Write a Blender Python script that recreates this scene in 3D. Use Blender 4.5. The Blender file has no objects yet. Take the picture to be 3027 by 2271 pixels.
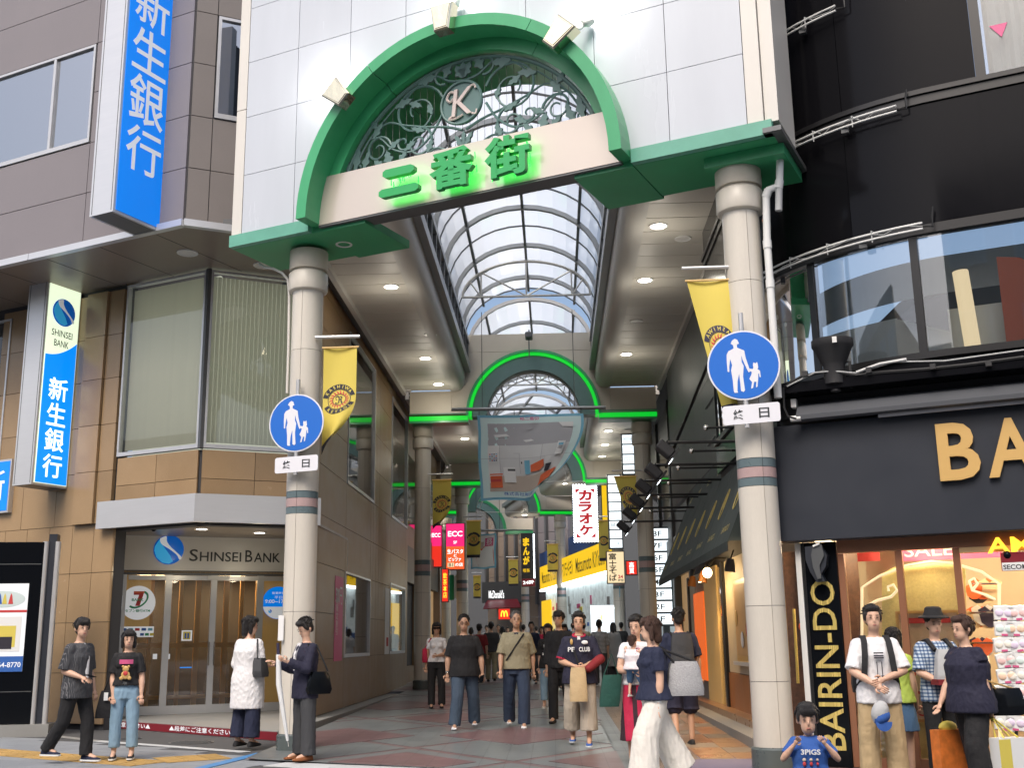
import bpy, bmesh, math, random
import numpy as np
from mathutils import Vector, Matrix

# ---------------------------------------------------------------- camera, sky, sun, exposure
SC = bpy.context.scene
COL = SC.collection
IW, IH, FOC = 3027.0, 2271.0, 3297.0
KP = 3027.0 / 2212.0
CAMH = 1.42
_up = np.array([-205.0, -14250.0, FOC]); _up /= np.linalg.norm(_up)
_ar = np.array([122.0, 761.0, FOC]); _ar -= _up * (_ar @ _up); _ar /= np.linalg.norm(_ar)
_rt = np.cross(_ar, _up); _rt /= np.linalg.norm(_rt)
if _rt[0] < 0: _rt = -_rt
RM = np.array([_rt, _ar, _up])
CAM = np.array([0.0, 0.0, CAMH])
cam_data = bpy.data.cameras.new('camera'); cam = bpy.data.objects.new('camera', cam_data); COL.objects.link(cam)
_r, _u, _b = RM @ np.array([1., 0, 0]), RM @ np.array([0, -1., 0]), RM @ np.array([0, 0, -1.])
cam.matrix_world = Matrix(((_r[0], _u[0], _b[0], 0), (_r[1], _u[1], _b[1], 0), (_r[2], _u[2], _b[2], CAMH), (0, 0, 0, 1)))
cam_data.sensor_width = 36.0; cam_data.sensor_fit = 'HORIZONTAL'; cam_data.lens = 36.0 * FOC / IW
cam_data.clip_start = 0.1; cam_data.clip_end = 2000
SC.camera = cam

SUN_EL, SUN_AZ = math.radians(52), math.radians(200)      # azimuth clockwise from +Y
world = bpy.data.worlds.new('World'); SC.world = world; world.use_nodes = True
wn = world.node_tree; wn.nodes.clear()
_sky = wn.nodes.new('ShaderNodeTexSky'); _sky.sky_type = 'NISHITA'; _sky.sun_disc = False
_sky.sun_elevation = SUN_EL; _sky.sun_rotation = SUN_AZ; _sky.dust_density = 6.0; _sky.air_density = 1.0; _sky.ozone_density = 1.0
_bg = wn.nodes.new('ShaderNodeBackground'); _bg.inputs[1].default_value = 0.15
_wo = wn.nodes.new('ShaderNodeOutputWorld')
wn.links.new(_sky.outputs[0], _bg.inputs[0]); wn.links.new(_bg.outputs[0], _wo.inputs[0])
sun_data = bpy.data.lights.new('sun', 'SUN'); sun_data.energy = 1.0; sun_data.angle = math.radians(25); sun_data.color = (1.0, 0.97, 0.93)
sun = bpy.data.objects.new('sun', sun_data); COL.objects.link(sun)
_sd = Vector((math.sin(SUN_AZ) * math.cos(SUN_EL), math.cos(SUN_AZ) * math.cos(SUN_EL), math.sin(SUN_EL)))
sun.rotation_euler = _sd.to_track_quat('Z', 'Y').to_euler()
SC.view_settings.view_transform = 'Standard'; SC.view_settings.look = 'None'
SC.view_settings.exposure = 0.55; SC.view_settings.gamma = 1.0; SC.view_settings.use_curve_mapping = False
SC.render.engine = 'CYCLES'
SC.cycles.use_denoising = True
SC.cycles.max_bounces = 8; SC.cycles.diffuse_bounces = 4; SC.cycles.glossy_bounces = 4; SC.cycles.transmission_bounces = 4
SC.cycles.transparent_max_bounces = 12; SC.cycles.caustics_reflective = False; SC.cycles.caustics_refractive = False
SC.cycles.sample_clamp_indirect = 6.0
rnd = random.Random(7)

# ---------------------------------------------------------------- pixel -> place (pixels of the 2212 wide view)
V3 = lambda *a: np.array(a, float)
Z = V3(0, 0, 1)
def ray(x, y): return RM @ np.array([x * KP - IW / 2, y * KP - IH / 2, FOC])
def onz(x, y, z=0.0):
    d = ray(x, y); return CAM + d * ((z - CAMH) / d[2])
def onpl(x, y, P, n):
    d = ray(x, y); return CAM + d * (((P - CAM) @ n) / (d @ n))
def onY(x, y, Y): return onpl(x, y, V3(0, Y, 0), V3(0, 1, 0))
def onX(x, y, X): return onpl(x, y, V3(X, 0, 0), V3(1, 0, 0))
def gz(y): return 0.011 * max(0.0, y - 12.0)

# ---------------------------------------------------------------- mesh collecting
class MB:
    def __init__(s): s.v = []; s.f = []
    def add(s, vs, fs):
        o = len(s.v); s.v += [tuple(float(c) for c in p) for p in vs]; s.f += [tuple(i + o for i in q) for q in fs]; return s
    def hexa(s, b, t):      # bottom 4, top 4 (same winding)
        return s.add(list(b) + list(t), [(3, 2, 1, 0), (4, 5, 6, 7), (0, 1, 5, 4), (1, 2, 6, 5), (2, 3, 7, 6), (3, 0, 4, 7)])
    def box(s, o, a, b, c):  # corner + three edge vectors
        o, a, b, c = V3(*o), V3(*a), V3(*b), V3(*c)
        if np.dot(np.cross(a, b), c) < 0: a, b = b, a
        return s.hexa([o, o + a, o + a + b, o + b], [o + c, o + a + c, o + a + b + c, o + b + c])
    def cbox(s, c, sx, sy, sz):
        return s.box((c[0] - sx / 2, c[1] - sy / 2, c[2] - sz / 2), (sx, 0, 0), (0, sy, 0), (0, 0, sz))
    def prism(s, pts, ex):   # polygon (list of 3d) extruded by vector ex
        n = len(pts); ex = V3(*ex); p = [V3(*q) for q in pts]
        nr = sum((np.cross(p[i] - p[0], p[(i + 1) % n] - p[0]) for i in range(n)), V3(0, 0, 0))
        if nr @ ex < 0: p = p[::-1]
        return s.add(p + [q + ex for q in p], [tuple(range(n - 1, -1, -1)), tuple(range(n, 2 * n))] + [(i, (i + 1) % n, n + (i + 1) % n, n + i) for i in range(n)])
    def quad(s, *p): return s.add(p, [tuple(range(len(p)))])
    def grid(s, fn, nu, nv, closed=False):
        o = len(s.v)
        for i in range(nu + 1):
            for j in range(nv + 1): s.v.append(tuple(float(c) for c in fn(i / nu, j / nv)))
        for i in range(nu):
            for j in range(nv):
                a = o + i * (nv + 1) + j; s.f.append((a, a + 1, a + nv + 2, a + nv + 1))
        return s
    def loft(s, rings, cap=True):
        n = len(rings[0]); o = len(s.v)
        for r in rings: s.v += [tuple(float(c) for c in p) for p in r]
        for k in range(len(rings) - 1):
            for i in range(n):
                a = o + k * n + i; b = o + k * n + (i + 1) % n
                s.f.append((a, b, b + n, a + n))
        if cap:
            s.f.append(tuple(o + i for i in range(n - 1, -1, -1))); e = o + (len(rings) - 1) * n
            s.f.append(tuple(e + i for i in range(n)))
        return s
    def tube(s, pts, r, n=6, cap=True):
        pts = [V3(*p) for p in pts]; m = len(pts); rr = r if isinstance(r, (list, tuple)) else [r] * m
        rings = []; pu = None
        for i in range(m):
            t = pts[min(i + 1, m - 1)] - pts[max(i - 1, 0)]; L = np.linalg.norm(t); t = t / L if L > 1e-9 else Z
            if pu is None:
                a = V3(1, 0, 0) if abs(t[0]) < 0.8 else V3(0, 1, 0); pu = np.cross(t, a)
            pu = pu - t * (pu @ t); pu /= np.linalg.norm(pu); w = np.cross(t, pu)
            rings.append([pts[i] + rr[i] * (math.cos(2 * math.pi * k / n) * pu + math.sin(2 * math.pi * k / n) * w) for k in range(n)])
        return s.loft(rings, cap)
    def lathe(s, c, prof, n=24, ax=Z, cap=True):   # prof: (radius, along axis)
        ax = V3(*ax); ax /= np.linalg.norm(ax); a = V3(1, 0, 0) if abs(ax[0]) < 0.8 else V3(0, 1, 0)
        u = np.cross(a, ax); u /= np.linalg.norm(u); w = np.cross(ax, u); c = V3(*c)
        return s.loft([[c + ax * h + r * (math.cos(2 * math.pi * k / n) * u + math.sin(2 * math.pi * k / n) * w) for k in range(n)] for r, h in prof], cap)
    def ell(s, c, a, b, d, n=12, m=8):   # ellipsoid with axis vectors
        c, a, b, d = V3(*c), V3(*a), V3(*b), V3(*d)
        rings = []
        for j in range(m + 1):
            th = math.pi * (j + 0.02 if j == 0 else (j - 0.02 if j == m else j)) / m
            rings.append([c - d * math.cos(th) + math.sin(th) * (a * math.cos(2 * math.pi * k / n) + b * math.sin(2 * math.pi * k / n)) for k in range(n)])
        return s.loft(rings)
    def build(s, name, m, parent=None, smooth=False, bevel=0.0, group=None, **props):
        me = bpy.data.meshes.new(name)
        off = V3(*parent['_o']) if parent is not None and '_o' in parent else V3(0, 0, 0)
        me.from_pydata([(p[0] - off[0], p[1] - off[1], p[2] - off[2]) for p in s.v], [], s.f)
        if smooth:
            me.polygons.foreach_set('use_smooth', [True] * len(me.polygons))
            try: me.set_sharp_from_angle(angle=math.radians(40))
            except Exception: pass
        me.materials.append(M[m] if isinstance(m, str) else m)
        o = bpy.data.objects.new(name, me); COL.objects.link(o)
        if parent is not None: o.parent = parent
        if bevel:
            b = o.modifiers.new('edge', 'BEVEL'); b.width = bevel; b.segments = 1; b.limit_method = 'ANGLE'
        for k, v in props.items(): o[k] = v
        if '_o' in (parent or {}): o['_o'] = tuple(off)
        return o

def tag(o, label, cat, group=None):
    o['label'] = label; o['category'] = cat
    if group: o['group'] = group
    return o
def thing(name, label, cat, loc=(0, 0, 0), group=None):
    o = bpy.data.objects.new(name, None); COL.objects.link(o); o.location = tuple(float(c) for c in loc); o.empty_display_size = 0.2
    o['_o'] = tuple(float(c) for c in loc); return tag(o, label, cat, group)
def struct(name, mb, m, smooth=False):
    o = mb.build(name, m, None, smooth); o['kind'] = 'structure'; o['_o'] = (0.0, 0.0, 0.0); return o
def copy_tree(o, parent=None):
    c = o.copy(); COL.objects.link(c)
    if parent is not None: c.parent = parent
    for ch in o.children: copy_tree(ch, c)
    return c

_font_cache = {}
def glyphs(txt, bold=0.0, ext=0.0, shear=0.0, spacing=1.0):
    key = (txt, bold, ext, shear, spacing)
    if key not in _font_cache:
        cu = bpy.data.curves.new('lettering', 'FONT'); cu.body = txt; cu.size = 1.0; cu.offset = bold; cu.extrude = ext; cu.shear = shear
        cu.space_character = spacing; cu.resolution_u = 3; cu.align_x = 'LEFT'
        ob = bpy.data.objects.new('lettering', cu)
        me = bpy.data.meshes.new_from_object(ob)
        vs = np.array([v.co[:] for v in me.vertices]) if len(me.vertices) else np.zeros((1, 3))
        fs = [tuple(p.vertices) for p in me.polygons]
        bpy.data.objects.remove(ob); bpy.data.curves.remove(cu); bpy.data.meshes.remove(me)
        _font_cache[key] = (vs, fs)
    return _font_cache[key]
def lettering(name, txt, parent, m, o, u, v, w=None, h=None, bold=0.0, ext=0.0, shear=0.0, lift=0.004, vertical=False, spacing=1.0, mb=None, gap=1.08):
    """text laid on the plane at o (lower left corner of its box) along u, up v; fitted to w x h metres"""
    u, v = V3(*u), V3(*v); u /= np.linalg.norm(u); v /= np.linalg.norm(v); n = np.cross(u, v); o = V3(*o)
    if vertical:
        q = MB() if mb is None else mb; ch = h / len(txt)
        for i, c in enumerate(txt):
            if c == ' ': continue
            lettering(name, c, parent, m, o + v * (h - (i + 1) * ch + ch * (1 - 1 / gap) / 2), u, v, w, ch / gap, bold, ext, shear, lift, False, 1.0, q)
        return q.build(name, m, parent) if mb is None else q
    vs, fs = glyphs(txt, bold, ext, shear, spacing); lo, hi = vs.min(0), vs.max(0); sz = np.maximum(hi - lo, 1e-6)
    sx = w / sz[0] if w else h / sz[1]; sy = h / sz[1] if h else sx
    zs = min(sx, sy) if ext else 1.0
    if w and h and len(txt) == 1 and txt in '一ー-二・。、':     # flat glyphs keep their own proportion
        sy = sx if sz[1] * sx < h else sy
        o = o + v * (h - sz[1] * sy) / 2
    q = MB() if mb is None else mb
    q.add([o + u * (p[0] - lo[0]) * sx + v * (p[1] - lo[1]) * sy + n * (lift + (p[2] - lo[2]) * zs) for p in vs], fs)
    return q.build(name, m, parent) if mb is None else q

# ---------------------------------------------------------------- materials
M = {}
def srgb(r, g, b):
    f = lambda c: (c / 255 / 12.92) if c / 255 <= 0.04045 else ((c / 255 + 0.055) / 1.055) ** 2.4
    return (f(r), f(g), f(b))
def mat(name, col, rough=0.5, metal=0.0, var=0.0, scale=3.0, bump=0.0, bscale=60.0, rand=0.0, emit=None, es=0.0, coat=0.0, stretch=(1, 1, 1), speck=0.0, spscale=120.0, alpha=1.0, spec=0.5, aniso=0.0):
    m = bpy.data.materials.new(name); m.use_nodes = True; nt = m.node_tree; b = nt.nodes['Principled BSDF']
    b.inputs['Base Color'].default_value = (*col, 1); b.inputs['Roughness'].default_value = rough; b.inputs['Metallic'].default_value = metal
    b.inputs['Coat Weight'].default_value = coat; b.inputs['Specular IOR Level'].default_value = spec; b.inputs['Alpha'].default_value = alpha
    if aniso: b.inputs['Anisotropic'].default_value = aniso
    L = nt.links.new; last = None
    tc = nt.nodes.new('ShaderNodeTexCoord'); mp = nt.nodes.new('ShaderNodeMapping'); mp.inputs['Scale'].default_value = stretch
    L(tc.outputs['Object'], mp.inputs[0])
    if var or rand or speck:
        hs = nt.nodes.new('ShaderNodeHueSaturation'); hs.inputs['Color'].default_value = (*col, 1); val = None
        def addv(src, amount):
            nonlocal val
            mm = nt.nodes.new('ShaderNodeMath'); mm.operation = 'MULTIPLY_ADD'; L(src, mm.inputs[0]); mm.inputs[1].default_value = amount
            if val is None: mm.inputs[2].default_value = 1 - amount / 2
            else:
                sb = nt.nodes.new('ShaderNodeMath'); sb.operation = 'ADD'; L(val, sb.inputs[0]); sb.inputs[1].default_value = -amount / 2; L(sb.outputs[0], mm.inputs[2])
            val = mm.outputs[0]
        if var:
            nz = nt.nodes.new('ShaderNodeTexNoise'); nz.inputs['Scale'].default_value = scale; nz.inputs['Detail'].default_value = 6; nz.inputs['Roughness'].default_value = 0.62
            L(mp.outputs[0], nz.inputs[0]); addv(nz.outputs[0], var * 2)
        if speck:
            n2 = nt.nodes.new('ShaderNodeTexNoise'); n2.inputs['Scale'].default_value = spscale; n2.inputs['Detail'].default_value = 2; L(mp.outputs[0], n2.inputs[0]); addv(n2.outputs[0], speck * 2)
        if rand:
            oi = nt.nodes.new('ShaderNodeObjectInfo'); addv(oi.outputs['Random'], rand * 2)
        L(val, hs.inputs['Value']); L(hs.outputs[0], b.inputs['Base Color'])
        if var:
            rm = nt.nodes.new('ShaderNodeMath'); rm.operation = 'MULTIPLY_ADD'; L(nz.outputs[0], rm.inputs[0]); rm.inputs[1].default_value = 0.25; rm.inputs[2].default_value = max(0.02, rough - 0.125); L(rm.outputs[0], b.inputs['Roughness'])
    if bump:
        nb = nt.nodes.new('ShaderNodeTexNoise'); nb.inputs['Scale'].default_value = bscale; nb.inputs['Detail'].default_value = 4; L(mp.outputs[0], nb.inputs[0])
        bp = nt.nodes.new('ShaderNodeBump'); bp.inputs['Strength'].default_value = bump; bp.inputs['Distance'].default_value = 0.02; L(nb.outputs[0], bp.inputs['Height']); L(bp.outputs[0], b.inputs['Normal'])
    if emit is not None:
        b.inputs['Emission Color'].default_value = (*emit, 1); b.inputs['Emission Strength'].default_value = es
    M[name] = m; return m
def glass(name, tint=(0.8, 0.85, 0.85), refl=0.12, rough=0.02, trans=0.0, body=(0.8, 0.85, 0.9), trl=0.0):
    """thin pane: part see-through, part mirror, part milky body"""
    m = bpy.data.materials.new(name); m.use_nodes = True; nt = m.node_tree; nt.nodes.clear(); L = nt.links.new
    out = nt.nodes.new('ShaderNodeOutputMaterial'); tr = nt.nodes.new('ShaderNodeBsdfTransparent'); tr.inputs[0].default_value = (*tint, 1)
    gl = nt.nodes.new('ShaderNodeBsdfGlossy'); gl.inputs['Roughness'].default_value = rough; gl.inputs[0].default_value = (1, 1, 1, 1)
    base = tr.outputs[0]
    if trl > 0:
        tl = nt.nodes.new('ShaderNodeBsdfTranslucent'); tl.inputs[0].default_value = (*body, 1); mx = nt.nodes.new('ShaderNodeMixShader'); mx.inputs[0].default_value = trl
        L(tr.outputs[0], mx.inputs[1]); L(tl.outputs[0], mx.inputs[2]); base = mx.outputs[0]
    if trans > 0:
        df = nt.nodes.new('ShaderNodeBsdfDiffuse'); df.inputs[0].default_value = (*body, 1); mx2 = nt.nodes.new('ShaderNodeMixShader'); mx2.inputs[0].default_value = trans
        L(base, mx2.inputs[1]); L(df.outputs[0], mx2.inputs[2]); base = mx2.outputs[0]
    fr = nt.nodes.new('ShaderNodeFresnel'); fr.inputs[0].default_value = 1.5
    ad = nt.nodes.new('ShaderNodeMath'); ad.operation = 'ADD'; ad.use_clamp = True; L(fr.outputs[0], ad.inputs[0]); ad.inputs[1].default_value = refl
    m3 = nt.nodes.new('ShaderNodeMixShader'); L(ad.outputs[0], m3.inputs[0]); L(base, m3.inputs[1]); L(gl.outputs[0], m3.inputs[2]); L(m3.outputs[0], out.inputs[0])
    M[name] = m; return m
def lamp(name, col, s): return mat(name, tuple(c * 0.3 for c in col), 0.5, emit=col, es=s)

# street and floor
mat('asphalt', (0.115, 0.125, 0.14), 0.8, var=0.25, scale=0.9, speck=0.12, spscale=60, bump=0.15, bscale=90)
mat('paver_grey', (0.24, 0.26, 0.285), 0.55, var=0.16, scale=1.3, rand=0.10, speck=0.10, bump=0.05)
mat('paver_pale', (0.50, 0.52, 0.53), 0.6, var=0.12, scale=1.5, rand=0.07, speck=0.06)
mat('paver_yellow', (0.42, 0.27, 0.09), 0.65, var=0.2, scale=2.0, rand=0.10, speck=0.1)
mat('paint_blue', (0.06, 0.22, 0.48), 0.55, var=0.2, scale=4)
mat('floor_grey', (0.155, 0.172, 0.178), 0.33, var=0.22, scale=1.1, rand=0.08, speck=0.07, spscale=150)
mat('floor_grey_dark', (0.11, 0.125, 0.135), 0.35, var=0.14, scale=1.1, rand=0.08, speck=0.07, spscale=150)
mat('floor_red', (0.155, 0.092, 0.095), 0.36, var=0.16, scale=1.2, rand=0.10, speck=0.08)
mat('brick_brown', (0.20, 0.155, 0.115), 0.55, var=0.18, scale=2, rand=0.15, speck=0.10)
mat('tile_lamplit', (0.30, 0.17, 0.09), 0.30, var=0.22, scale=1.5, rand=0.12, speck=0.1)  # orange of the shop lamps is put into this tile colour
mat('grout', (0.07, 0.072, 0.075), 0.8, var=0.15)
mat('kerb_stone', (0.25, 0.25, 0.24), 0.6, var=0.18, scale=2, speck=0.1)
mat('strip_maroon', (0.20, 0.012, 0.022), 0.4, var=0.12, scale=6)
mat('rubber_mat', (0.17, 0.15, 0.21), 0.85, var=0.12, speck=0.2)
# buildings
mat('panel_white', (0.50, 0.535, 0.59), 0.24, var=0.09, scale=1.6, rand=0.04, coat=0.2, stretch=(1, 1, 0.18))
mat('trim_cream', (0.62, 0.60, 0.56), 0.4, var=0.06, scale=1.0)
mat('joint_dark', (0.06, 0.06, 0.065), 0.8)
mat('green_paint', (0.05, 0.34, 0.15), 0.34, var=0.20, scale=2.2, rand=0.05, stretch=(1, 1, 0.25), speck=0.05)
mat('green_band', (0.12, 0.36, 0.27), 0.34, var=0.25, scale=2.4, speck=0.05)
mat('green_letter', (0.025, 0.36, 0.10), 0.35, var=0.05)
mat('iron_green', (0.10, 0.185, 0.18), 0.5, var=0.12, scale=6)
mat('iron_dark', (0.045, 0.06, 0.062), 0.45)
mat('steel_grey', (0.28, 0.29, 0.30), 0.4, metal=0.5, var=0.1)
mat('steel_dark', (0.13, 0.135, 0.14), 0.45, metal=0.4, var=0.1)
mat('chrome', (0.75, 0.72, 0.66), 0.16, metal=1.0, var=0.05, scale=2)
mat('brass_mirror', (0.74, 0.68, 0.50), 0.14, metal=1.0, bump=0.25, bscale=6)
mat('steel_brushed', (0.62, 0.63, 0.65), 0.34, metal=0.45, var=0.06, scale=2, stretch=(1, 1, 12))
mat('alu', (0.58, 0.58, 0.58), 0.34, metal=0.5, var=0.06, scale=3)
mat('beam_cream', (0.50, 0.485, 0.455), 0.55, var=0.06)
mat('beam_pale', (0.45, 0.44, 0.41), 0.35, metal=0.3, var=0.06)
mat('column_stone', (0.60, 0.565, 0.50), 0.36, var=0.13, scale=3.0, rand=0.04, speck=0.05, stretch=(1, 1, 0.15))
mat('column_cap', (0.55, 0.51, 0.43), 0.42, var=0.18, scale=2.5, stretch=(1, 1, 0.3))
mat('column_band', (0.12, 0.165, 0.18), 0.3, var=0.12)
mat('column_pink', (0.42, 0.30, 0.295), 0.35, var=0.1, speck=0.15)
mat('column_foot', (0.09, 0.11, 0.11), 0.3, var=0.15)
mat('plank_ceiling', (0.54, 0.515, 0.465), 0.5, var=0.06, rand=0.04)
mat('wall_beige', (0.52, 0.475, 0.40), 0.55, var=0.07, rand=0.03)
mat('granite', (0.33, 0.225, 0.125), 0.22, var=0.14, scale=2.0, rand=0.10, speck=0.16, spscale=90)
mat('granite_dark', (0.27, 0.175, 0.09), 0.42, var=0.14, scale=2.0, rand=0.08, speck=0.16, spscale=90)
mat('panel_mauve', (0.195, 0.18, 0.195), 0.62, var=0.10, scale=0.8, rand=0.04, speck=0.10, spscale=100)
mat('panel_taupe', (0.185, 0.165, 0.155), 0.62, var=0.16, scale=0.8, rand=0.04, speck=0.10, spscale=100)
mat('soffit_brown', (0.23, 0.185, 0.15), 0.35, var=0.12, rand=0.05)
mat('sign_blue', (0.0, 0.19, 0.72), 0.3, emit=(0.0, 0.20, 0.80), es=0.42)
mat('sign_blue_lit', (0.0, 0.22, 0.75), 0.3, emit=(0.0, 0.26, 0.95), es=0.65)
mat('sign_cream_lit', (0.7, 0.75, 0.6), 0.3, emit=(0.70, 0.80, 0.58), es=0.8)
mat('sign_white_lit', (0.8, 0.85, 0.85), 0.3, emit=(0.85, 0.95, 1.0), es=1.0)
mat('sign_white', (0.74, 0.76, 0.80), 0.35, emit=(0.9, 0.95, 1.0), es=0.18)
mat('sign_board', (0.66, 0.65, 0.63), 0.35, metal=0.1, var=0.04)
mat('letter_dark', (0.035, 0.04, 0.045), 0.35)
mat('logo_blue', (0.01, 0.13, 0.50), 0.25, emit=(0.0, 0.12, 0.55), es=0.25)
mat('logo_cyan', (0.05, 0.40, 0.72), 0.25, emit=(0.03, 0.38, 0.75), es=0.3)
mat('wood_slat', (0.45, 0.255, 0.09), 0.4, var=0.15, scale=4, stretch=(1, 1, 0.2), rand=0.06)
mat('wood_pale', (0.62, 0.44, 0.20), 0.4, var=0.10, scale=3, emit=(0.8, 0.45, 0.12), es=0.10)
mat('interior_warm', (0.55, 0.36, 0.18), 0.6, var=0.2, scale=2)
mat('interior_dark', (0.05, 0.045, 0.045), 0.7, var=0.3)
mat('blind', (0.74, 0.72, 0.60), 0.7, var=0.08, scale=2, rand=0.03)
mat('blind_green', (0.55, 0.62, 0.60), 0.7, var=0.08, rand=0.04)
mat('curtain', (0.76, 0.80, 0.84), 0.8, var=0.15, scale=3, stretch=(6, 6, 0.4))
mat('black_gloss', (0.005, 0.006, 0.008), 0.13, var=0.03, scale=1, spec=0.12)
mat('black_brown', (0.006, 0.006, 0.0075), 0.10, var=0.10, scale=0.7, spec=0.12)
mat('black_frame', (0.012, 0.012, 0.013), 0.35)
mat('black_matt', (0.02, 0.02, 0.022), 0.6)
mat('fascia_navy', (0.020, 0.024, 0.034), 0.42, var=0.05, scale=2, speck=0.05)
mat('awning_navy', (0.05, 0.055, 0.065), 0.55, var=0.08)
mat('awning_green', (0.022, 0.032, 0.03), 0.75, var=0.15, scale=3)
mat('gold_letter', (0.58, 0.37, 0.13), 0.4, var=0.05)
mat('gold_metal', (0.74, 0.58, 0.18), 0.26, metal=0.45, var=0.3, scale=3, stretch=(8, 8, 0.2))
mat('gold_thread', (0.42, 0.33, 0.10), 0.6)
mat('frame_copper', (0.30, 0.135, 0.075), 0.35, metal=0.3, var=0.08)
mat('white_paint', (0.72, 0.72, 0.71), 0.4, var=0.05)
mat('plaster_beige', (0.50, 0.44, 0.33), 0.6, var=0.08)
mat('wood_orange', (0.36, 0.15, 0.05), 0.35, var=0.2, scale=3, stretch=(1, 1, 0.3))
mat('orange_poster', (0.72, 0.13, 0.02), 0.4, var=0.3, scale=2, emit=(0.9, 0.15, 0.02), es=0.5, stretch=(1, 4, 0.5))
mat('grey_dark', (0.07, 0.075, 0.08), 0.5)
mat('pipe_white', (0.68, 0.69, 0.68), 0.35, var=0.04)
mat('cable_black', (0.015, 0.015, 0.016), 0.5)
mat('cable_grey', (0.42, 0.43, 0.43), 0.4)
# cloth of banners and print
mat('banner_yellow', (0.62, 0.50, 0.09), 0.7, var=0.05, scale=3)
mat('print_black', (0.02, 0.018, 0.03), 0.6)
mat('print_navy', (0.03, 0.025, 0.06), 0.6)
mat('print_red', (0.55, 0.05, 0.05), 0.6)
mat('print_yellow', (0.66, 0.55, 0.10), 0.6)
mat('print_cyan', (0.17, 0.45, 0.62), 0.6)
mat('print_pale', (0.58, 0.68, 0.68), 0.65)
mat('print_grey', (0.40, 0.40, 0.43), 0.65, var=0.05)
mat('print_floor', (0.50, 0.43, 0.37), 0.65, var=0.1)
mat('print_orange', (0.70, 0.13, 0.04), 0.6)
mat('print_white', (0.75, 0.76, 0.76), 0.6)
mat('print_pink', (0.60, 0.10, 0.24), 0.5)
mat('print_green', (0.02, 0.30, 0.13), 0.5)
mat('print_blue', (0.03, 0.12, 0.42), 0.5)
mat('road_sign_blue', (0.02, 0.13, 0.50), 0.3, emit=(0.01, 0.12, 0.5), es=0.12)
mat('road_sign_white', (0.72, 0.73, 0.78), 0.35)
# lit things
lamp('lamp_disc', (1.0, 0.95, 0.82), 14.0)
lamp('lamp_warm', (1.0, 0.72, 0.36), 10.0)
lamp('neon_green', (0.0, 1.0, 0.05), 0.36)
lamp('neon_bright', (0.03, 1.0, 0.08), 1.6)
lamp('tube_light', (0.85, 0.95, 1.0), 5.0)
lamp('bulb_light', (0.85, 0.92, 1.0), 6.0)
lamp('sign_pink_lit', (0.85, 0.02, 0.16), 0.9)
lamp('sign_red_lit', (0.75, 0.03, 0.015), 0.8)
lamp('sign_orange_lit', (0.80, 0.12, 0.03), 0.8)
lamp('sign_yellow_lit', (0.85, 0.52, 0.01), 0.75)
lamp('sign_amber_lit', (1.0, 0.50, 0.03), 1.6)
lamp('sign_beige_lit', (0.85, 0.66, 0.40), 0.8)
lamp('letter_red_lit', (0.60, 0.02, 0.03), 0.5)
lamp('letter_white_lit', (1.0, 1.0, 1.0), 1.2)
lamp('shop_glow', (1.0, 0.62, 0.28), 4.0)
lamp('shop_glow_white', (0.9, 0.95, 1.0), 3.0)
glass('pane_clear', (0.97, 0.97, 0.97), 0.0)
glass('pane_window', (0.96, 0.97, 0.96), 0.02)
glass('pane_mirror', (0.90, 0.92, 0.92), 0.05)
glass('pane_vault', (0.80, 0.88, 0.95), 0.03, 0.1, trl=0.65, body=(0.94, 0.98, 1.0))
glass('pane_sky', (0.90, 0.93, 0.96), 0.42)
glass('acrylic', (0.97, 0.97, 0.97), 0.0)
mat('room_lit', (0.5, 0.5, 0.45), 0.7, emit=(0.85, 0.88, 0.72), es=0.34)  # glow put into the wall colour stands for the office lamps

for _n in ('blind', 'blind_green', 'curtain'):
    _nt = M[_n].node_tree; _b = _nt.nodes['Principled BSDF']; _o = [n for n in _nt.nodes if n.type == 'OUTPUT_MATERIAL'][0]
    _t = _nt.nodes.new('ShaderNodeBsdfTranslucent'); _t.inputs[0].default_value = (0.8, 0.8, 0.72, 1); _m = _nt.nodes.new('ShaderNodeMixShader'); _m.inputs[0].default_value = 0.4
    _nt.links.new(_b.outputs[0], _m.inputs[1]); _nt.links.new(_t.outputs[0], _m.inputs[2]); _nt.links.new(_m.outputs[0], _o.inputs[0])

for _n in ('floor_grey', 'floor_red', 'floor_grey_dark'):          # fine joints of the small floor tiles
    _nt = M[_n].node_tree; _b = _nt.nodes['Principled BSDF']; _src = _b.inputs['Base Color'].links[0].from_socket; _tc = [n for n in _nt.nodes if n.type == 'TEX_COORD'][0]
    _br = _nt.nodes.new('ShaderNodeTexBrick'); _br.offset = 0.0; _br.inputs['Scale'].default_value = 1.0; _br.inputs['Brick Width'].default_value = 0.3; _br.inputs['Row Height'].default_value = 0.3; _br.inputs['Mortar Size'].default_value = 0.006
    _br.inputs['Color1'].default_value = (1, 1, 1, 1); _br.inputs['Color2'].default_value = (0.9, 0.9, 0.9, 1); _br.inputs['Mortar'].default_value = (0.6, 0.6, 0.6, 1); _nt.links.new(_tc.outputs['Object'], _br.inputs['Vector'])
    _x = _nt.nodes.new('ShaderNodeMixRGB'); _x.blend_type = 'MULTIPLY'; _x.inputs[0].default_value = 1.0; _nt.links.new(_src, _x.inputs[1]); _nt.links.new(_br.outputs[0], _x.inputs[2]); _nt.links.new(_x.outputs[0], _b.inputs['Base Color'])
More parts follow.
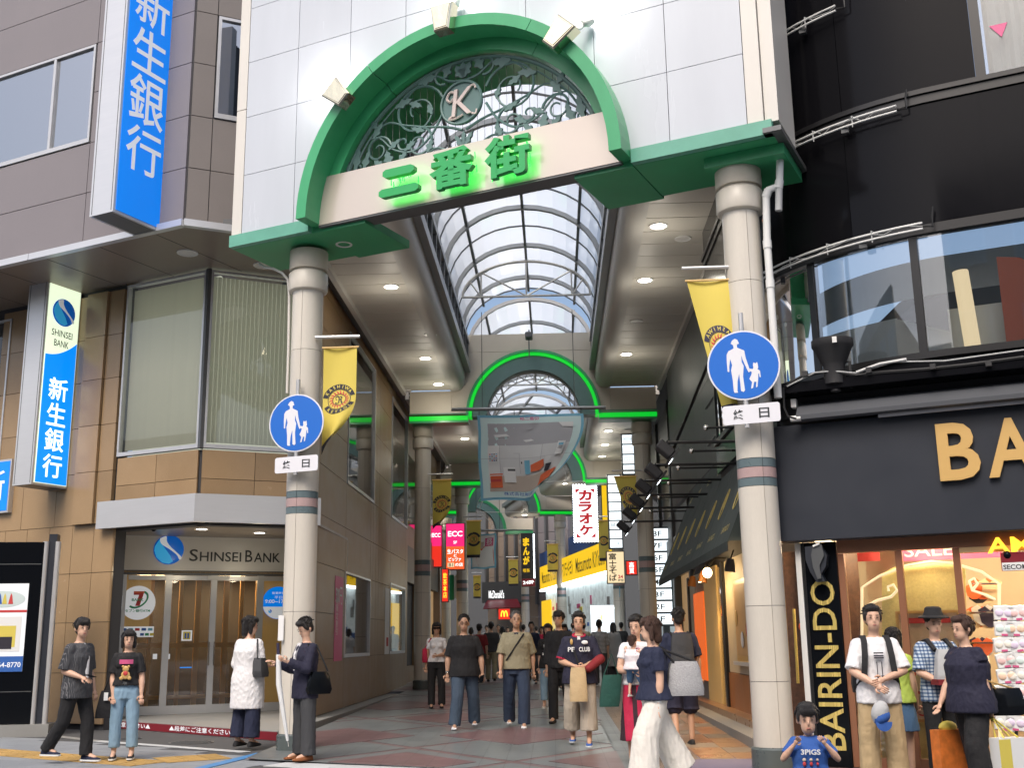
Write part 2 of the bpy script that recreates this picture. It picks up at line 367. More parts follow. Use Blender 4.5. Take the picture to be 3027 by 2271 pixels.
# ---------------------------------------------------------------- shared lines of the place
SD = V3(0.910, -0.414, 0); SD /= np.linalg.norm(SD)          # along the street, towards the right
SN = V3(-0.414, -0.910, 0); SN /= np.linalg.norm(SN)         # out of the street fronts, towards the viewer
CD = V3(0.897, 0.442, 0); CD /= np.linalg.norm(CD)           # along the chamfered corner of the bank
CN = V3(0.442, -0.897, 0); CN /= np.linalg.norm(CN)
COLL = V3(-3.525, 15.711, 0)
COLR = onpl(2246 / KP, 1536 / KP, COLL, SN); COLR[2] = 0
FO = COLL + SN * 0.58                                        # origin of the white gate front
def fp(s, z, d=0.0): return FO + SD * s + Z * z + SN * d
def onF(x, y, d=0.0):
    p = onpl(x, y, FO + SN * d, SN); return np.array([(p - FO) @ SD, p[2]])
def xc(Y):                                                   # centre line of the covered street, which bends left
    return float(np.interp(Y, [0, 43, 53.4, 62.7, 80], [-0.55, -0.45, -2.35, -4.4, -8.6]))

def clip(poly, P, n):     # keep the side where (p-P).n >= 0
    out = []
    for i in range(len(poly)):
        a, b = V3(*poly[i]), V3(*poly[(i + 1) % len(poly)]); da, db = (a - P) @ n, (b - P) @ n
        if da >= 0: out.append(a)
        if (da >= 0) != (db >= 0): out.append(a + (b - a) * (da / (da - db)))
    return out
def clip_box(poly, x0, x1, y0, y1):
    for P, n in ((V3(x0, 0, 0), V3(1, 0, 0)), (V3(x1, 0, 0), V3(-1, 0, 0)), (V3(0, y0, 0), V3(0, 1, 0)), (V3(0, y1, 0), V3(0, -1, 0))):
        if len(poly) < 3: return []
        poly = clip(poly, P, n)
    return poly if len(poly) >= 3 else []
def arch_cut(s0, s1, z0, z1, sc, zs, R, Rz=None, n=14):
    """what is left of the panel s0..s1 x z0..z1 outside an arch (centre sc, spring zs, radius R)"""
    Rz = Rz or R
    f = lambda s: zs + Rz * math.sqrt(max(0.0, 1 - ((s - sc) / R) ** 2)) if abs(s - sc) < R else -99
    ss = [s0 + (s1 - s0) * i / (n * 4) for i in range(n * 4 + 1)]
    runs, cur = [], []
    for s in ss:
        if f(s) < z1 - 0.01: cur.append(s)
        else:
            if len(cur) > 1: runs.append(cur)
            cur = []
    if len(cur) > 1: runs.append(cur)
    res = []
    for r in runs:
        low = [(s, max(z0, f(s))) for s in r]
        red = [low[0]] + [p for i, p in enumerate(low[1:-1], 1) if not (low[i - 1][1] == p[1] == low[i + 1][1])] + [low[-1]]
        res.append(red + [(r[-1], z1), (r[0], z1)])
    return res

# ---------------------------------------------------------------- ground and paving
g = MB(); g.quad((-250, -60, -0.006), (250, -60, -0.006), (250, 400, -0.006), (-250, 400, -0.006))
ground = struct('ground', g, 'asphalt')

# street pavement: grey pavers in rows along the street
pv = MB(); O = V3(-14, 19.6, 0)
def sp(a, b, z=0.0): return V3(-3.1, 14.3, 0) + SD * a + SN * b + Z * z       # a along street, b towards the viewer
pv.quad(sp(-12, -6, 0.0), sp(-12, 9, 0.0), sp(9, 9, 0.0), sp(9, -6, 0.0)); pv.v = pv.v
pavement = struct('pavement', pv, 'grout')
for j in range(18):
    b0 = -2.6 + j * 0.30
    for i in range(18):
        a0 = -11.5 + i * 0.62 + (0.31 if j % 2 else 0)
        c = sp(a0 + 0.3, b0 + 0.15)
        px_, py_ = c[0], c[1]
        if a0 > 0.1: continue
        if (c - V3(-7.1, 17.8, 0)) @ V3(-0.58, -0.81, 0) < 0.25: continue
        q = MB(); q.prism([sp(a0, b0, 0.0), sp(a0 + 0.612, b0, 0.0), sp(a0 + 0.612, b0 + 0.293, 0.0), sp(a0, b0 + 0.293, 0.0)], (0, 0, 0.005))
        q.build('paver', 'paver_grey', pavement)
# pale granite band across the mouth of the arcade
for j in range(16):
    for i in range(7):
        a0 = -0.25 + i * 0.9; b0 = 0.02 + j * 0.45; sh = 0.45 * (j % 2)
        q = MB(); q.prism([sp(a0 + sh, b0, 0), sp(a0 + sh + 0.888, b0, 0), sp(a0 + sh + 0.888, b0 + 0.44, 0), sp(a0 + sh, b0 + 0.44, 0)], (0, 0, 0.006))
        q.build('pale_paver', 'paver_pale', pavement)
# yellow tactile strip and its branch, blue line, edge stone
def strip(name, A, B, w, z, m, n=1, bumps=False):
    A, B = V3(*A, 0), V3(*B, 0); d = B - A; L = np.linalg.norm(d); d /= L; t = V3(-d[1], d[0], 0)
    for i in range(n):
        a, b = A + d * (L * i / n + 0.005), A + d * (L * (i + 1) / n - 0.005)
        q = MB(); q.prism([a - t * w / 2 + Z * z, b - t * w / 2 + Z * z, b + t * w / 2 + Z * z, a + t * w / 2 + Z * z], (0, 0, 0.006))
        if bumps:
            for k in range(4):
                c = a + t * (w * (k - 1.5) / 4); q.box(c + Z * (z + 0.005) - t * 0.02, (b - a) * 0.95, t * 0.04, Z * 0.006)
        q.build(name, m, pavement)
strip('tactile_slab', (-9.6, 17.3), (-5.0, 14.35), 0.62, 0.006, 'paver_yellow', 14, True)
strip('tactile_slab', (-5.05, 14.75), (-4.35, 15.2), 0.75, 0.0075, 'paver_yellow', 3, True)
strip('blue_line', (-3.93, 15.55), (-4.45, 12.2), 0.17, 0.008, 'paint_blue')
strip('edge_stone', (-10.2, 20.8), (-7.1, 17.85), 0.16, 0.006, 'kerb_stone', 5)
strip('edge_stone', (-7.1, 17.85), (-4.2, 15.75), 0.16, 0.006, 'paver_pale', 5)
for k, (x, y, r) in enumerate(((-5.5, 17.45, 0.34), (-6.75, 18.3, 0.18))):
    mh = MB(); mh.lathe((x, y, -0.002), [(r, 0), (r, 0.009), (r * 0.9, 0.009), (r * 0.88, 0.006), (0.01, 0.006)], 28)
    for i in range(-4, 5):
        w = math.sqrt(max(0.0, 1 - (i / 5) ** 2)) * r * 0.86; mh.cbox((x, y + i * r * 0.18, 0.007), 2 * w, r * 0.06, 0.006)
    tag(mh.build('manhole_cover', 'grey_dark'), ['large round iron manhole cover in front of the maroon step', 'small round iron cover beside the kerb line'][k], 'manhole cover')

# arcade floor: red lines between big grey diamonds, red diamonds on top
fl = MB(); ys = list(np.linspace(12, 90, 40))
for a, b in zip(ys[:-1], ys[1:]):
    wl = 3.40 if b < 31 else 4.6; fl.quad((xc(a) - wl, a, gz(a)), (xc(a) + 4.2, a, gz(a)), (xc(b) + 4.2, b, gz(b)), (xc(b) - wl, b, gz(b)))
fl.v = fl.v
fl2 = MB()
P0 = sp(0, 0.03)
for f in fl.f:
    poly = clip([fl.v[i] for i in f], P0, -SN)
    if len(poly) >= 3: fl2.quad(*poly)
arcade_floor = struct('floor', fl2, 'floor_red')
def floor_piece(name, poly, m, z0=0.0, th=0.006):
    poly = clip(poly, P0, -SN) if poly else poly
    if not poly or len(poly) < 3: return
    q = MB(); q.prism([(p[0], p[1], gz(p[1]) + z0 - 0.002) for p in poly], (0, 0, th)); q.build(name, m, arcade_floor)
HX, HY = 1.41, 1.74
for j in range(-3, 34):
    for i in range(-3, 4):
        cx, cy = -1.96 + HX * i, 15.68 + HY * j; w = xc(cy) + 0.55
        if (i + j) % 2:
            k = 0.94 if cy < 30 else 0.92
            floor_piece('diamond_tile', clip_box([(cx + w - HX * k, cy, 0), (cx + w, cy - HY * k, 0), (cx + w + HX * k, cy, 0), (cx + w, cy + HY * k, 0)], (-3.95 if cy < 31 else -4.6) + w, 0.74 + w, 11, 75), 'floor_grey')
        if (i % 2 == 0 and j % 4 == 3) or (i % 2 == 1 and j % 4 == 1):
            hx, hy = (1.22, 1.48) if i % 2 else (0.98, 1.2)
            floor_piece('red_diamond', clip_box([(cx + w - hx, cy, 0), (cx + w, cy - hy, 0), (cx + w + hx, cy, 0), (cx + w, cy + hy, 0)], (-3.95 if cy < 31 else -4.6) + w, 0.74 + w, 11, 75), 'floor_red', 0.005)
for j in range(24):          # border stones, brick strip and the shop-side tiles
    y0 = 11.5 + j * 1.2; w = 0.0
    floor_piece('border_stone', [(0.75, y0, 0), (0.98, y0, 0), (0.98, y0 + 1.19, 0), (0.75, y0 + 1.19, 0)], 'floor_grey_dark')
for r in range(7):
    for j in range(34):
        y0 = 11.4 + j * 0.5 + (0.25 if r % 2 else 0); x0 = 0.985 + r * 0.105
        floor_piece('brick', [(x0, y0, 0), (x0 + 0.1, y0, 0), (x0 + 0.1, y0 + 0.494, 0), (x0, y0 + 0.494, 0)], 'brick_brown')
fb = MB(); fb.prism([(0.985, 28.4, gz(28.4)), (1.72, 28.4, gz(28.4)), (1.8, 43, gz(43)), (1.06, 43, gz(43))], (0, 0, 0.005)); fb.build('brick_strip', 'brick_brown', arcade_floor)
for r in range(2):
    for j in range(26):
        y0 = 11.6 + j * 0.62; x0 = 1.73 + r * 0.42
        floor_piece('shop_tile', [(x0, y0, 0), (x0 + 0.41, y0, 0), (x0 + 0.41, y0 + 0.61, 0), (x0, y0 + 0.61, 0)], 'tile_lamplit' if (r + j) % 3 else 'brick_brown')
mt = MB(); mt.prism([onz(1460, 1643, 0.014), onz(1623, 1617, 0.014), onz(1640, 1680, 0.014), onz(1540, 1690, 0.014)], (0, 0, 0.012))
tag(mt.build('door_mat', 'rubber_mat'), 'purple-grey rubber mat on the warm tiles before the corner shop', 'mat')

# ---------------------------------------------------------------- stone columns
def arcade_column(P, label, ztop, foot=0.0, r=0.225, courses=(0.25, 1.35, 2.6, 2.95, 3.07, 3.23, 3.35, 5.2, 6.6), seam=0.0, detail=True, group=None):
    t = thing('arcade_column', label, 'column', (P[0], P[1], foot), group)
    c = V3(P[0], P[1], foot); n = 28 if detail else 16
    MB().lathe(c, [(r + 0.03, 0), (r + 0.03, 0.23), (r + 0.012, 0.25)], n).build('foot', 'column_foot', t, True)
    zs = list(courses) + [ztop - foot - 0.62]
    MB().lathe(c, [(r - 0.012, 0.2), (r - 0.012, ztop - foot - 0.3)], 16).build('core', 'joint_dark', t, True)
    for k in range(len(zs) - 1):
        z0, z1 = zs[k], zs[k + 1]; band = detail is not None and len(courses) > 5 and k in (3, 4, 5)
        m = ('column_band', 'column_pink', 'column_band')[k - 3] if band else 'column_stone'
        for half in (0, 1):
            a0 = seam + half * math.pi + 0.012; a1 = seam + (half + 1) * math.pi - 0.012; N = n // 2
            out = [(math.cos(a0 + (a1 - a0) * i / N), math.sin(a0 + (a1 - a0) * i / N)) for i in range(N + 1)]
            q = MB(); g_ = 0.003
            ring = [(c[0] + r * x, c[1] + r * y) for x, y in out] + [(c[0] + (r - 0.03) * x, c[1] + (r - 0.03) * y) for x, y in reversed(out)]
            q.prism([(x, y, foot + z0 + g_) for x, y in ring], (0, 0, z1 - z0 - 2 * g_)); q.build('shaft_stone', m, t, True)
    h = ztop - foot
    MB().lathe(c, [(r + 0.005, h - 0.64), (r + 0.055, h - 0.62), (r + 0.062, h - 0.6), (r + 0.062, h - 0.36), (r + 0.05, h - 0.345)], n).build('cap_ring', 'column_stone', t, True)
    MB().lathe(c, [(r + 0.02, h - 0.345), (r + 0.02, h - 0.30)], n).build('cap_groove', 'column_cap', t, True)
    MB().lathe(c, [(r + 0.052, h - 0.30), (r + 0.058, h - 0.29), (r + 0.058, h - 0.004)], n).build('cap_block', 'column_cap', t, True)
    return t
GSOF = 7.14
zb = lambda P, y: onpl((890 if P is COLL else 2240) / KP, y / KP, P, SN)[2]
for P, lab, sm, ys_ in ((COLL, 'pale stone column carrying the gate beside the bank corner', math.radians(262), (1457, 1477, 1503, 1523)), (COLR, 'pale stone column carrying the gate beside the corner shop', math.radians(278), (1361, 1387, 1418, 1443))):
    b = [zb(P, y) for y in ys_][::-1]
    arcade_column(P, lab, GSOF, 0.0, 0.225, (0.25, 0.95 if P is COLR else 1.2, b[0] - 1.35, b[0], b[1], b[2], b[3], 4.6, 5.6), sm)
# ---------------------------------------------------------------- arcade bays: ceilings, beams, glass vault
CZ = 8.25
FB_P = COLL - SN * 0.62; FB_N = -SN                        # back of the gate: ceilings only behind it
LO, LB, RB, RO = -3.45, -2.22, 2.2, 3.5
def bay_ceiling(y0, y1, pw, detail, first=False):
    for side, a, b in (('left', LO, LB), ('right', RB, RO)):
        root = None; nn = int(round((y1 - y0) / pw))
        base = MB()
        poly = [(xc(y0) + a, y0, CZ + 0.03), (xc(y0) + b, y0, CZ + 0.03), (xc(y1) + b, y1, CZ + 0.03), (xc(y1) + a, y1, CZ + 0.03)]
        if first: poly = clip(poly, FB_P, FB_N)
        base.prism(poly, (0, 0, 0.05)); root = struct('ceiling', base, 'joint_dark')
        for k in range(nn):
            p0, p1 = y0 + pw * k + 0.010, y0 + pw * (k + 1) - 0.010
            poly = [(xc(p0) + a, p0, CZ), (xc(p0) + b, p0, CZ), (xc(p1) + b, p1, CZ), (xc(p1) + a, p1, CZ)]
            if first: poly = clip(poly, FB_P, FB_N)
            if len(poly) >= 3: MB().prism(poly, (0, 0, 0.028)).build('plank', 'plank_ceiling', root)
    # edge trims, rounded cove beams and steel upstands
    for side, e, d in (('left', LB, 1), ('right', RB, -1)):
        prof = [(0, -0.02), (0.16, -0.03), (0.30, 0.02), (0.38, 0.14), (0.40, 0.30), (0.40, 0.75), (0.05, 0.75), (0.0, 0.3)]
        q = MB(); rings = []
        ya = y0
        if first: ya = FB_P[1] + (FB_P[0] - (xc(y0) + e)) * (SD[1] / SD[0]) * -1 + 0.05
        for y in np.linspace(ya, y1, 4 if not first else 2): rings.append([(xc(y) + e + d * u, y, CZ + v) for u, v in (prof if d > 0 else prof[::-1])])
        q.loft(rings); st = q.build('cove_beam', 'beam_cream', None, True); st['kind'] = 'structure'; st['_o'] = (0., 0., 0.)
        q = MB()
        q.loft([[(xc(y) + e + d * u, y, CZ + v) for u, v in ((0.41, 0.5), (0.56, 0.5), (0.56, 0.72), (0.41, 0.72))][::d] for y in (ya, y1)])
        q.build('steel_rail', 'steel_grey', st)
        q = MB()
        q.loft([[(xc(y) + e + d * u, y, CZ + v) for u, v in ((0.41, 1.32), (0.53, 1.32), (0.53, 1.46), (0.41, 1.46))][::d] for y in (ya, y1)])
        q.build('steel_rail', 'steel_grey', st)
        y = ya + 0.3
        while y < y1 - 0.1:
            MB().cbox((xc(y) + e + d * 0.47, y, CZ + 1.02), 0.09, 0.09, 0.6).build('steel_post', 'steel_dark', st); y += 0.85 if detail else 1.7
        q = MB(); q.loft([[(xc(yy) + e + d * u, yy, CZ + v) for u, v in ((0.36, 0.75), (0.40, 0.75), (0.40, 1.5), (0.36, 1.5))][::d] for yy in (ya, y1)])
        q.build('side_glass', 'pane_vault', st)
    for e, d in ((LO, -1), (RO, 1)):
        q = MB(); ya = y0 if not first else FB_P[1] + ((xc(y0) + e) - FB_P[0]) * (SD[1] / SD[0]) + 0.05
        q.loft([[(xc(y) + e + u * d, y, CZ + v) for u, v in ((0, -0.12), (0.10, -0.12), (0.10, 0.2), (0, 0.2))][::-d] for y in (ya, y1)])
        st = q.build('edge_beam', 'beam_cream'); st['kind'] = 'structure'
        q = MB(); w2 = 1.6
        q.loft([[(xc(y) + e + u * d, y, CZ + v) for u, v in ((0.101, 0.10), (w2, 0.10), (w2, 0.2), (0.101, 0.2))][::-d] for y in (ya + (0.9 if first and d < 0 else 0.0), y1 + 0.5)])
        st = q.build('roof_edge', 'grey_dark'); st['kind'] = 'structure'
VH, VZ, VR = 1.80, 9.72, 1.42
def vpt(Y, a, off=0.0): return V3(xc(Y) - 0.0 + (VH + off) * math.cos(a) * -1, Y, VZ + (VR + off) * math.sin(a))
def vault(ribs, thin, yend, label, first=False):
    t = thing('glass_vault', label, 'glass roof', (xc(yend), yend, VZ), 'barrel roofs over the arcade bays')
    A = [math.pi * k / 16 for k in range(17)]
    ok = lambda p: (not first) or (p - FB_P) @ FB_N > 0.02
    for Y, r in [(y, 0.055) for y in ribs] + [(y, 0.022) for y in thin]:
        seg = []; k0 = 0
        pts = [vpt(Y, a) for a in A]
        run = [p for p in pts if ok(p)]
        if len(run) < 2: continue
        fat = r > 0.04
        rings = []
        for i, p in enumerate(run):
            c = V3(xc(Y), Y, VZ); rad = p - c; rad /= max(np.linalg.norm(rad), 1e-6)
            rings.append([p + V3(0, -r, 0) - rad * (0.10 if fat else 0.03), p + V3(0, r, 0) - rad * (0.10 if fat else 0.03), p + V3(0, r, 0), p + V3(0, -r, 0)])
        MB().loft(rings).build('rib' if fat else 'glazing_bar', 'steel_grey' if fat else 'steel_dark', t, fat)
    ally = sorted(list(ribs) + list(thin)); cuts = [0, 4, 8, 12, 16]
    for ci in cuts:
        a = A[ci]; ya = ally[0]
        if first:
            while not ok(vpt(ya, a)) and ya < yend: ya += 0.1
        q = MB(); q.loft([[vpt(y, a) + V3(u, 0, v) for u, v in ((-0.03, -0.09), (0.03, -0.09), (0.03, 0.02), (-0.03, 0.02))] for y in np.linspace(ya, yend, 5)])
        q.build('purlin', 'steel_dark', t)
    for y0, y1 in zip(ally[:-1], ally[1:]):
        for c0, c1 in zip(cuts[:-1], cuts[1:]):
            if not (ok(vpt(y0, A[c0])) and ok(vpt(y0, A[c1]))):
                if not ok(vpt(y1, A[(c0 + c1) // 2])): continue
            q = MB(); q.grid(lambda u, v: vpt(y0 + (y1 - y0) * v, A[c0] + (A[c1] - A[c0]) * u, 0.012), 4, 1)
            q.build('pane', 'pane_vault', t)
    return t
def truss(Y, z0, w, h, label):
    t = thing('roof_truss', label, 'truss', (xc(Y), Y, z0)); A = [math.pi * k / 20 for k in range(21)]
    arc = [V3(xc(Y) - w * math.cos(a), Y, z0 + h * math.sin(a)) for a in A]
    MB().tube(arc, 0.035, 6).build('top_chord', 'beam_pale', t, True)
    MB().tube([arc[0], arc[-1]], 0.03, 6).build('bottom_chord', 'beam_pale', t, True)
    cpt = V3(xc(Y), Y, z0)
    for k in (5, 10, 15): MB().tube([arc[k], V3(arc[k][0], Y, z0)], 0.022, 5).build('strut', 'beam_pale', t)
    for k, tx in ((5, 0), (15, 0), (3, -0.71), (17, 0.71)): MB().tube([arc[k], V3(xc(Y) + tx * w, Y, z0)], 0.022, 5).build('brace', 'beam_pale', t)
    return t
bay_ceiling(11.2, 30.15, 0.63, True, True)
vribs = [13.6, 15.55, 17.5, 19.45, 21.6, 23.9, 26.4, 28.9]
vault(vribs, [(a + b) / 2 for a, b in zip(vribs[:-1], vribs[1:])] + [30.0], 30.1, 'ribbed glass barrel roof of the first bay, right behind the white gate', True)
truss(27.0, 9.95, 1.62, 0.92, 'pale steel truss spanning the end of the first glass roof')
for (a, b, lab) in ((30.65, 43.0, 'glass barrel roof of the second bay, seen through the first neon arch'), (43.5, 53.2, 'glass barrel roof of the third bay, where the arcade starts to bend'), (53.8, 62.5, 'glass barrel roof of the farthest bay, beyond the third arch')):
    bay_ceiling(a, b, 1.26, False)
    rr = list(np.linspace(a + 0.3, b - 0.3, 6))
    vault(rr, [], b, lab)
    truss((a + b) / 2, 9.9, 1.62, 0.95, 'pale roof truss half way along the %s bay' % {30.65: 'second', 43.5: 'third', 53.8: 'farthest'}[a])

# recessed downlights
def downlight(P, label, r=0.13, on=True, power=55, group='round ceiling downlights', col=(1.0, 0.92, 0.78)):
    t = thing('downlight', label, 'ceiling light', P, group)
    q = MB(); q.lathe(P, [(r, 0.01), (r, -0.012), (r + 0.035, -0.014), (r + 0.035, 0.01)], 20, Z, False); q.build('trim_ring', 'white_paint', t, True)
    q = MB(); q.lathe(P, [(r, 0.0), (r, -0.005)], 20); q.build('lens', 'lamp_disc' if on else 'sign_board', t)
    if on and power:
        d = bpy.data.lights.new('downlight_glow', 'POINT'); d.energy = power; d.color = col; d.shadow_soft_size = 0.12
        o = bpy.data.objects.new('glow', d); COL.objects.link(o); o.location = (0, 0, -0.7); o.parent = t
    return t
DL1 = [((1422, 488), 'right', 'nearest the green gate'), ((1393, 605), 'right', 'second from the gate'), ((1353, 765), 'right', 'third from the gate'),
       ((845, 619), 'left', 'nearest the bank'), ((919, 774), 'left', 'second along from the gate'), ((947, 830), 'left', 'right before the first neon arch')]
for (x, y), sd, w in DL1:
    downlight(onz(x, y, CZ), 'bright %s-hand first bay ceiling downlight, %s' % (sd, w), 0.13, True, 12)
for (x, y), w in (((1475, 515), 'dark'), ((1375, 694), 'pale')): downlight(onz(x, y, CZ), '%s unlit downlight in the right-hand plank ceiling' % w, 0.11, False)
for (x, y), w in (((930, 723), 'pale'), ((878, 870 - 26), 'dark')): downlight(onz(x, y, CZ), '%s unlit downlight in the left-hand plank ceiling' % w, 0.11, False)
for k, (x, y) in enumerate(((1004, 948), (1314, 931), (1307, 961), (1301, 986))):
    downlight(onz(x, y, CZ), 'small downlight of the second bay, %s' % ['left of the hanging bank banner', 'first right of the banner', 'second right of the banner', 'third right of the banner'][k], 0.13, True, 12)
for k, (x, y) in enumerate(((957, 1102), (941, 1077), (1218, 1045), (1134, 1140), (1133, 1113))):
    p = onz(x, y, CZ); downlight(p, 'tiny far downlight %s' % ['above the far left columns', 'beside the far yellow flag', 'left of the karaoke sign', 'over the far crossing, lower one', 'over the far crossing, upper one'][k], 0.15, True, 13)

# ---------------------------------------------------------------- neon arches across the arcade
def neon_gate(Y, label, neon='neon_green', walls='wall_beige', ang=0.0, th=0.40, lit=True):
    t = thing('neon_arch', label, 'arch', (xc(Y), Y, 7.35), 'arches across the arcade')
    cx = xc(Y); ca, sa = math.cos(ang), math.sin(ang)
    W = lambda s, z, d=0.0: V3(cx + s * ca + d * sa, Y + s * sa - d * ca, z)
    R0, R1, R2, ZS = 1.30, 1.62, 1.80, 7.50
    def panels(s0, s1, z0, z1, m, nm):
        for poly in arch_cut(s0, s1, z0, z1, 0.07, ZS, R2 + 0.02):
            MB().prism([W(s, z) for s, z in poly], W(0, 0, -th) - W(0, 0)).build(nm, m, t)
    panels(-3.36, -2.205, 7.6, CZ - 0.004, walls, 'wall_panel'); panels(2.205, 3.46, 7.6, CZ - 0.004, walls, 'wall_panel')
    panels(-2.2, 2.2, 7.6, 9.34, walls, 'wall_panel'); panels(-2.2, 2.2, 9.35, 9.85, walls, 'wall_panel')
    A = [math.pi * k / 28 for k in range(29)]
    def ring(ra, rb, d0, d1, m, nm, sm=False):
        rings = [[W(0.07 - r * math.cos(a), ZS + r * math.sin(a), d) for r, d in ((ra, d0), (rb, d0), (rb, d1), (ra, d1))] for a in A]
        MB().loft(rings).build(nm, m, t, sm)
    ring(R2, R2 + 0.07, 0.10, -0.02, 'green_paint', 'arch_trim')
    ring(R1 + 0.09, R2 - 0.002, 0.06, -th, neon, 'neon_band')
    ring(R0, R1 + 0.088, 0.02, -th - 0.05, 'iron_green', 'arch_reveal')
    for s0, s1 in ((-3.36, -1.73), (1.87, 3.46)):
        MB().box(W(s0, 7.40, 0.10), W(s1, 7.40, 0.10) - W(s0, 7.40, 0.10), W(0, 0, 0.02) - W(0, 0, 0.10), (0, 0, 0.12)).build('neon_beam', neon, t)
        MB().box(W(s0, 7.34, 0.08), W(s1, 7.34, 0.08) - W(s0, 7.34, 0.08), W(0, 0, -th) - W(0, 0, 0.08), (0, 0, 0.055)).build('beam_base', 'green_paint', t)
        MB().box(W(s0, 7.57, 0.12), W(s1, 7.57, 0.12) - W(s0, 7.57, 0.12), W(0, 0, -th) - W(0, 0, 0.12), (0, 0, 0.028)).build('beam_top', 'iron_green', t)
    # lattice inside the opening
    for r in (R0 - 0.03, R0 - 0.22): MB().tube([W(0.07 - r * math.cos(a), ZS + r * math.sin(a), -0.2) for a in A], 0.018, 5).build('lattice_arc', 'beam_pale', t)
    q = MB()
    for k in range(0, 28):
        a, b = A[k], A[k + 1]; r, s = (R0 - 0.03, R0 - 0.22) if k % 2 else (R0 - 0.22, R0 - 0.03)
        q.tube([W(0.07 - r * math.cos(a), ZS + r * math.sin(a), -0.2), W(0.07 - s * math.cos(b), ZS + s * math.sin(b), -0.2)], 0.010, 4)
    q.build('lattice_web', 'beam_pale', t)
    MB().tube([W(0.07 - R0, ZS, -0.2), W(0.07 + R0, ZS, -0.2)], 0.02, 5).build('tie_bar', 'beam_pale', t)
    return t
neon_gate(30.2, 'first green neon arch, behind the hanging bank banner')
neon_gate(43.2, 'second green neon arch, half hidden by the hanging bank banner')
neon_gate(53.4, 'third green neon arch, where the arcade bends left', ang=math.radians(11))
neon_gate(62.7, 'unlit dark green far arch behind the third neon arch', 'green_paint', ang=math.radians(12))
for P, lab in (((-3.53, 30.75), 'inner column beside the bank side wall, under the first neon arch'), ((2.59, 30.75), 'inner column in front of the white floor directory, under the first neon arch'),
               ((-3.47, 43.7), 'inner column behind the pink school sign, under the second arch'), ((2.57, 43.7), 'inner column beside the noodle shop sign, under the second arch'),
               ((-5.1, 54.4), 'far left column under the third arch'), ((0.45, 53.9), 'far column in front of the yellow drugstore sign'),
               ((-7.0, 63.3), 'farthest left column under the unlit arch'), ((-1.5, 63.0), 'farthest column beside the burger shop sign')):
    arcade_column(P, lab, 7.34, gz(P[1]), 0.225, (0.25, 1.4, 2.55, 3.0, 3.12, 3.3, 3.42, 5.4), math.radians(270), P[1] < 40)
# ---------------------------------------------------------------- the white gate front with its green arch
gate = thing('arcade_gate', 'white panelled gate front with green arch spanning the arcade mouth', 'gate', FO + Z * 7.2)
SCN, ZSP, RO_, RI_ = 2.90, 7.27, 2.45, 2.285
cols_s = [-0.815, 0.135, 1.08, 2.03, 2.98, 3.93, 4.90, 5.86, 6.825]; rows_z = [7.385, 8.33, 9.28, 10.20, 11.13, 12.1, 13.1]
gp = 0.0045
for i in range(8):
    for j in range(6):
        for poly in arch_cut(cols_s[i] + gp, cols_s[i + 1] - gp, rows_z[j] + gp, rows_z[j + 1] - gp, SCN, ZSP, RO_ - 0.02, n=18):
            MB().prism([fp(s, z, 0.0) for s, z in poly], -SN * 0.03).build('panel', 'panel_white', gate)
for s0, s1, nm in ((-1.0, -0.821, 'left_trim'), (6.831, 7.02, 'right_trim')):
    for z0, z1 in ((7.385, 9.42), (9.43, 13.1)): MB().box(fp(s0, z0, 0.004), SD * (s1 - s0), -SN * 0.62, (0, 0, z1 - z0 - 0.004)).build('edge_trim', 'trim_cream', gate)
MB().box(fp(7.03, 7.39, -0.04), SD * 0.16, -SN * 0.9, (0, 0, 5.7)).build('corner_trim', 'trim_cream', gate)
back = MB()
for poly in arch_cut(-0.99, 7.0, 7.39, 13.1, SCN, ZSP, RO_ - 0.05, n=30): back.prism([fp(s, z, -0.034) for s, z in poly], -SN * 0.3)
back.build('backing', 'joint_dark', gate)
A_ = [math.pi * k / 40 for k in range(41)]
apt = lambda r, a, d: fp(SCN - r * math.cos(a), ZSP + r * math.sin(a), d)
for a0, a1 in ((0, 13), (13, 27), (27, 40)):       # the arch casing in three cut lengths
    rings = [[apt(RI_, a, 0.35), apt(RO_, a, 0.35), apt(RO_, a, -0.02), apt(RI_, a, -0.02)] for a in [A_[a0] + 0.002] + A_[a0 + 1:a1] + [A_[a1] - 0.002]]
    MB().loft(rings).build('arch_casing', 'green_paint', gate)
    rings = [[apt(2.11, a, -0.022), apt(2.40, a, -0.022), apt(2.40, a, -1.15), apt(2.11, a, -1.15)] for a in [A_[a0] + 0.002] + A_[a0 + 1:a1] + [A_[a1] - 0.002]]
    MB().loft(rings).build('arch_lining', 'green_paint', gate)
for s0, s1 in ((-1.0, 0.44), (5.36, 7.12)):
    MB().box(fp(s0, 7.2, 0.05), SD * (s1 - s0), -SN * 0.1, (0, 0, 0.182)).build('fascia_band', 'green_band', gate)
    MB().box(fp(s0 - 0.0, 7.196, -0.052), SD * (s1 - s0 + (0.45 if s0 < 0 else 0)) - (SD * 0), -SN * 1.1, (0, 0, 0.15)).build('soffit_slab', 'green_paint', gate)
MB().box(fp(0.45, 7.19, -0.055), SD * 0.9, -SN * 1.18, (0, 0, 0.12)).build('soffit_box', 'green_paint', gate)
MB().box(fp(4.55, 7.19, -0.055), SD * 0.8, -SN * 1.18, (0, 0, 0.12)).build('soffit_box', 'green_paint', gate)
MB().box(fp(6.2, 7.06, -0.25), SD * 0.98, -SN * 1.0, (0, 0, 0.132)).build('soffit_step', 'green_paint', gate)
for s0, s1 in ((-1.0, 0.75), (5.05, 7.1)): MB().box(fp(s0, 7.36, -1.1), SD * (s1 - s0), -SN * 0.06, (0, 0, 2.6)).build('inner_wall', 'wall_beige', gate)
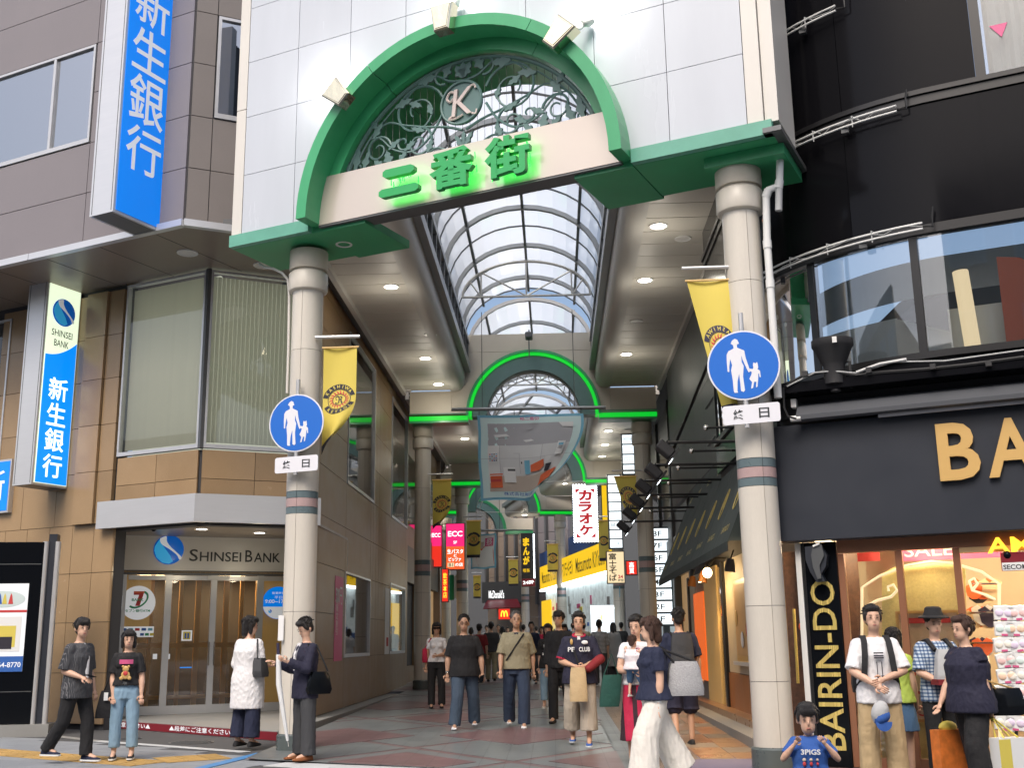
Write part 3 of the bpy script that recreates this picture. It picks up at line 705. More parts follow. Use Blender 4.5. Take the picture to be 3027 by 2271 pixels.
# name beam
mat('beam_face', (0.60, 0.53, 0.47), 0.22, metal=0.35, var=0.04, scale=1.5)
MB().box(fp(0.60, 7.262, 0.02), SD * 4.62, -SN * 0.3, (0, 0, 0.725)).build('name_beam', 'beam_face', gate)
MB().box(fp(0.60, 7.235, 0.01), SD * 4.62, -SN * 0.3, (0, 0, 0.024)).build('beam_underside', 'steel_dark', gate)
# lettering, standing proud of the beam, green neon behind each letter
LZ = [(1.77, 2.38, 7.38, 7.79, '二'), (2.57, 3.24, 7.30, 7.86, '番'), (3.41, 4.06, 7.29, 7.86, '街')]
for s0, s1, z0, z1, ch in LZ:
    if ch == '二':
        for zc, l0, l1 in ((7.70, 1.83, 2.33), (7.42, 1.77, 2.40)):
            q = MB(); q.loft([[fp(l0 + 0.05, zc - 0.06, d), fp(l1 - 0.05, zc - 0.06, d), fp(l1, zc - 0.03, d), fp(l1, zc + 0.03, d), fp(l1 - 0.05, zc + 0.06, d), fp(l0 + 0.05, zc + 0.06, d), fp(l0, zc + 0.03, d), fp(l0, zc - 0.03, d)] for d in (0.16, 0.25)])
            q.build('letter_stroke', 'green_letter', gate)
    else:
        lettering('letter', ch, gate, 'green_letter', fp(s0, z0, 0.16), SD, Z, s1 - s0, z1 - z0, bold=0.032, ext=0.075)
    rs = random.Random(ord(ch)); q = MB()         # glowing glass tubes behind the letter
    for k in range(26):
        a = s0 + (s1 - s0) * (0.03 + 0.94 * rs.random()); b = z0 + (z1 - z0) * (0.02 + 0.8 * rs.random()); l = 0.05 + 0.07 * rs.random()
        q.tube([fp(a, b, 0.10), fp(a + 0.008, b + l / 2, 0.115), fp(a - 0.004, b + l, 0.10)], 0.007, 4)
    q.build('neon_tubes', 'neon_bright', gate)
    d = bpy.data.lights.new('neon_glow', 'AREA'); d.shape = 'RECTANGLE'; d.size = s1 - s0; d.size_y = 0.45; d.energy = 1.2; d.color = (0.05, 1.0, 0.12)
    o = bpy.data.objects.new('glow', d); COL.objects.link(o); c = fp((s0 + s1) / 2, (z0 + z1) / 2, 0.13)
    o.matrix_world = Matrix.Translation(Vector(c)) @ Vector(SN).to_track_quat('Z', 'Y').to_matrix().to_4x4()
    o.parent = gate; o.matrix_parent_inverse = Matrix.Translation(Vector(gate.location)).inverted()
# wrought iron lunette
grille = thing('iron_lunette', 'wrought iron scroll lunette with round letter medallion inside the green arch', 'grille', fp(SCN, 7.99, -0.14))
gx = lambda x, y, d=-0.14: fp(SCN + x, ZSP + y, d)
MB().tube([gx(-2.06 * math.cos(a), 2.06 * math.sin(a)) for a in [math.asin(0.73 / 2.06) + (math.pi - 2 * math.asin(0.73 / 2.06)) * k / 40 for k in range(41)]], 0.03, 6).build('outer_ring', 'iron_green', grille, True)
def spiral(cx, cy, r0, r1, a0, turns, n=30): return [(cx + (r0 + (r1 - r0) * k / n) * math.cos(a0 + turns * 2 * math.pi * k / n), cy + (r0 + (r1 - r0) * k / n) * math.sin(a0 + turns * 2 * math.pi * k / n)) for k in range(n + 1)]
def crom(P, n=8):
    P = [P[0]] + list(P) + [P[-1]]; out = []
    for i in range(1, len(P) - 2):
        p0, p1, p2, p3 = [np.array(p, float) for p in P[i - 1:i + 3]]
        for k in range(n):
            t = k / n; out.append(tuple(0.5 * (2 * p1 + (p2 - p0) * t + (2 * p0 - 5 * p1 + 4 * p2 - p3) * t * t + (3 * p1 - p0 - 3 * p2 + p3) * t ** 3)))
    return out + [tuple(P[-2])]
def leaf(x, y, ang, L, w, m='iron_green', lobes=3):
    ca, sa = math.cos(ang), math.sin(ang); pts = []
    for k in range(13):
        t = k / 12; ww = w * math.sin(math.pi * min(1, t * 1.05)) * (1 - 0.45 * t) * (1 + 0.35 * math.sin(t * math.pi * 2 * lobes)); pts.append((t * L, ww + 0.15 * w * math.sin(t * 3)))
    for k in range(11, 0, -1):
        t = k / 12; ww = w * math.sin(math.pi * min(1, t * 1.05)) * (1 - 0.45 * t) * (1 + 0.35 * math.sin(t * math.pi * 2 * lobes + 0.6)); pts.append((t * L, -ww + 0.15 * w * math.sin(t * 3)))
    return MB().prism([gx(x + a * ca - b * sa, y + a * sa + b * ca, -0.155) for a, b in pts], SN * 0.035)
for m in (-1, 1):
    S_ = [spiral(0.74, 1.46, 0.42, 0.10, math.pi * 0.9, -1.55), spiral(0.72, 0.98, 0.24, 0.05, math.pi * 0.5, 1.3), spiral(1.40, 1.02, 0.22, 0.05, math.pi * 0.95, -1.35),
          crom([(0.03, 1.02), (0.28, 1.12), (0.62, 1.20), (0.95, 1.30), (1.22, 1.40), (1.42, 1.34)]), crom([(0.34, 1.34), (0.52, 1.06), (0.80, 0.88), (1.12, 0.96), (1.38, 1.20), (1.55, 1.22)]),
          crom([(0.24, 0.75), (0.45, 0.84), (0.66, 0.74)]), crom([(1.80, 0.74), (1.72, 0.95), (1.55, 1.22), (1.30, 1.46), (1.12, 1.62)]), spiral(0.34, 1.92, 0.15, 0.03, -math.pi * 0.6, 1.2),
          crom([(0.0, 1.76), (0.22, 1.80), (0.48, 1.94), (0.80, 1.82), (1.02, 1.60)]), spiral(0.98, 1.04, 0.13, 0.03, math.pi, 1.1), spiral(1.72, 0.82, 0.09, 0.02, math.pi * 0.7, 1.2)]
    for P in S_:
        MB().tube([gx(m * x, y) for x, y in P], [0.021 - 0.008 * k / len(P) for k in range(len(P))], 5).build('scroll', 'iron_green', grille, True)
    for (x, y, a, L, w) in ((1.78, 0.75, 1.75, 0.42, 0.07), (1.64, 0.74, 1.9, 0.36, 0.06), (1.88, 0.74, 1.4, 0.30, 0.05), (1.48, 1.2, 2.2, 0.30, 0.06), (1.12, 1.60, 2.9, 0.32, 0.07), (1.18, 0.74, 1.3, 0.26, 0.08), (1.30, 0.74, 0.7, 0.22, 0.06),
                            (1.05, 0.74, 2.3, 0.22, 0.06), (0.74, 1.88, 3.0, 0.32, 0.09), (0.62, 1.14, 0.4, 0.26, 0.05), (0.88, 1.62, 3.6, 0.24, 0.06), (0.58, 0.80, 2.0, 0.22, 0.06), (1.22, 0.98, 2.6, 0.26, 0.05), (0.30, 1.86, 2.0, 0.26, 0.08), (0.50, 1.36, 1.2, 0.2, 0.05), (1.40, 1.34, 0.9, 0.22, 0.05), (0.96, 0.90, 2.6, 0.24, 0.05)):
        leaf(m * x, y, a if m > 0 else math.pi - a, L, w).build('iron_leaf', 'iron_green', grille)
for a in (-0.5, 0, 0.5): leaf(0, 1.80, math.pi / 2 + a, 0.26, 0.08).build('iron_leaf', 'iron_green', grille)
for a in (-0.6, 0, 0.6): leaf(0, 0.76, math.pi / 2 + a, 0.26, 0.05).build('iron_leaf', 'iron_green', grille)
MB().lathe(gx(-0.03, 1.42, -0.17), [(0.31, 0), (0.31, 0.05)], 36, SN).build('medallion', 'iron_green', grille, True)
MB().tube([gx(-0.03 + 0.315 * math.cos(2 * math.pi * k / 36), 1.42 + 0.315 * math.sin(2 * math.pi * k / 36), -0.11) for k in range(37)], 0.022, 6).build('medallion_rim', 'iron_green', grille, True)
mat('medallion_letter', (0.62, 0.52, 0.50), 0.4)
lettering('monogram', 'K', grille, 'medallion_letter', gx(-0.17, 1.22, -0.115), SD, Z, 0.32, 0.40, bold=0.0, ext=0.03, shear=0.12)
for P in ([(-0.12, 1.58), (-0.20, 1.60), (-0.25, 1.52), (-0.20, 1.46), (-0.15, 1.50)], [(-0.16, 1.24), (-0.22, 1.20), (-0.12, 1.19), (0.0, 1.23)], [(0.10, 1.62), (0.18, 1.64), (0.20, 1.58)], [(0.14, 1.22), (0.20, 1.20), (0.22, 1.26)]):
    MB().tube([gx(x, y, -0.10) for x, y in crom(P, 5)], 0.018, 5).build('monogram_flourish', 'medallion_letter', grille)
mesh_ = MB()
for k in range(36):
    x = -2.0 + k * 4.0 / 35; y = math.sqrt(max(0, 2.04 ** 2 - x * x))
    if y > 0.74: mesh_.tube([gx(x, 0.73, -0.20), gx(x, y, -0.20)], 0.0035, 3)
mesh_.build('bird_wire', 'iron_dark', grille)
# mirrored keystone lamps riding on the arch
for k, ang in enumerate((math.radians(135), math.radians(90), math.radians(45))):
    c = apt(2.41, math.pi - ang, 0.35); rd = SD * math.cos(ang) + Z * math.sin(ang); td = np.cross(rd, SN)
    t = thing('keystone_lamp', ['polished keystone wall lamp on the left haunch of the green arch', 'polished keystone wall lamp at the crown of the green arch', 'polished keystone wall lamp on the right haunch of the green arch'][k], 'wall lamp', c, 'keystone lamps on the arch')
    wo, wi, lo, li = 0.17, 0.115, 0.19, -0.20
    ring = lambda d, g_: [c + td * (-wo + g_) + rd * (lo - g_) + SN * d, c + td * (wo - g_) + rd * (lo - g_) + SN * d, c + td * (wi - g_) + rd * (li + g_) + SN * d, c + td * (-wi + g_) + rd * (li + g_) + SN * d]
    MB().loft([ring(-0.02, 0), ring(0.14, 0), ring(0.16, 0.02)]).build('housing', 'brass_mirror', t)
    q = MB(); q.loft([[p + SN * 0.0 for p in ring(0.163, 0.03)], ring(0.168, 0.035)]); q.build('mirror_face', 'brass_mirror', t)
    b0 = c + rd * 0.22 + SN * 0.02 - SN * 0.2
    MB().tube([c - SN * 0.0 + rd * 0.1 - SN * 0.03, b0 + rd * 0.05, b0 + rd * 0.12], 0.035, 10).build('arm', 'white_paint', t, True)
    MB().lathe(b0 + rd * 0.10, [(0.05, 0), (0.085, 0.05), (0.09, 0.12), (0.075, 0.125)], 16, rd * 0.9 - SN * 0.35).build('spot_head', 'white_paint', t, True)
    MB().lathe(b0 + rd * 0.215 - SN * 0.043, [(0.072, 0), (0.072, 0.006)], 16, rd * 0.9 - SN * 0.35).build('bulb', 'lamp_disc', t)
    d = bpy.data.lights.new('spot_glow', 'POINT'); d.energy = 14; d.color = (1, 0.97, 0.9); d.shadow_soft_size = 0.08
    o = bpy.data.objects.new('glow', d); COL.objects.link(o); o.parent = t; o.location = tuple(b0 + rd * 0.32 - SN * 0.02 + SN * 0.12 - c)
downlight(onz(743, 527, 7.196), 'small round recessed lamp in the green gate soffit beside the bank column', 0.09, False)
# drain pipe and gutter at the right end of the gate
pp = thing('drain_pipe', 'white plastic drain pipe with cranked bends running down the right gate column', 'pipe', COLR + V3(0.4, -0.1, 0))
xp = lambda x, y: onpl(x, y, COLR + SN * 0.12, SN)
P = [xp(1685, 330), xp(1684, 390), xp(1682, 402), xp(1660, 410), xp(1655, 424), xp(1657, 520)] + [xp(1657 + 24 * t, 520 + 340 * t) for t in (0.25, 0.5, 0.75, 1.0)]
MB().tube(P, 0.045, 12).build('pipe', 'pipe_white', pp, True)
for i in (1, 3, 5, 6, 8): MB().tube([P[i], P[i] + (P[i + 1] - P[i]) * (0.1 / np.linalg.norm(P[i + 1] - P[i]))], 0.053, 12).build('sleeve', 'pipe_white', pp, True)
MB().tube([xp(1683, 400), xp(1682, 455)], 0.043, 12).build('stub', 'cable_grey', pp, True)
for y in (475, 845): MB().tube([xp(1647, y + 2), xp(1658, y)], 0.018, 6).build('bracket', 'frame_copper', pp)
MB().box(fp(7.02, 7.2, 0.10), SD * 0.22, -SN * 1.5, (0, 0, 0.06)).build('gutter', 'steel_dark', gate)
cable = MB(); cable.tube([onpl(x, y, COLL + SN * 0.1, SN) for x, y in ((560, 570), (572, 578), (590, 580), (610, 590), (622, 604), (625, 640), (623, 760), (620, 850))], 0.02, 8)
tag(cable.build('cable_conduit', 'trim_cream', None, True), 'pale bent cable conduit running down the left gate column', 'conduit')
# ---------------------------------------------------------------- bank building on the left corner
s_ = lambda x, y: (x / KP, y / KP)
PB = onz(*s_(165, 2140), 0.1); PB[2] = 0
onB = lambda x, y, d=0.0: onpl(x / KP, y / KP, PB + SN * d, SN)          # source pixels
PC = onB(592, 1328); PC[2] = 0
onC = lambda x, y, d=0.0: onpl(x / KP, y / KP, PC + CN * d, CN)
PZ = 0.15
PD = onz(*s_(478, 2114), PZ); PD[2] = 0
onD = lambda x, y, d=0.0: onpl(x / KP, y / KP, PD + CN * d, CN)
SOF = 8.244
PU = onz(*s_(0, 790), SOF); PU[2] = 0
onU = lambda x, y, d=0.0: onpl(x / KP, y / KP, PU + SN * d, SN)
PV = onU(555, 450); PV[2] = 0                                             # corner of the upper floors
XS = -4.30
bank = thing('bank_building', 'brown granite and grey panel bank building with chamfered corner entrance', 'building', PC)
bs = lambda s, z, d=0.0: PC + SD * s + SN * d + Z * z                      # s<=0 on the street wall
cs = lambda s, z, d=0.0: PC + CD * s + CN * d + Z * z                      # s>=0 on the chamfer
vs = lambda s, z, d=0.0: PV + SD * s + SN * d + Z * z
vc = lambda s, z, d=0.0: PV + CD * s + CN * d + Z * z
ds = lambda s, z, d=0.0: PD + CD * s + CN * d + Z * z
CE = (XS - PC[0]) / CD[0]                                                  # length of the chamfer
rowsB = [0.1, 0.98, 1.87, 2.76, 3.65, 4.62, 5.507, 6.398, 7.253, 8.14]
def tiles(fn, ss, zs, m='granite', g_=0.005, th=0.03, skip=None, name='stone_tile', d=0.0, parent=None):
    for i in range(len(ss) - 1):
        for j in range(len(zs) - 1):
            if skip and skip((ss[i] + ss[i + 1]) / 2, (zs[j] + zs[j + 1]) / 2): continue
            a = fn(ss[i] + g_, zs[j] + g_, d); u = fn(ss[i + 1] - g_, zs[j] + g_, d) - a; n = fn(0, 0, d - th) - fn(0, 0, d)
            MB().box(a, u, n, (0, 0, zs[j + 1] - zs[j] - 2 * g_)).build(name, m, parent or bank)
# dark core behind the stone
core = MB()
core.box(bs(-9, 0, -0.05), bs(-1.95, 0, -0.05) - bs(-9, 0, -0.05), -SN * 0.25, (0, 0, 4.86)); core.box(bs(-9, 0, -0.05), bs(-2.05, 0) - bs(-9, 0), -SN * 0.25, (0, 0, SOF))
core.box(bs(-1.95, 3.5, -0.05), SD * 1.92, -SN * 0.25, (0, 0, 1.34)); core.box(cs(0.02, 3.5, -0.05), CD * (CE - 0.05), -CN * 0.25, (0, 0, 1.34))
core.build('wall_core', 'joint_dark', bank)
leftwin = lambda s, z: (s < -5.0 and 4.95 < z < 8.0)
tiles(bs, [-8.4, -7.8, -7.2, -6.6, -6.0, -5.4, -4.8, -4.2, -3.6, -3.0, -2.45, -1.93], rowsB[:5], skip=None)
tiles(bs, [-8.4, -7.4, -6.4, -5.4, -4.4, -3.5, -2.98], rowsB[4:], skip=leftwin)
tiles(bs, [-2.95, -2.42], rowsB[4:], d=0.10, th=0.13); tiles(bs, [-2.41, -2.03], rowsB[4:], d=0.05, th=0.08)
tiles(bs, [-1.98, -1.02, -0.04], [3.65, 4.32, 4.84]); tiles(cs, [0.04, 0.98, 1.9, CE - 0.02], [3.65, 4.32, 4.84])
# return wall beside the entrance, down to the door plane
E0, E1 = bs(-1.93, 0), onD(350, 1700); E1[2] = 0; ed = E1 - E0; eL = np.linalg.norm(ed)
tiles(lambda s, z, d=0.0: E0 + ed * (s / eL) + Z * z + V3(-ed[1], ed[0], 0) / eL * d * -1, [0.0, eL / 2, eL], rowsB[:5])
MB().box(bs(-2.05, 8.14, 0.02), SD * 0.0 + SD * 0.02, -SN * 0.2, (0, 0, 0.1)).build('filler', 'joint_dark', bank)
# corner windows of the first floor
def window(fn, s0, s1, z0, z1, nb, name, bm='blind', fw=0.07, gl='pane_mirror', mull=(), parent=bank, depth=0.12, tilt=0.35, sill='steel_brushed'):
    fr = MB(); U = lambda a, b, z, zz, d0, d1: fr.box(fn(a, z, d0), fn(b, z, d0) - fn(a, z, d0), fn(a, z, d1) - fn(a, z, d0), (0, 0, zz - z))
    U(s0, s1, z0, z0 + fw, 0.02, -0.08); U(s0, s1, z1 - fw * 0.6, z1, 0.02, -0.08); U(s0, s0 + fw * 0.6, z0 + fw, z1 - fw * 0.6, 0.019, -0.08); U(s1 - fw * 0.6, s1, z0 + fw, z1 - fw * 0.6, 0.019, -0.08)
    for m_ in mull: U(m_ - fw * 0.4, m_ + fw * 0.4, z0 + fw, z1 - fw * 0.6, 0.018, -0.08)
    f = fr.build(name, sill, parent)
    MB().quad(fn(s0 + 0.03, z0 + fw * 0.5, -0.03), fn(s1 - 0.03, z0 + fw * 0.5, -0.03), fn(s1 - 0.03, z1 - fw * 0.5, -0.03), fn(s0 + 0.03, z1 - fw * 0.5, -0.03)).build('pane', gl, f)
    w = (s1 - s0 - 0.12) / nb
    for k in range(nb):
        a = s0 + 0.06 + w * k
        q = MB(); q.quad(fn(a, z0 + 0.12, -depth), fn(a + w * 0.97, z0 + 0.12, -depth - w * tilt), fn(a + w * 0.97, z1 - 0.08, -depth - w * tilt), fn(a, z1 - 0.08, -depth)); q.build('blind_slat', bm, f)
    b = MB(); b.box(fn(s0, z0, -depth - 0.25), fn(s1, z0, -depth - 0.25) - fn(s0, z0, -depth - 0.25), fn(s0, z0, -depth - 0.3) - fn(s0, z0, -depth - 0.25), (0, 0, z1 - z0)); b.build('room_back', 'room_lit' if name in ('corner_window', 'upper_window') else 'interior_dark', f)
    return f
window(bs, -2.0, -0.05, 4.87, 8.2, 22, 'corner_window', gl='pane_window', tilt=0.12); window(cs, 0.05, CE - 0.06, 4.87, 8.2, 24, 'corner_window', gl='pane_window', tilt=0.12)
MB().prism([bs(-0.05, 4.86, 0.02), PC + Z * 4.86 + (SN + CN) * 0.02, cs(0.05, 4.86, 0.02), PC + Z * 4.86 - (SN + CN) * 0.08], (0, 0, 3.36)).build('corner_mullion', 'steel_dark', bank)
window(bs, -7.6, -5.15, 5.0, 8.0, 14, 'side_window', gl='pane_window')
# silver canopy over the entrance and its soffit
def fold(z0, z1, d, th, m, name, sl=-2.25, sr=None):
    sr = CE + 0.05 if sr is None else sr
    corner = lambda dd: PC + (SN + CN) / np.linalg.norm(SN + CN) * (dd / math.cos(math.acos(SN @ CN) / 2))
    a, b, c = bs(sl, 0, d), corner(d), cs(sr, 0, d); a2, b2, c2 = bs(sl, 0, d - th), corner(d - th), cs(sr, 0, d - th)
    MB().prism([a + Z * z0, b + Z * z0, b2 + Z * z0, a2 + Z * z0], (0, 0, z1 - z0)).build(name, m, bank); MB().prism([b + Z * z0, c + Z * z0, c2 + Z * z0, b2 + Z * z0], (0, 0, z1 - z0)).build(name, m, bank)
fold(3.535, 4.03, 0.16, 0.10, 'steel_brushed', 'canopy_face')
sof = MB(); sof.prism([bs(-2.2, 3.56, 0.06), PC + Z * 3.56, cs(CE, 3.56, 0.06), ds((XS - PD[0]) / CD[0], 3.56), ds(-1.05, 3.56)], (0, 0, 0.05)); sof.build('canopy_soffit', 'soffit_brown', bank)
for x, y in ((436, 1143), (561, 1151)):
    downlight(onz(x, y, 3.555) , 'lit downlight under the silver bank canopy, %s' % ('above the round logo' if x < 500 else 'nearer the gate column'), 0.10, True, 6, 'canopy downlights', (1.0, 0.85, 0.6))
tag(MB().ell(onz(332, 1143, 3.52), (0.05, 0, 0), (0, 0.05, 0), (0, 0, 0.05)).build('dome_camera', 'black_gloss', None, True), 'small black dome camera under the bank canopy', 'camera')
# entrance: name board, glass screen and doors
SL, SR = (onD(350, 1620) - PD) @ CD, (XS - PD[0]) / CD[0]
MB().box(ds(SL, 2.89, 0.02), CD * (SR - SL), -CN * 0.06, (0, 0, 0.665)).build('name_board', 'sign_board', bank)
MB().box(ds(SL, 2.80, 0.0), CD * (SR - SL), -CN * 0.1, (0, 0, 0.088)).build('head_rail', 'steel_dark', bank)
L0 = onD(565, 1668); L1 = onD(829, 1664); zA = onD(700, 1658)[2]
tD = lambda x, y: np.array([(onD(x, y) - PD) @ CD, onD(x, y)[2]])
a, b = tD(560, 1655), tD(826, 1600)
for ch, xx0, xx1, tall in (('S', 559, 584, 1), ('HINSEI', 590, 712, 0), ('B', 724, 745, 1), ('ANK', 750, 827, 0)):
    l, r = tD(xx0, 1650)[0], tD(xx1, 1650)[0]; zb_ = 3.075
    lettering('board_letter', ch, bank, 'letter_dark', ds(l, zb_, 0.022), CD, Z, r - l, 0.235 if tall else 0.19, bold=0.006, ext=0.02)
def sphere_logo(c, r, u, v, n, parent, k=1.0):
    q = MB(); q.ell(c, u * r, v * r, n * r * 0.08, 28, 8); q.build('logo_ball', 'logo_blue', parent, True)
    up_ = [(-0.66, 0.70), (-0.95, 0.20), (-0.98, -0.10), (-0.8, -0.55), (-0.4, -0.9), (0.05, -0.98), (0.3, -0.8), (0.1, -0.4), (-0.25, 0.05), (-0.5, 0.4)]
    MB().prism([c + u * x * r * 0.98 + v * y * r * 0.98 + n * r * 0.085 for x, y in up_], n * 0.003).build('logo_shade', 'logo_cyan', parent)
    W_ = crom([(-0.62, 0.76), (-0.22, 0.90), (-0.16, 0.55), (0.10, 0.20), (0.55, -0.20), (0.86, -0.52), (0.72, -0.66), (0.52, -0.34), (0.05, 0.02), (-0.42, 0.30), (-0.60, 0.52), (-0.62, 0.76)], 5)[:-1]
    MB().prism([c + u * x * r + v * y * r + n * r * 0.09 for x, y in W_], n * 0.004).build('logo_swoosh', 'sign_white', parent)
cL = onD(499, 1626, 0.03); sphere_logo(cL, 0.29, CD, Z, CN, bank)
def rail(s, w, z0=PZ, z1=2.80, m='alu', nm='door_post', d=0.03): return MB().box(ds(s - w / 2, z0, d), CD * w, -CN * 0.08, (0, 0, z1 - z0)).build(nm, m, bank)
sx = lambda x: tD(x, 2000)[0]
posts = [sx(x) for x in (352, 484, 620, 760)] + [SR - 0.05]
for s, w in zip(posts, (0.06, 0.13, 0.12, 0.13, 0.06)): rail(s, w)
for a, b in zip(posts[:-1], posts[1:]):
    MB().box(ds(a + 0.06, PZ, 0.02), CD * (b - a - 0.12), -CN * 0.06, (0, 0, 0.16)).build('bottom_rail', 'alu', bank)
    MB().box(ds(a + 0.06, 2.70, 0.02), CD * (b - a - 0.12), -CN * 0.06, (0, 0, 0.09)).build('top_rail', 'alu', bank)
    MB().box(ds(a + 0.06, PZ + 0.16, 0.0), CD * (b - a - 0.12), -CN * 0.008, (0, 0, 2.38)).build('door_glass', 'pane_clear', bank)
MB().box(ds(sx(600), 2.72, 0.06), CD * 0.42, -CN * 0.05, (0, 0, 0.07)).build('door_sensor', 'white_paint', bank)
for x in (613, 628): MB().tube([ds(sx(x), 1.05, 0.06), ds(sx(x), 1.5, 0.06)], 0.012, 6).build('pull_handle', 'chrome', bank)
# wood slat screen and lit lobby behind the glass
lob = MB(); z_ = PZ
MB().box(ds(SL, 0.1, -1.6), CD * (SR - SL), -CN * 0.05, (0, 0, 2.75)).build('lobby_wall', 'interior_dark', bank)
MB().box(ds(SL, PZ - 0.03, 0), CD * (SR - SL), -CN * 1.6, (0, 0, 0.03)).build('lobby_floor', 'tile_lamplit', bank)
MB().box(ds(SL, 2.84, 0), CD * (SR - SL), -CN * 1.6, (0, 0, 0.03)).build('lobby_ceiling', 'interior_warm', bank)
k = 0; s = SL + 0.12
while s < SR - 0.1:
    MB().box(ds(s, PZ, -0.28), CD * (0.10 if k % 2 else 0.075), -CN * 0.08, (0, 0, 2.66)).build('wood_slat', 'wood_slat', bank); s += 0.32 if k % 3 else 0.24; k += 1
MB().box(ds(SL, 1.40, -0.27), CD * (SR - SL), -CN * 0.05, (0, 0, 0.09)).build('wood_rail', 'wood_slat', bank); MB().box(ds(SL, 0.42, -0.27), CD * (SR - SL), -CN * 0.05, (0, 0, 0.07)).build('wood_rail', 'wood_slat', bank)
MB().box(ds(sx(770), PZ, -0.24), CD * 0.5, -CN * 0.03, (0, 0, 2.6)).build('lit_panel', 'wood_pale', bank)
MB().box(ds(sx(352) + 0.02, 1.8, -0.24), CD * 0.5, -CN * 0.03, (0, 0, 1.0)).build('lit_panel', 'wood_pale', bank)
MB().box(ds(sx(540), 1.0, -0.5), CD * 0.35, -CN * 0.02, (0, 0, 0.02)).build('light_line', 'sign_blue_lit', bank)
for s in (SL + 0.7, (SL + SR) / 2, SR - 0.7):
    d = bpy.data.lights.new('lobby_lamp', 'AREA'); d.size = 0.5; d.energy = 20; d.color = (1, 0.66, 0.32); o = bpy.data.objects.new('lobby_lamp', d); COL.objects.link(o); o.parent = bank; o.location = tuple(ds(s, 2.8, -0.7) - PC)
    MB().box(ds(s - 0.25, 2.815, -0.95), CD * 0.5, CN * 0.5, (0, 0, 0.02)).build('lobby_light', 'lamp_warm', bank)
# stickers on the glass
def disc(c, r, n, m, name, label, cat, parent=None, th=0.006, rim=None):
    t = thing(name, label, cat, c); MB().lathe(c, [(r, 0), (r, th)], 36, n).build('disc', m, t); return t
c7 = onD(408, 1783, 0.012); t7 = disc(c7, 0.325, CN, 'sign_white', 'round_sticker', 'round white teller machine sticker with green ring on the bank glass', 'sticker')
ud, vd = CD, Z
def flat(parent, pts, c, u, v, n, m, lift, name, sc=1.0): return MB().prism([c + u * x * sc + v * y * sc + n * lift for x, y in pts], n * 0.002).build(name, m, parent)
arc = [(0.19 * math.cos(a) * 1.0, 0.16 * math.sin(a) + 0.06 + 0.06 * math.cos(a)) for a in np.linspace(-2.6, 1.0, 24)] + [(0.155 * math.cos(a), 0.125 * math.sin(a) + 0.06 + 0.05 * math.cos(a)) for a in np.linspace(1.0, -2.6, 24)]
flat(t7, arc, c7, ud, vd, CN, 'print_green', 0.008, 'ring')
flat(t7, [(-0.09, 0.22), (0.11, 0.22), (0.03, -0.06), (-0.05, -0.06), (0.01, 0.15), (-0.09, 0.15)], c7, ud, vd, CN, 'print_red', 0.010, 'numeral')
flat(t7, [(-0.09, 0.22), (0.11, 0.22), (0.10, 0.185), (-0.09, 0.185)], c7, ud, vd, CN, 'print_orange', 0.0125, 'numeral_top')
lettering('print', 'BANK', t7, 'print_green', c7 - ud * 0.12 + vd * 0.03 + CN * 0.012, ud, vd, 0.22, 0.055, 0.02)
lettering('print', 'セブン銀行ATM', t7, 'print_green', c7 - ud * 0.23 - vd * 0.18 + CN * 0.006, ud, vd, 0.46, 0.06, 0.02)
cb = onD(822, 1783, 0.012); tb = disc(cb, 0.325, CN, 'sign_blue', 'round_sticker', 'round blue opening hours sticker on the bank glass, cut by the column', 'sticker')
flat(tb, [(0.32 * math.cos(a), 0.32 * math.sin(a)) for a in np.linspace(math.pi + 0.25, 2 * math.pi - 0.25, 16)], cb, ud, vd, CN, 'sign_white', 0.008, 'lower_field')
lettering('print', '9:00~17:00', tb, 'sign_white', cb - ud * 0.27 - vd * 0.01 + CN * 0.006, ud, vd, 0.52, 0.075, 0.02); lettering('print', '営業時間', tb, 'sign_white', cb - ud * 0.13 + vd * 0.17 + CN * 0.006, ud, vd, 0.26, 0.05, 0.01); lettering('print', '平日', tb, 'sign_white', cb - ud * 0.08 + vd * 0.08 + CN * 0.006, ud, vd, 0.16, 0.055, 0.01)
sphere_logo(cb - ud * 0.16 - vd * 0.17 + CN * 0.01, 0.035, ud, vd, CN, tb)
cc = onD(405, 1869, 0.012); tcard = thing('card_sticker', 'pale strip of coloured card marks on the glass below the round sticker', 'sticker', cc)
MB().box(cc - ud * 0.31 - vd * 0.1, ud * 0.62, -CN * 0.004, vd * 0.2).build('sheet', 'sign_white', tcard)
for k, m in enumerate(('print_blue', 'print_cyan', 'print_red', 'print_blue', 'print_cyan')): MB().box(cc + ud * (-0.28 + k * 0.12) + vd * 0.02 + CN * 0.001, ud * 0.085, CN * 0.002, vd * 0.05).build('card_mark', m, tcard)
for k, m in enumerate(('print_blue', 'print_green', 'print_yellow')): MB().box(cc + ud * (0.06 + k * 0.09) - vd * 0.075 + CN * 0.001, ud * 0.07, CN * 0.002, vd * 0.05).build('card_mark', m, tcard)
cy_ = onD(552, 1880, 0.012); ty = thing('yellow_notice', 'small white and yellow notice on the bank door glass', 'notice', cy_)
MB().box(cy_ - ud * 0.1 - vd * 0.1, ud * 0.2, -CN * 0.004, vd * 0.2).build('sheet', 'sign_white', ty); MB().box(cy_ - ud * 0.07 - vd * 0.075 + CN * 0.001, ud * 0.14, CN * 0.002, vd * 0.15).build('yellow_field', 'print_yellow', ty)
MB().box(cy_ - ud * 0.04 - vd * 0.055 + CN * 0.003, ud * 0.03, CN * 0.002, vd * 0.1).build('mark', 'print_blue', ty); MB().box(cy_ + ud * 0.012 - vd * 0.055 + CN * 0.003, ud * 0.03, CN * 0.002, vd * 0.1).build('mark', 'print_blue', ty)
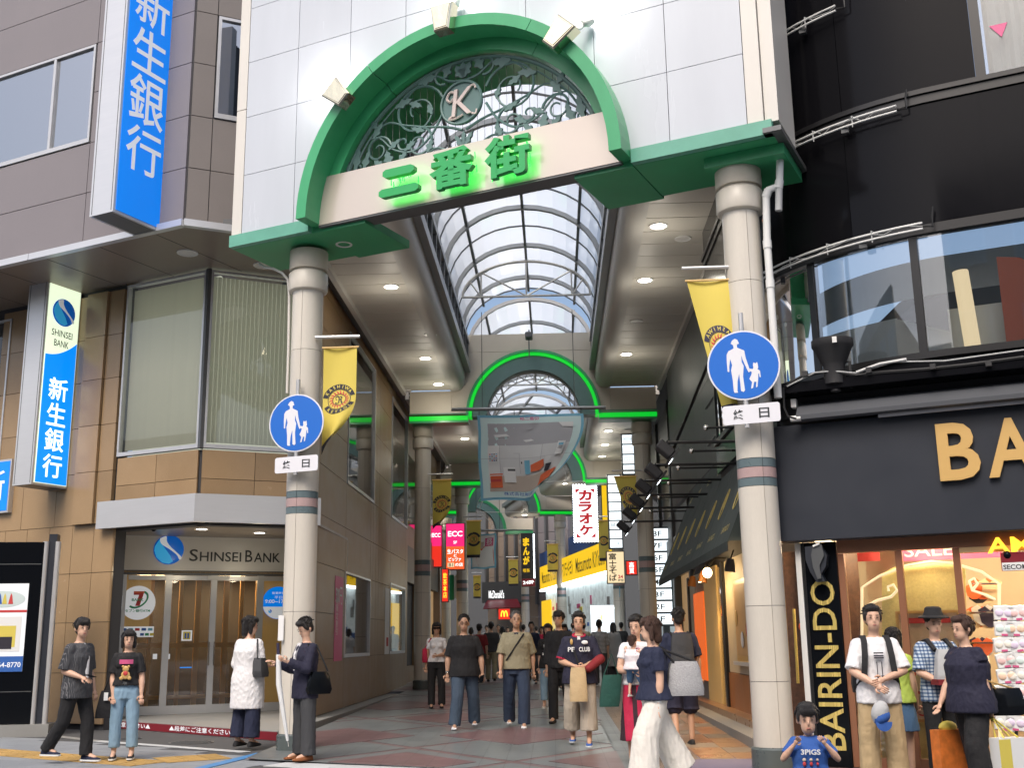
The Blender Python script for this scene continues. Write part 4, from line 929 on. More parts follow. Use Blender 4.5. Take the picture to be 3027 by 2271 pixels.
for x, y in ((458, 1942), (496, 1942)):
    c = onD(x, y, 0.014); MB().box(c - ud * 0.04 - vd * 0.05, ud * 0.08, -CN * 0.004, vd * 0.1).build('door_plate', 'sign_white', bank)

# raised step with maroon warning strip
st = MB(); A0, A1 = onz(*s_(255, 2150), 0.0), onz(*s_(820, 2195), 0.0); XE = A1[0] + 0.12
step_poly = [A0, A1, V3(XE, A1[1] + 0.25, 0), V3(-3.98, 22, 0), V3(-4.02, 29.9, 0), V3(-9.2, 29.9, 0), E1 - CN * 0.4, A0 + V3(-0.6, 0.75, 0)]
zoff = 0.0
stp = MB().prism([p for p in step_poly], (0, 0, PZ)).build('entrance_step', 'kerb_stone', bank)
sd_ = (A1 - A0); sL = np.linalg.norm(sd_); sd_ /= sL; sn_ = V3(sd_[1], -sd_[0], 0)
MB().box(A0 + sn_ * 0.004 + Z * 0.02, sd_ * sL, sn_ * 0.008, (0, 0, PZ - 0.03)).build('warning_strip', 'strip_maroon', bank)
for k in range(2):
    base = A0 + sn_ * 0.013 + sd_ * (0.30 + k * 2.55)
    q = MB(); lettering('w', '▲段差にご注意ください▲', None, 'sign_white', base + Z * 0.045, sd_, Z, 1.95, 0.085, 0.015, mb=q); q.build('strip_lettering', 'sign_white', bank)
MB().box(V3(XE + 0.004, A1[1] + 0.3, 0.02), (0.008, 0, 0), (0, 2.2, 0), (0, 0, PZ - 0.03)).build('warning_strip', 'strip_maroon', bank)
MB().prism([onz(*s_(0, 2150), 0.0), onz(*s_(60, 2157), 0.0), onz(*s_(205, 2150), 0), onz(*s_(205, 2143), 0.05), onz(*s_(120, 2128), 0.1), onz(*s_(0, 2125), 0.1)], (0, 0, 0.10)).build('plinth', 'kerb_stone', bank)

# side wall along the arcade
ss_ = lambda y, z, d=0.0: V3(XS + d, y, z)
YC = PC[1] + CD[1] * CE
sideL = [YC, YC + 0.28, YC + 0.85, YC + 1.9, YC + 2.9, YC + 3.9, 25.6, 26.5, 27.4, 28.3, 29.2, 30.1]
MB().box((XS - 0.3, YC - 0.2, 0.1), (0.25, 0, 0), (0, 9.9, 0), (0, 0, 9.5)).build('side_core', 'joint_dark', bank)
yv = lambda x, y: onX(x / KP, y / KP, XS)
wA0, wA1 = yv(1026, 1440), yv(1105, 1480)
wB0, wB1 = yv(1016, 1900), yv(1092, 1850)
wC0, wC1 = yv(1152, 1850), yv(1196, 1850)
wD0, wD1 = yv(1157, 1500), yv(1203, 1520)
holes = [(wA0[1], wA1[1], 4.75, 8.1), (wB0[1], wB1[1], 1.15, 2.9), (wC0[1], wC1[1], 1.15, 3.0), (wD0[1], wD1[1], 4.75, 8.1)]
edges = sorted(set([round(float(v), 3) for v in [YC, YC + 0.3] + [h for H in holes for h in H[:2]] + [wA1[1] + 0.45, wA1[1] + 0.9, 30.1]]))
edges = [e for i, e in enumerate(edges) if i == 0 or e - edges[i - 1] > 0.12]
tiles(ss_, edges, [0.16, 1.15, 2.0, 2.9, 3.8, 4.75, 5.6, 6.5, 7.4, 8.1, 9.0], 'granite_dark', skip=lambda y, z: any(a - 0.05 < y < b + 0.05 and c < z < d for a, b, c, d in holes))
for (a, b, c, d), nm in zip(holes, ('side_window', 'side_window', 'side_window', 'side_window')):
    window(lambda s, z, dd=0.0: V3(XS + dd, s, z), a, b, c, d, max(4, int((b - a) / 0.16)), nm, gl='pane_window', depth=0.10, tilt=0.1, bm='blind')
pk = yv(999, 1830); tpk = thing('pink_poster', 'tall pink poster on the bank side wall beside its first window', 'poster', pk)
p0, p1 = yv(985, 1955), yv(1014, 1705); z0, z1 = yv(1000, 1955)[2], yv(1000, 1705)[2]
MB().box((XS + 0.004, p0[1], z0), (0.006, 0, 0), (0, p1[1] - p0[1], 0), (0, 0, z1 - z0)).build('sheet', 'print_pink', tpk)
lettering('print', '500円', tpk, 'print_white', (XS + 0.010, p0[1] + 0.05, z1 - 0.55), (0, 1, 0), Z, (p1[1] - p0[1]) * 0.8, 0.35, 0.01); lettering('print', '期間限定割引', tpk, 'print_white', (XS + 0.010, p0[1] + 0.12, z0 + 0.5), (0, 1, 0), Z, 0.22, 0.9, 0.0, vertical=True)
pw = yv(1145, 1830); tpw = thing('white_poster', 'tall pale poster on the bank side wall beside its second window', 'poster', pw)
p0, p1 = yv(1136, 1935), yv(1151, 1740); z0, z1 = yv(1143, 1935)[2], yv(1143, 1740)[2]
MB().box((XS + 0.004, p0[1], z0), (0.006, 0, 0), (0, p1[1] - p0[1], 0), (0, 0, z1 - z0)).build('sheet', 'print_white', tpw); MB().box((XS + 0.011, p0[1] + 0.25, z0 + 0.2), (0.003, 0, 0), (0, 0.35, 0), (0, 0, 0.22)).build('red_mark', 'print_red', tpw)

# upper floors: mauve panels, silver cornice band, brown soffit
rowsU = [8.36, 9.29, 10.25, 11.24, 12.23, 13.22, 14.2]
VE = 2.2
MB().box(vs(-8.0, 8.3, -0.04), SD * 7.98, -SN * 0.3, (0, 0, 6)).build('upper_core', 'joint_dark', bank); MB().box(vc(0, 8.3, -0.04), CD * VE, -CN * 0.3, (0, 0, 6)).build('upper_core', 'joint_dark', bank)
uw = [(onU(0, 494) - PV) @ SD - 0.1, (onU(276, 300) - PV) @ SD]
tiles(vs, [-8, -5.2, uw[1], -0.02], rowsU, 'panel_mauve', 0.007, name='wall_panel', skip=lambda s, z: s < uw[1] and 10.25 < z < 12.23)
cw0, cw1 = (onpl(*s_(637, 200), PV, CN) - PV) @ CD, VE
tiles(vc, [0.02, cw0, cw1], rowsU, 'panel_taupe', 0.007, name='wall_panel', skip=lambda s, z: s > cw0 and 10.25 < z < 12.23)
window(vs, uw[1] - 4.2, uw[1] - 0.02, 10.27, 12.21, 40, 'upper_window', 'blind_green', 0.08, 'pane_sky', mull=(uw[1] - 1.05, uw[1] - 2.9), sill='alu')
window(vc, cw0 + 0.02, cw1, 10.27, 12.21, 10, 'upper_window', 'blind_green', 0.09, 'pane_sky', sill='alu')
for a, b in ((-8, -3.6), (-3.59, -0.6), (-0.59, 0.0)): MB().box(vs(a, SOF - 0.01, 0.06), SD * (b - a), -SN * 0.12, (0, 0, 0.12 if a < -4 else 0.115)).build('cornice_band', 'steel_brushed', bank)
MB().box(vc(0.0, SOF - 0.01, 0.06), CD * VE, -CN * 0.12, (0, 0, 0.118)).build('cornice_band', 'steel_brushed', bank)
sf = [vs(-8, SOF, 0.0), PV + Z * SOF, vc(VE, SOF, 0.0), vc(VE, SOF, -3.0), bs(0, SOF, -0.2), bs(-8.5, SOF, -0.2)]
MB().prism(sf, (0, 0, 0.05)).build('overhang_soffit', 'soffit_brown', bank)
for k in range(6):
    a = vs(-7.2 + k * 1.3, SOF - 0.003, -0.1); MB().box(a, SD * 0.012, -SN * 2.2, (0, 0, 0.003)).build('soffit_joint', 'joint_dark', bank)
MB().box(V3(-14, 21.5, 8.3), (9.4, 0, 0), (0, 12, 0), (0, 0, 6.0)).build('upper_mass', 'panel_mauve', bank)
for x, y, w in ((405, 546, 'between the big blue sign and the white gate'), (569, 573, 'half hidden beside the left gate column')): downlight(onz(x, y, SOF - 0.004), 'unlit lamp in the bank soffit, %s' % w, 0.15, False, group='soffit lamps of the bank')

# blade signs of the bank
def blade(label, front, depth, thick, z0, z1, faces, frame='steel_brushed', name='blade_sign'):
    t = thing(name, label, 'sign', V3(front[0], front[1], z0)); f = V3(front[0], front[1], 0)
    MB().box(f + Z * z0 - SD * thick, SD * (thick - 0.004), -SN * depth, (0, 0, z1 - z0)).build('case', frame, t)
    MB().box(f + Z * (z0 + 0.03) - SD * thick * 0.92 + SN * 0.004, SD * thick * 0.02, -SN * 0.006, (0, 0, z1 - z0 - 0.06)).build('front_seam', 'steel_dark', t); MB().box(f + Z * (z0 + 0.03) - SD * thick * 0.10 + SN * 0.004, SD * thick * 0.02, -SN * 0.006, (0, 0, z1 - z0 - 0.06)).build('front_seam', 'steel_dark', t)
    MB().box(f + Z * (z0 - 0.004) - SD * thick * 0.9, SD * thick * 0.8, -SN * depth * 0.9, (0, 0, 0.006)).build('underside', 'steel_dark', t)
    return t, f
zf = 8.25; fr_ = onz(*s_(334, 624), zf); far_ = onz(*s_(478, 690), zf); dep = float((fr_ - far_) @ SN)
big, f = blade('tall blue illuminated bank blade sign with white characters on the upper floors', fr_, dep, 0.52, zf, 13.6, None)
MB().box(f + Z * (zf + 0.05) - SN * 0.05, SD * 0.012, -SN * (dep - 0.1), (0, 0, 5.2)).build('face', 'sign_blue', big)
onBig = lambda x, y: onpl(x / KP, y / KP, f + SD * 0.012, SD)
cz = lambda y: onBig(440, y)[2]
for ch, y0, y1 in (('新', 92, -70), ('生', 236, 76), ('銀', 392, 218), ('行', 538, 372)):
    lettering('character', ch, big, 'sign_white', f + SD * 0.013 - SN * dep * 0.14 + Z * cz(y0 - 14), -SN, Z, dep * 0.70, cz(y1 + 14) - cz(y0 - 14), 0.010)
far2 = onB(243, 857); f2 = onpl(*s_(143, 828), V3(far2[0], far2[1], 0), SD); dep2 = float((f2 - far2) @ SN)
zt, zb2 = f2[2], onpl(*s_(92, 1431), V3(far2[0], far2[1], 0), SD)[2]
sm_, f = blade('smaller lit bank blade sign, cream above and blue below, on the granite wall', V3(f2[0], f2[1], 0), dep2, 0.5, zb2, zt, None)
hz = zt - zb2; zm = zb2 + hz * 0.63
MB().box(f + Z * (zb2 + 0.04) - SN * 0.05, SD * 0.010, -SN * (dep2 - 0.08), (0, 0, hz - 0.08)).build('face', 'sign_cream_lit', sm_)
pts = [(0.06, zb2 + 0.05), (dep2 - 0.04, zb2 + 0.05)] + [(0.06 + (dep2 - 0.10) * t, zm + 0.02 + 0.34 * t * t) for t in np.linspace(1, 0, 10)]
MB().prism([f + SD * 0.012 - SN * a + Z * b for a, b in pts], SD * 0.003).build('blue_field', 'sign_blue_lit', sm_)
q = MB(); lettering('c', '新生銀行', None, None, f + SD * 0.016 - SN * dep2 * 0.24 + Z * (zb2 + 0.14), -SN, Z, dep2 * 0.54, hz * 0.50, 0.014, vertical=True, mb=q, gap=1.12); q.build('characters', 'sign_white_lit', sm_)
sphere_logo(f + SD * 0.02 - SN * dep2 * 0.5 + Z * (zb2 + hz * 0.86), dep2 * 0.33, -SN, Z, SD, sm_)
lettering('name', 'SHINSEI', sm_, 'letter_dark', f + SD * 0.012 - SN * dep2 * 0.20 + Z * (zb2 + hz * 0.735), -SN, Z, dep2 * 0.60, 0.13, 0.006); lettering('name', 'BANK', sm_, 'letter_dark', f + SD * 0.012 - SN * dep2 * 0.29 + Z * (zb2 + hz * 0.685), -SN, Z, dep2 * 0.42, 0.13, 0.006)
pe = onB(20, 1440, 0.1); te = thing('wall_sign', 'blue bank wall sign cut off by the left edge of the picture', 'sign', pe)
MB().box(onB(22, 1515, 0.1) - SD * 1.2, SD * 1.2, -SN * 0.1, (0, 0, 1.05)).build('case', 'steel_brushed', te); MB().box(onB(22, 1515, 0.103) - SD * 1.16 + Z * 0.04, SD * 1.12, SN * 0.004, (0, 0, 0.97)).build('face', 'sign_blue', te)
lettering('character', '新', te, 'sign_white', onB(22, 1515, 0.11) - SD * 0.75 + Z * 0.25, SD, Z, 0.6, 0.6, 0.01)

# black advertising pillar at the left edge
kd = V3(0.985, 0.17, 0); kn = V3(0.17, -0.985, 0); kp = onz(*s_(118, 2142), 0.2); kz = onpl(*s_(90, 1603), kp, kn)[2]
kio = thing('advertising_pillar', 'black advertising pillar with bright screen and silver edges at the left edge', 'advertising pillar', kp - kd * 0.8)
kk = lambda s, z, d=0.0: V3(kp[0], kp[1], 0) + kd * s + kn * d + Z * z
MB().box(kk(-1.7, 0.0, 0.05), kd * 1.85, -kn * 0.5, (0, 0, 0.2)).build('base_stone', 'kerb_stone', kio); MB().box(kk(-1.6, 0.2), kd * 1.45, -kn * 0.35, (0, 0, kz - 0.2)).build('case', 'black_gloss', kio, bevel=0.01)
for s, w in ((-0.14, 0.10), (0.06, 0.09)): MB().tube([kk(s, 0.2, -0.05), kk(s, kz + 0.01, -0.05)], w / 2, 14).build('edge_profile', 'alu', kio, True)
MB().box(kk(-0.10, 0.2, -0.06), kd * 0.13, -kn * 0.2, (0, 0, kz - 0.06)).build('side_panel', 'fascia_navy', kio)
for z in (0.72, 2.82): MB().box(kk(-1.6, z, 0.003), kd * 1.42, kn * 0.002, (0, 0, 0.012)).build('seam', 'steel_dark', kio)
MB().box(kk(-1.5, 1.05, 0.003), kd * 1.15, kn * 0.006, (0, 0, 1.45)).build('screen', 'sign_white', kio)
kb = lambda x0, x1, z0, z1, m, nm='print', l=0.011: MB().box(kk(x0, z0, l), kd * (x1 - x0), kn * 0.002, (0, 0, z1 - z0)).build(nm, m, kio)
kb(-1.5, -0.35, 1.05, 1.30, 'print_blue'); kb(-1.5, -0.35, 2.02, 2.06, 'print_red'); kb(-1.45, -0.42, 1.38, 1.95, 'print_white', l=0.0125); kb(-1.3, -0.5, 1.45, 1.80, 'print_yellow', l=0.0145); kb(-0.75, -0.55, 1.42, 1.62, 'print_black', l=0.0165)
MB().ell(kk(-0.75, 2.24, 0.012), kd * 0.36, Z * 0.14, kn * 0.002, 24, 6).build('picture_oval', 'print_pale', kio)
for x, m in ((-0.80, 'print_blue'), (-0.72, 'print_yellow'), (-0.62, 'print_red')): flat(kio, [(-0.04, -0.09), (0.04, -0.09), (0.015, 0.05), (0, 0.09), (-0.015, 0.05)], kk(x, 2.25, 0.015), kd, Z, kn, m, 0.0, 'picture_figure')
lettering('print', '04-7164-8770', kio, 'sign_white', kk(-1.0, 1.12, 0.012), kd, Z, 0.62, 0.085, 0.01)
# ---------------------------------------------------------------- black curved corner building on the right
PG = V3(3.35, 13.0, 0)
gp_ = lambda s, z, d=0.0: PG + SD * s + SN * d + Z * z
onG = lambda x, y, d=0.0: onpl(x, y, PG + SN * d, SN)                   # view pixels
gs = lambda x, y, d=0.0: (onG(x, y, d) - PG) @ SD
XR = 3.05
RC, CC = 3.2, V3(5.95, 15.25, 0)
a_end = math.atan2(SN[1], SN[0]) % (2 * math.pi)
def curve_pt(t, z, off=0.0):          # t metres from the point where the bend begins (t<0: along the arcade, then bend, then street)
    La = RC * (a_end - math.pi)
    if t < 0: return V3(CC[0] - RC - off, CC[1] - t, z)
    if t < La:
        a = math.pi + t / RC; return CC + V3(math.cos(a), math.sin(a), 0) * (RC + off) + Z * z
    return CC + SN * (RC + off) + SD * (t - La) + Z * z
LA = RC * (a_end - math.pi)
def shell(parent, t0, t1, z0, z1, off, th, m, name, n=None, smooth=True):
    n = n or max(2, int((t1 - t0) / 0.25)); rings = []
    for k in range(n + 1):
        t = t0 + (t1 - t0) * k / n; rings.append([curve_pt(t, z0, off), curve_pt(t, z1, off), curve_pt(t, z1, off - th), curve_pt(t, z0, off - th)])
    return MB().loft(rings).build(name, m, parent, smooth)
blk = thing('corner_building', 'glossy black curved corner building with window bands above the shops', 'building', CC)
TE = LA + 6.5
Z2B, Z2T, Z3B, Z3T = 4.56, 5.98, 7.72, 10.6
shell(blk, -3, TE, 4.05, Z2B - 0.02, 0.0, 0.2, 'black_brown', 'sill_band')
shell(blk, -3, TE, Z2T + 0.10, Z3B - 0.13, 0.02, 0.25, 'black_gloss', 'spandrel_backing')
tt = [-3, -1.6, -0.2, 1.2, 2.6, LA + 0.52, LA + 2.0, TE]
for a, b in zip(tt[:-1], tt[1:]):
    shell(blk, a + 0.004, b - 0.004, Z2T + 0.12, Z3B - 0.14, 0.03, 0.02, 'black_brown', 'spandrel_panel')
    if a < LA: shell(blk, a + 0.004, b - 0.004, Z3B + 0.06, Z3T, 0.03, 0.05, 'black_brown', 'upper_panel')
for z0, z1, o in ((Z2B - 0.06, Z2B + 0.02, 0.035), (Z2T, Z2T + 0.11, 0.045), (Z3B - 0.12, Z3B - 0.02, 0.05), (Z3B - 0.01, Z3B + 0.05, 0.08), (Z3T, Z3T + 0.1, 0.07)): shell(blk, -3, TE, z0, z1, o, 0.15, 'black_frame', 'frame_band')
mull = [-2.8, -1.2, 0.35, 1.95, 3.3, LA + 1.6, LA + 3.4]
mull = sorted(mull)
for m_ in mull: shell(blk, m_ - 0.045, m_ + 0.045, Z2B + 0.02, Z2T, 0.022, 0.10, 'black_frame', 'mullion', 2)
ww = [-3.0] + mull + [TE]
for a, b in zip(ww[:-1], ww[1:]): shell(blk, a + 0.05, b - 0.05, Z2B + 0.02, Z2T, 0.0, 0.008, 'pane_mirror', 'window_pane')
shell(blk, -3, TE, Z2B, Z2B + 0.62, -0.5, 0.02, 'curtain', 'low_screen'); shell(blk, -3, TE, Z2B + 0.95, Z2T, -0.9, 0.02, 'curtain', 'room_curtain')
shell(blk, -3, TE, Z2B - 0.05, Z2B, -0.1, 2.0, 'interior_dark', 'room_floor'); shell(blk, -3, TE, Z2B, Z2T, -2.2, 0.03, 'interior_dark', 'room_back')
q = MB(); q.tube([curve_pt(LA + 0.15, Z2B + 0.02, -0.3), curve_pt(LA + 0.10, Z2B + 1.0, -0.3)], 0.09, 14); q.build('amber_tube', 'sign_beige_lit', blk, True)
q = MB(); q.prism([curve_pt(LA + 0.75 + x, Z2B + 0.02 + z, -0.32) for x, z in [(-0.25, 0), (0.25, 0), (0.25, 0.6), (0.18, 0.85), (0.0, 1.05), (-0.25, 1.1)]], -SN * 0.03); q.build('red_board', 'print_orange', blk)
q = MB(); q.prism([curve_pt(LA - 0.55 + x, Z2B + 0.02 + z, -0.35) for x, z in [(-0.2, 0.55), (0.45, 0.30), (0.45, 0.75), (0.1, 0.72)]], -SN * 0.03); q.build('navy_board', 'print_navy', blk)
# top storey window with sheer curtain and red rescue triangle
shell(blk, LA + 0.62, TE, Z3B + 0.06, Z3T, 0.0, 0.008, 'pane_window', 'window_pane'); shell(blk, LA + 0.52, LA + 0.63, Z3B + 0.06, Z3T, 0.05, 0.12, 'black_frame', 'mullion')
rings = []
for k in range(90):
    t = LA + 0.66 + k * 0.05; o = -0.18 + 0.035 * math.sin(k * 1.7) + 0.02 * math.sin(k * 0.6); rings.append([curve_pt(t, Z3B + 0.1, o), curve_pt(t, Z3T, o), curve_pt(t, Z3T, o - 0.006), curve_pt(t, Z3B + 0.1, o - 0.006)])
MB().loft(rings).build('sheer_curtain', 'curtain', blk, True)
shell(blk, LA + 0.8, TE, Z3B, Z3T, -1.5, 0.03, 'interior_dark', 'room_back')
tri = onpl(2158, 66, CC + SN * (RC + 0.012), SN)
MB().prism([tri + SD * x + Z * y for x, y in ((-0.10, 0.085), (0.10, 0.085), (0.02, -0.085))], SN * 0.004).build('rescue_triangle', 'print_pink', blk)
shell(blk, -3, TE, 3.2, 4.05, -0.05, 0.3, 'black_matt', 'lower_backing'); shell(blk, -3, TE, Z3T, Z3T + 2, 0.0, 0.3, 'black_gloss', 'parapet')
# neon tube rails clipped to the bands
def rails(z, t0, t1, label, k):
    t = thing('neon_rail', label, 'neon tube', curve_pt((t0 + t1) / 2, z, 0.12), 'neon rails on the black bands'); n = 14
    for dz in (0.0, 0.07): MB().tube([curve_pt(t0 + (t1 - t0) * i / n, z + dz, 0.16) for i in range(n + 1)], 0.014, 6).build('tube', 'pipe_white', t, True)
    for i in range(1, 6):
        tt_ = t0 + (t1 - t0) * i / 6; MB().tube([curve_pt(tt_, z - 0.04, 0.16), curve_pt(tt_, z + 0.1, 0.17), curve_pt(tt_ + 0.03, z + 0.09, 0.05)], 0.008, 5).build('clip', 'cable_grey', t)
    for f_ in (0.35, 0.78): MB().box(curve_pt(t0 + (t1 - t0) * f_, z - 0.07, 0.10), SD * 0.09, SN * 0.06, (0, 0, 0.09)).build('transformer', 'grey_dark', t)
    rs = random.Random(k); w = [curve_pt(t0 + (t1 - t0) * i / 24, z + 0.03 + 0.05 * rs.uniform(-1, 1), 0.15 + 0.03 * rs.random()) for i in range(25)]
    MB().tube(w, 0.005, 4).build('wire', 'cable_grey', t)
    e = curve_pt(t1 + 0.10, z + 0.02, 0.12); MB().tube([curve_pt(t1, z + 0.03, 0.15), e, e + Z * 0.12, e + Z * 0.24 + SD * 0.02], 0.012, 5).build('lead', 'cable_black', t)
    return t
rails(Z3B - 0.20, 0.2, 3.3, 'white neon tube pair along the top of the middle black band', 1); rails(Z2T + 0.02, 0.1, 3.45, 'white neon tube pair just above the curved windows', 2); rails(9.1, 0.2, 2.7, 'white neon tube pair at the upper picture edge, on the black wall', 3)

# shop front: ledge, rolled awning, name fascia
shop = thing('corner_shop', 'corner lingerie shop with dark name fascia and copper framed windows', 'shop', PG)
MB().box(gp_(-0.62, 4.20, 0.42), SD * 7.5, -SN * 0.9, (0, 0, 0.12)).build('ledge', 'black_brown', shop); MB().box(gp_(-0.62, 3.95, 0.10), SD * 7.5, -SN * 0.5, (0, 0, 0.245)).build('ledge_box', 'black_matt', shop)
q = MB(); prof = [(0.02, 4.16), (0.30, 4.05), (0.40, 3.93), (0.40, 3.88), (0.34, 3.86), (0.05, 3.98)]
q.loft([[gp_(s, z, d) for d, z in prof] for s in (-0.35, 7.0)]); q.build('rolled_awning', 'awning_navy', shop)
MB().tube([gp_(-0.42, 3.90, 0.37), gp_(-0.3, 3.90, 0.37)], 0.035, 10).build('awning_roller', 'white_paint', shop, True); MB().box(gp_(-0.42, 4.05, 0.2), SD * 0.06, SN * 0.1, (0, 0, 0.1)).build('awning_motor', 'white_paint', shop)
MB().box(gp_(0.55, 3.83, 0.30), SD * 4.0, SN * 0.02, (0, 0, 0.06)).build('light_strip', 'print_grey', shop)
FZ0, FZ1 = 2.50, 3.86
MB().box(gp_(-0.70, FZ0, 0.20), SD * 7.2, -SN * 0.25, (0, 0, FZ1 - FZ0)).build('name_fascia', 'fascia_navy', shop, bevel=0.01)
s0, s1 = gs(2028, 1000, 0.24), gs(2119, 1000, 0.24); zz0, zz1 = onG(2040, 1040, 0.24)[2], onG(2040, 916, 0.24)[2]
lettering('name_letter', 'B', shop, 'gold_letter', gp_(s0, zz0, 0.205), SD, Z, s1 - s0, zz1 - zz0, 0.022, 0.035); lettering('name_letter', 'A', shop, 'gold_letter', gp_(gs(2134, 1000, 0.24), zz0, 0.205), SD, Z, 0.50, zz1 - zz0, 0.022, 0.035)
lettering('name_letter', 'IRIN', shop, 'gold_letter', gp_(gs(2134, 1000, 0.24) + 0.62, zz0, 0.205), SD, Z, 1.5, zz1 - zz0, 0.022, 0.035)
for x, y in ((1694, 1105), (1692, 1540 - 400)): pass
MB().box(gp_(gs(1697, 1535, 0.2), 2.62, 0.20), SD * 0.05, SN * 0.03, (0, 0, 0.22)).build('latch', 'black_matt', shop)
MB().tube([gp_(-0.72, 3.85, 0.25), gp_(-0.70, 3.75, 0.3)], 0.02, 8).build('bolt', 'chrome', shop)
MB().ell(gp_(-0.74, 3.80, 0.3), SD * 0.035, SN * 0.035, Z * 0.035).build('bolt_head', 'chrome', shop, True)
sg = lambda x: gs(x, 1450, -0.06)
WF = -0.06                                                              # window plane
# BAIRIN-DO sign board on the pier
pier = thing('pier_sign', 'black upright sign board with gold letters on the shop pier', 'sign', gp_(sg(1795), 0, 0))
a, b = sg(1757), sg(1829)
MB().box(gp_(a, 0.02, 0.02), SD * (b - a), -SN * 0.12, (0, 0, 2.47)).build('board', 'black_gloss', pier)
zl0, zl1 = onG(1800, 1622, 0.03)[2], onG(1790, 1253, 0.03)[2]
lettering('letters', 'BAIRIN-DO', pier, 'gold_metal', gp_(a + 0.045, zl0, 0.024), -Z, SD, zl1 - zl0, b - a - 0.10, 0.012, 0.008) if False else None
u_, v_ = Z, -SD
q = MB(); lettering('t', 'BAIRIN-DO', None, None, gp_(b - 0.05, zl0, 0.024), Z, -SD, zl1 - zl0, b - a - 0.10, 0.012, 0.006, mb=q); q.build('letters', 'gold_metal', pier)
MB().box(gp_(sg(1740), 0.02, 0.05), SD * (sg(1752) - sg(1740)), -SN * 0.12, (0, 0, 2.47)).build('white_post', 'pipe_white', shop); MB().box(gp_(sg(1752) + 0.002, 0.02, 0.03), SD * 0.035, -SN * 0.1, (0, 0, 2.47)).build('dark_post', 'black_frame', shop)
horn = thing('awning_bracket', 'dark folded awning bracket hanging under the fascia above the pier sign', 'bracket', gp_(sg(1768), 2.4, 0.15))
q = MB(); q.prism([onG(x, y, 0.16) for x, y in ((1738, 1182), (1772, 1178), (1786, 1200), (1784, 1224), (1774, 1240), (1782, 1256), (1764, 1258), (1750, 1236), (1740, 1210))], -SN * 0.14); q.build('bracket_body', 'fascia_navy', horn)
q = MB(); q.prism([onG(x, y, 0.19) for x, y in ((1756, 1178), (1774, 1176), (1780, 1200), (1770, 1222), (1774, 1250), (1766, 1252), (1756, 1226), (1752, 1200))], -SN * 0.025); q.build('bracket_arm', 'grey_dark', horn); MB().tube([onG(1756, 1181, 0.2), onG(1770, 1175, 0.2)], 0.012, 6).build('spring', 'pipe_white', horn)
# copper frames and glass
def cu(s0, s1, z0, z1, d=0.0, m='frame_copper', nm='window_frame'): MB().box(gp_(s0, z0, WF + d + 0.05), SD * (s1 - s0), -SN * 0.1, (0, 0, z1 - z0)).build(nm, m, shop)
p1, p2, p3, p4 = sg(1830), sg(1962), sg(2092), 3.2
cu(p1, p1 + 0.07, 0.02, 2.35); cu(p1, p4 + 2, 2.36, 2.50); cu(sg(2084), sg(2100), 0.02, 2.355); cu(sg(1957), sg(1972), 0.02, 2.355, 0.003, 'frame_copper'); cu(p1 + 0.072, p4 + 2, 0.02, 0.12, -0.005)
MB().box(gp_(p1 + 0.07, 0.12, WF), SD * (sg(2084) - p1 - 0.07), -SN * 0.01, (0, 0, 2.235)).build('shop_glass', 'pane_clear', shop)
cu(sg(2100), sg(2100) + 1.6, 2.30, 2.358, 0.01, 'interior_warm', 'door_head')
zA0, zA1 = onG(2160, 1195, 0.1)[2], onG(2160, 1160, 0.1)[2]
lettering('lit_letter', 'AMO', shop, 'sign_amber_lit', gp_(gs(2132, 1190, 0.1), zA0, 0.03), SD, Z, 0.72, zA1 - zA0, 0.02, 0.02)
sec = onG(2195, 1200, 0.05); tsec = thing('alarm_sign', 'dark red and white alarm company plate hanging at the right picture edge', 'sign', sec)
k0, k1 = gs(2165, 1240, 0.05), gs(2165, 1240, 0.05) + 0.27
MB().box(gp_(k0, onG(2190, 1234, 0.05)[2], 0.05), SD * (k1 - k0), -SN * 0.012, (0, 0, 0.20)).build('plate', 'strip_maroon', tsec); MB().box(gp_(k0 + 0.008, onG(2190, 1234, 0.05)[2] + 0.005, 0.052), SD * (k1 - k0 - 0.016), SN * 0.003, (0, 0, 0.085)).build('white_field', 'print_white', tsec)
lettering('print', 'SECOM', tsec, 'letter_dark', gp_(k0 + 0.018, onG(2190, 1234, 0.05)[2] + 0.018, 0.054), SD, Z, 0.235, 0.05, 0.02)
tag(MB().ell(onG(2176, 1200, 0.02), SD * 0.05, SN * 0.05, Z * 0.05).build('dome_camera', 'black_gloss', None, True), 'small dark dome camera under the lit shop letters', 'camera')
# lit shop interior
inn = lambda s, z, d: gp_(s, z, -d)
MB().box(inn(p1 - 1.1, 0.0, 0.15), SD * 6.5, -SN * 3.2, (0, 0, 0.03)).build('shop_floor', 'tile_lamplit', shop); MB().box(inn(p1 - 1.1, 2.62, 0.15), SD * 6.5, -SN * 3.2, (0, 0, 0.04)).build('shop_ceiling', 'wall_beige', shop)
MB().box(inn(p1 - 1.1, 0.0, 3.3), SD * 6.5, -SN * 0.05, (0, 0, 2.65)).build('shop_back_wall', 'plaster_beige', shop); MB().box(inn(p1 + 0.05, 0.0, 1.6), SD * 0.7, -SN * 0.06, (0, 0, 2.6)).build('shop_partition', 'plaster_beige', shop)
for k in range(5):
    for j in range(2):
        c = inn(p1 - 0.2 + k * 1.1, 2.60, 0.28 + j * 1.5); MB().lathe(c, [(0.09, 0), (0.09, -0.02)], 14).build('shop_spot', 'lamp_warm', shop)  # front row added close behind the glass to brighten the display
        d = bpy.data.lights.new('shop_lamp', 'POINT'); d.energy = 30; d.color = (1.0, 0.75, 0.46); d.shadow_soft_size = 0.1; o = bpy.data.objects.new('shop_lamp', d); COL.objects.link(o); o.parent = shop; o.location = tuple(c - Z * 0.12 - PG)
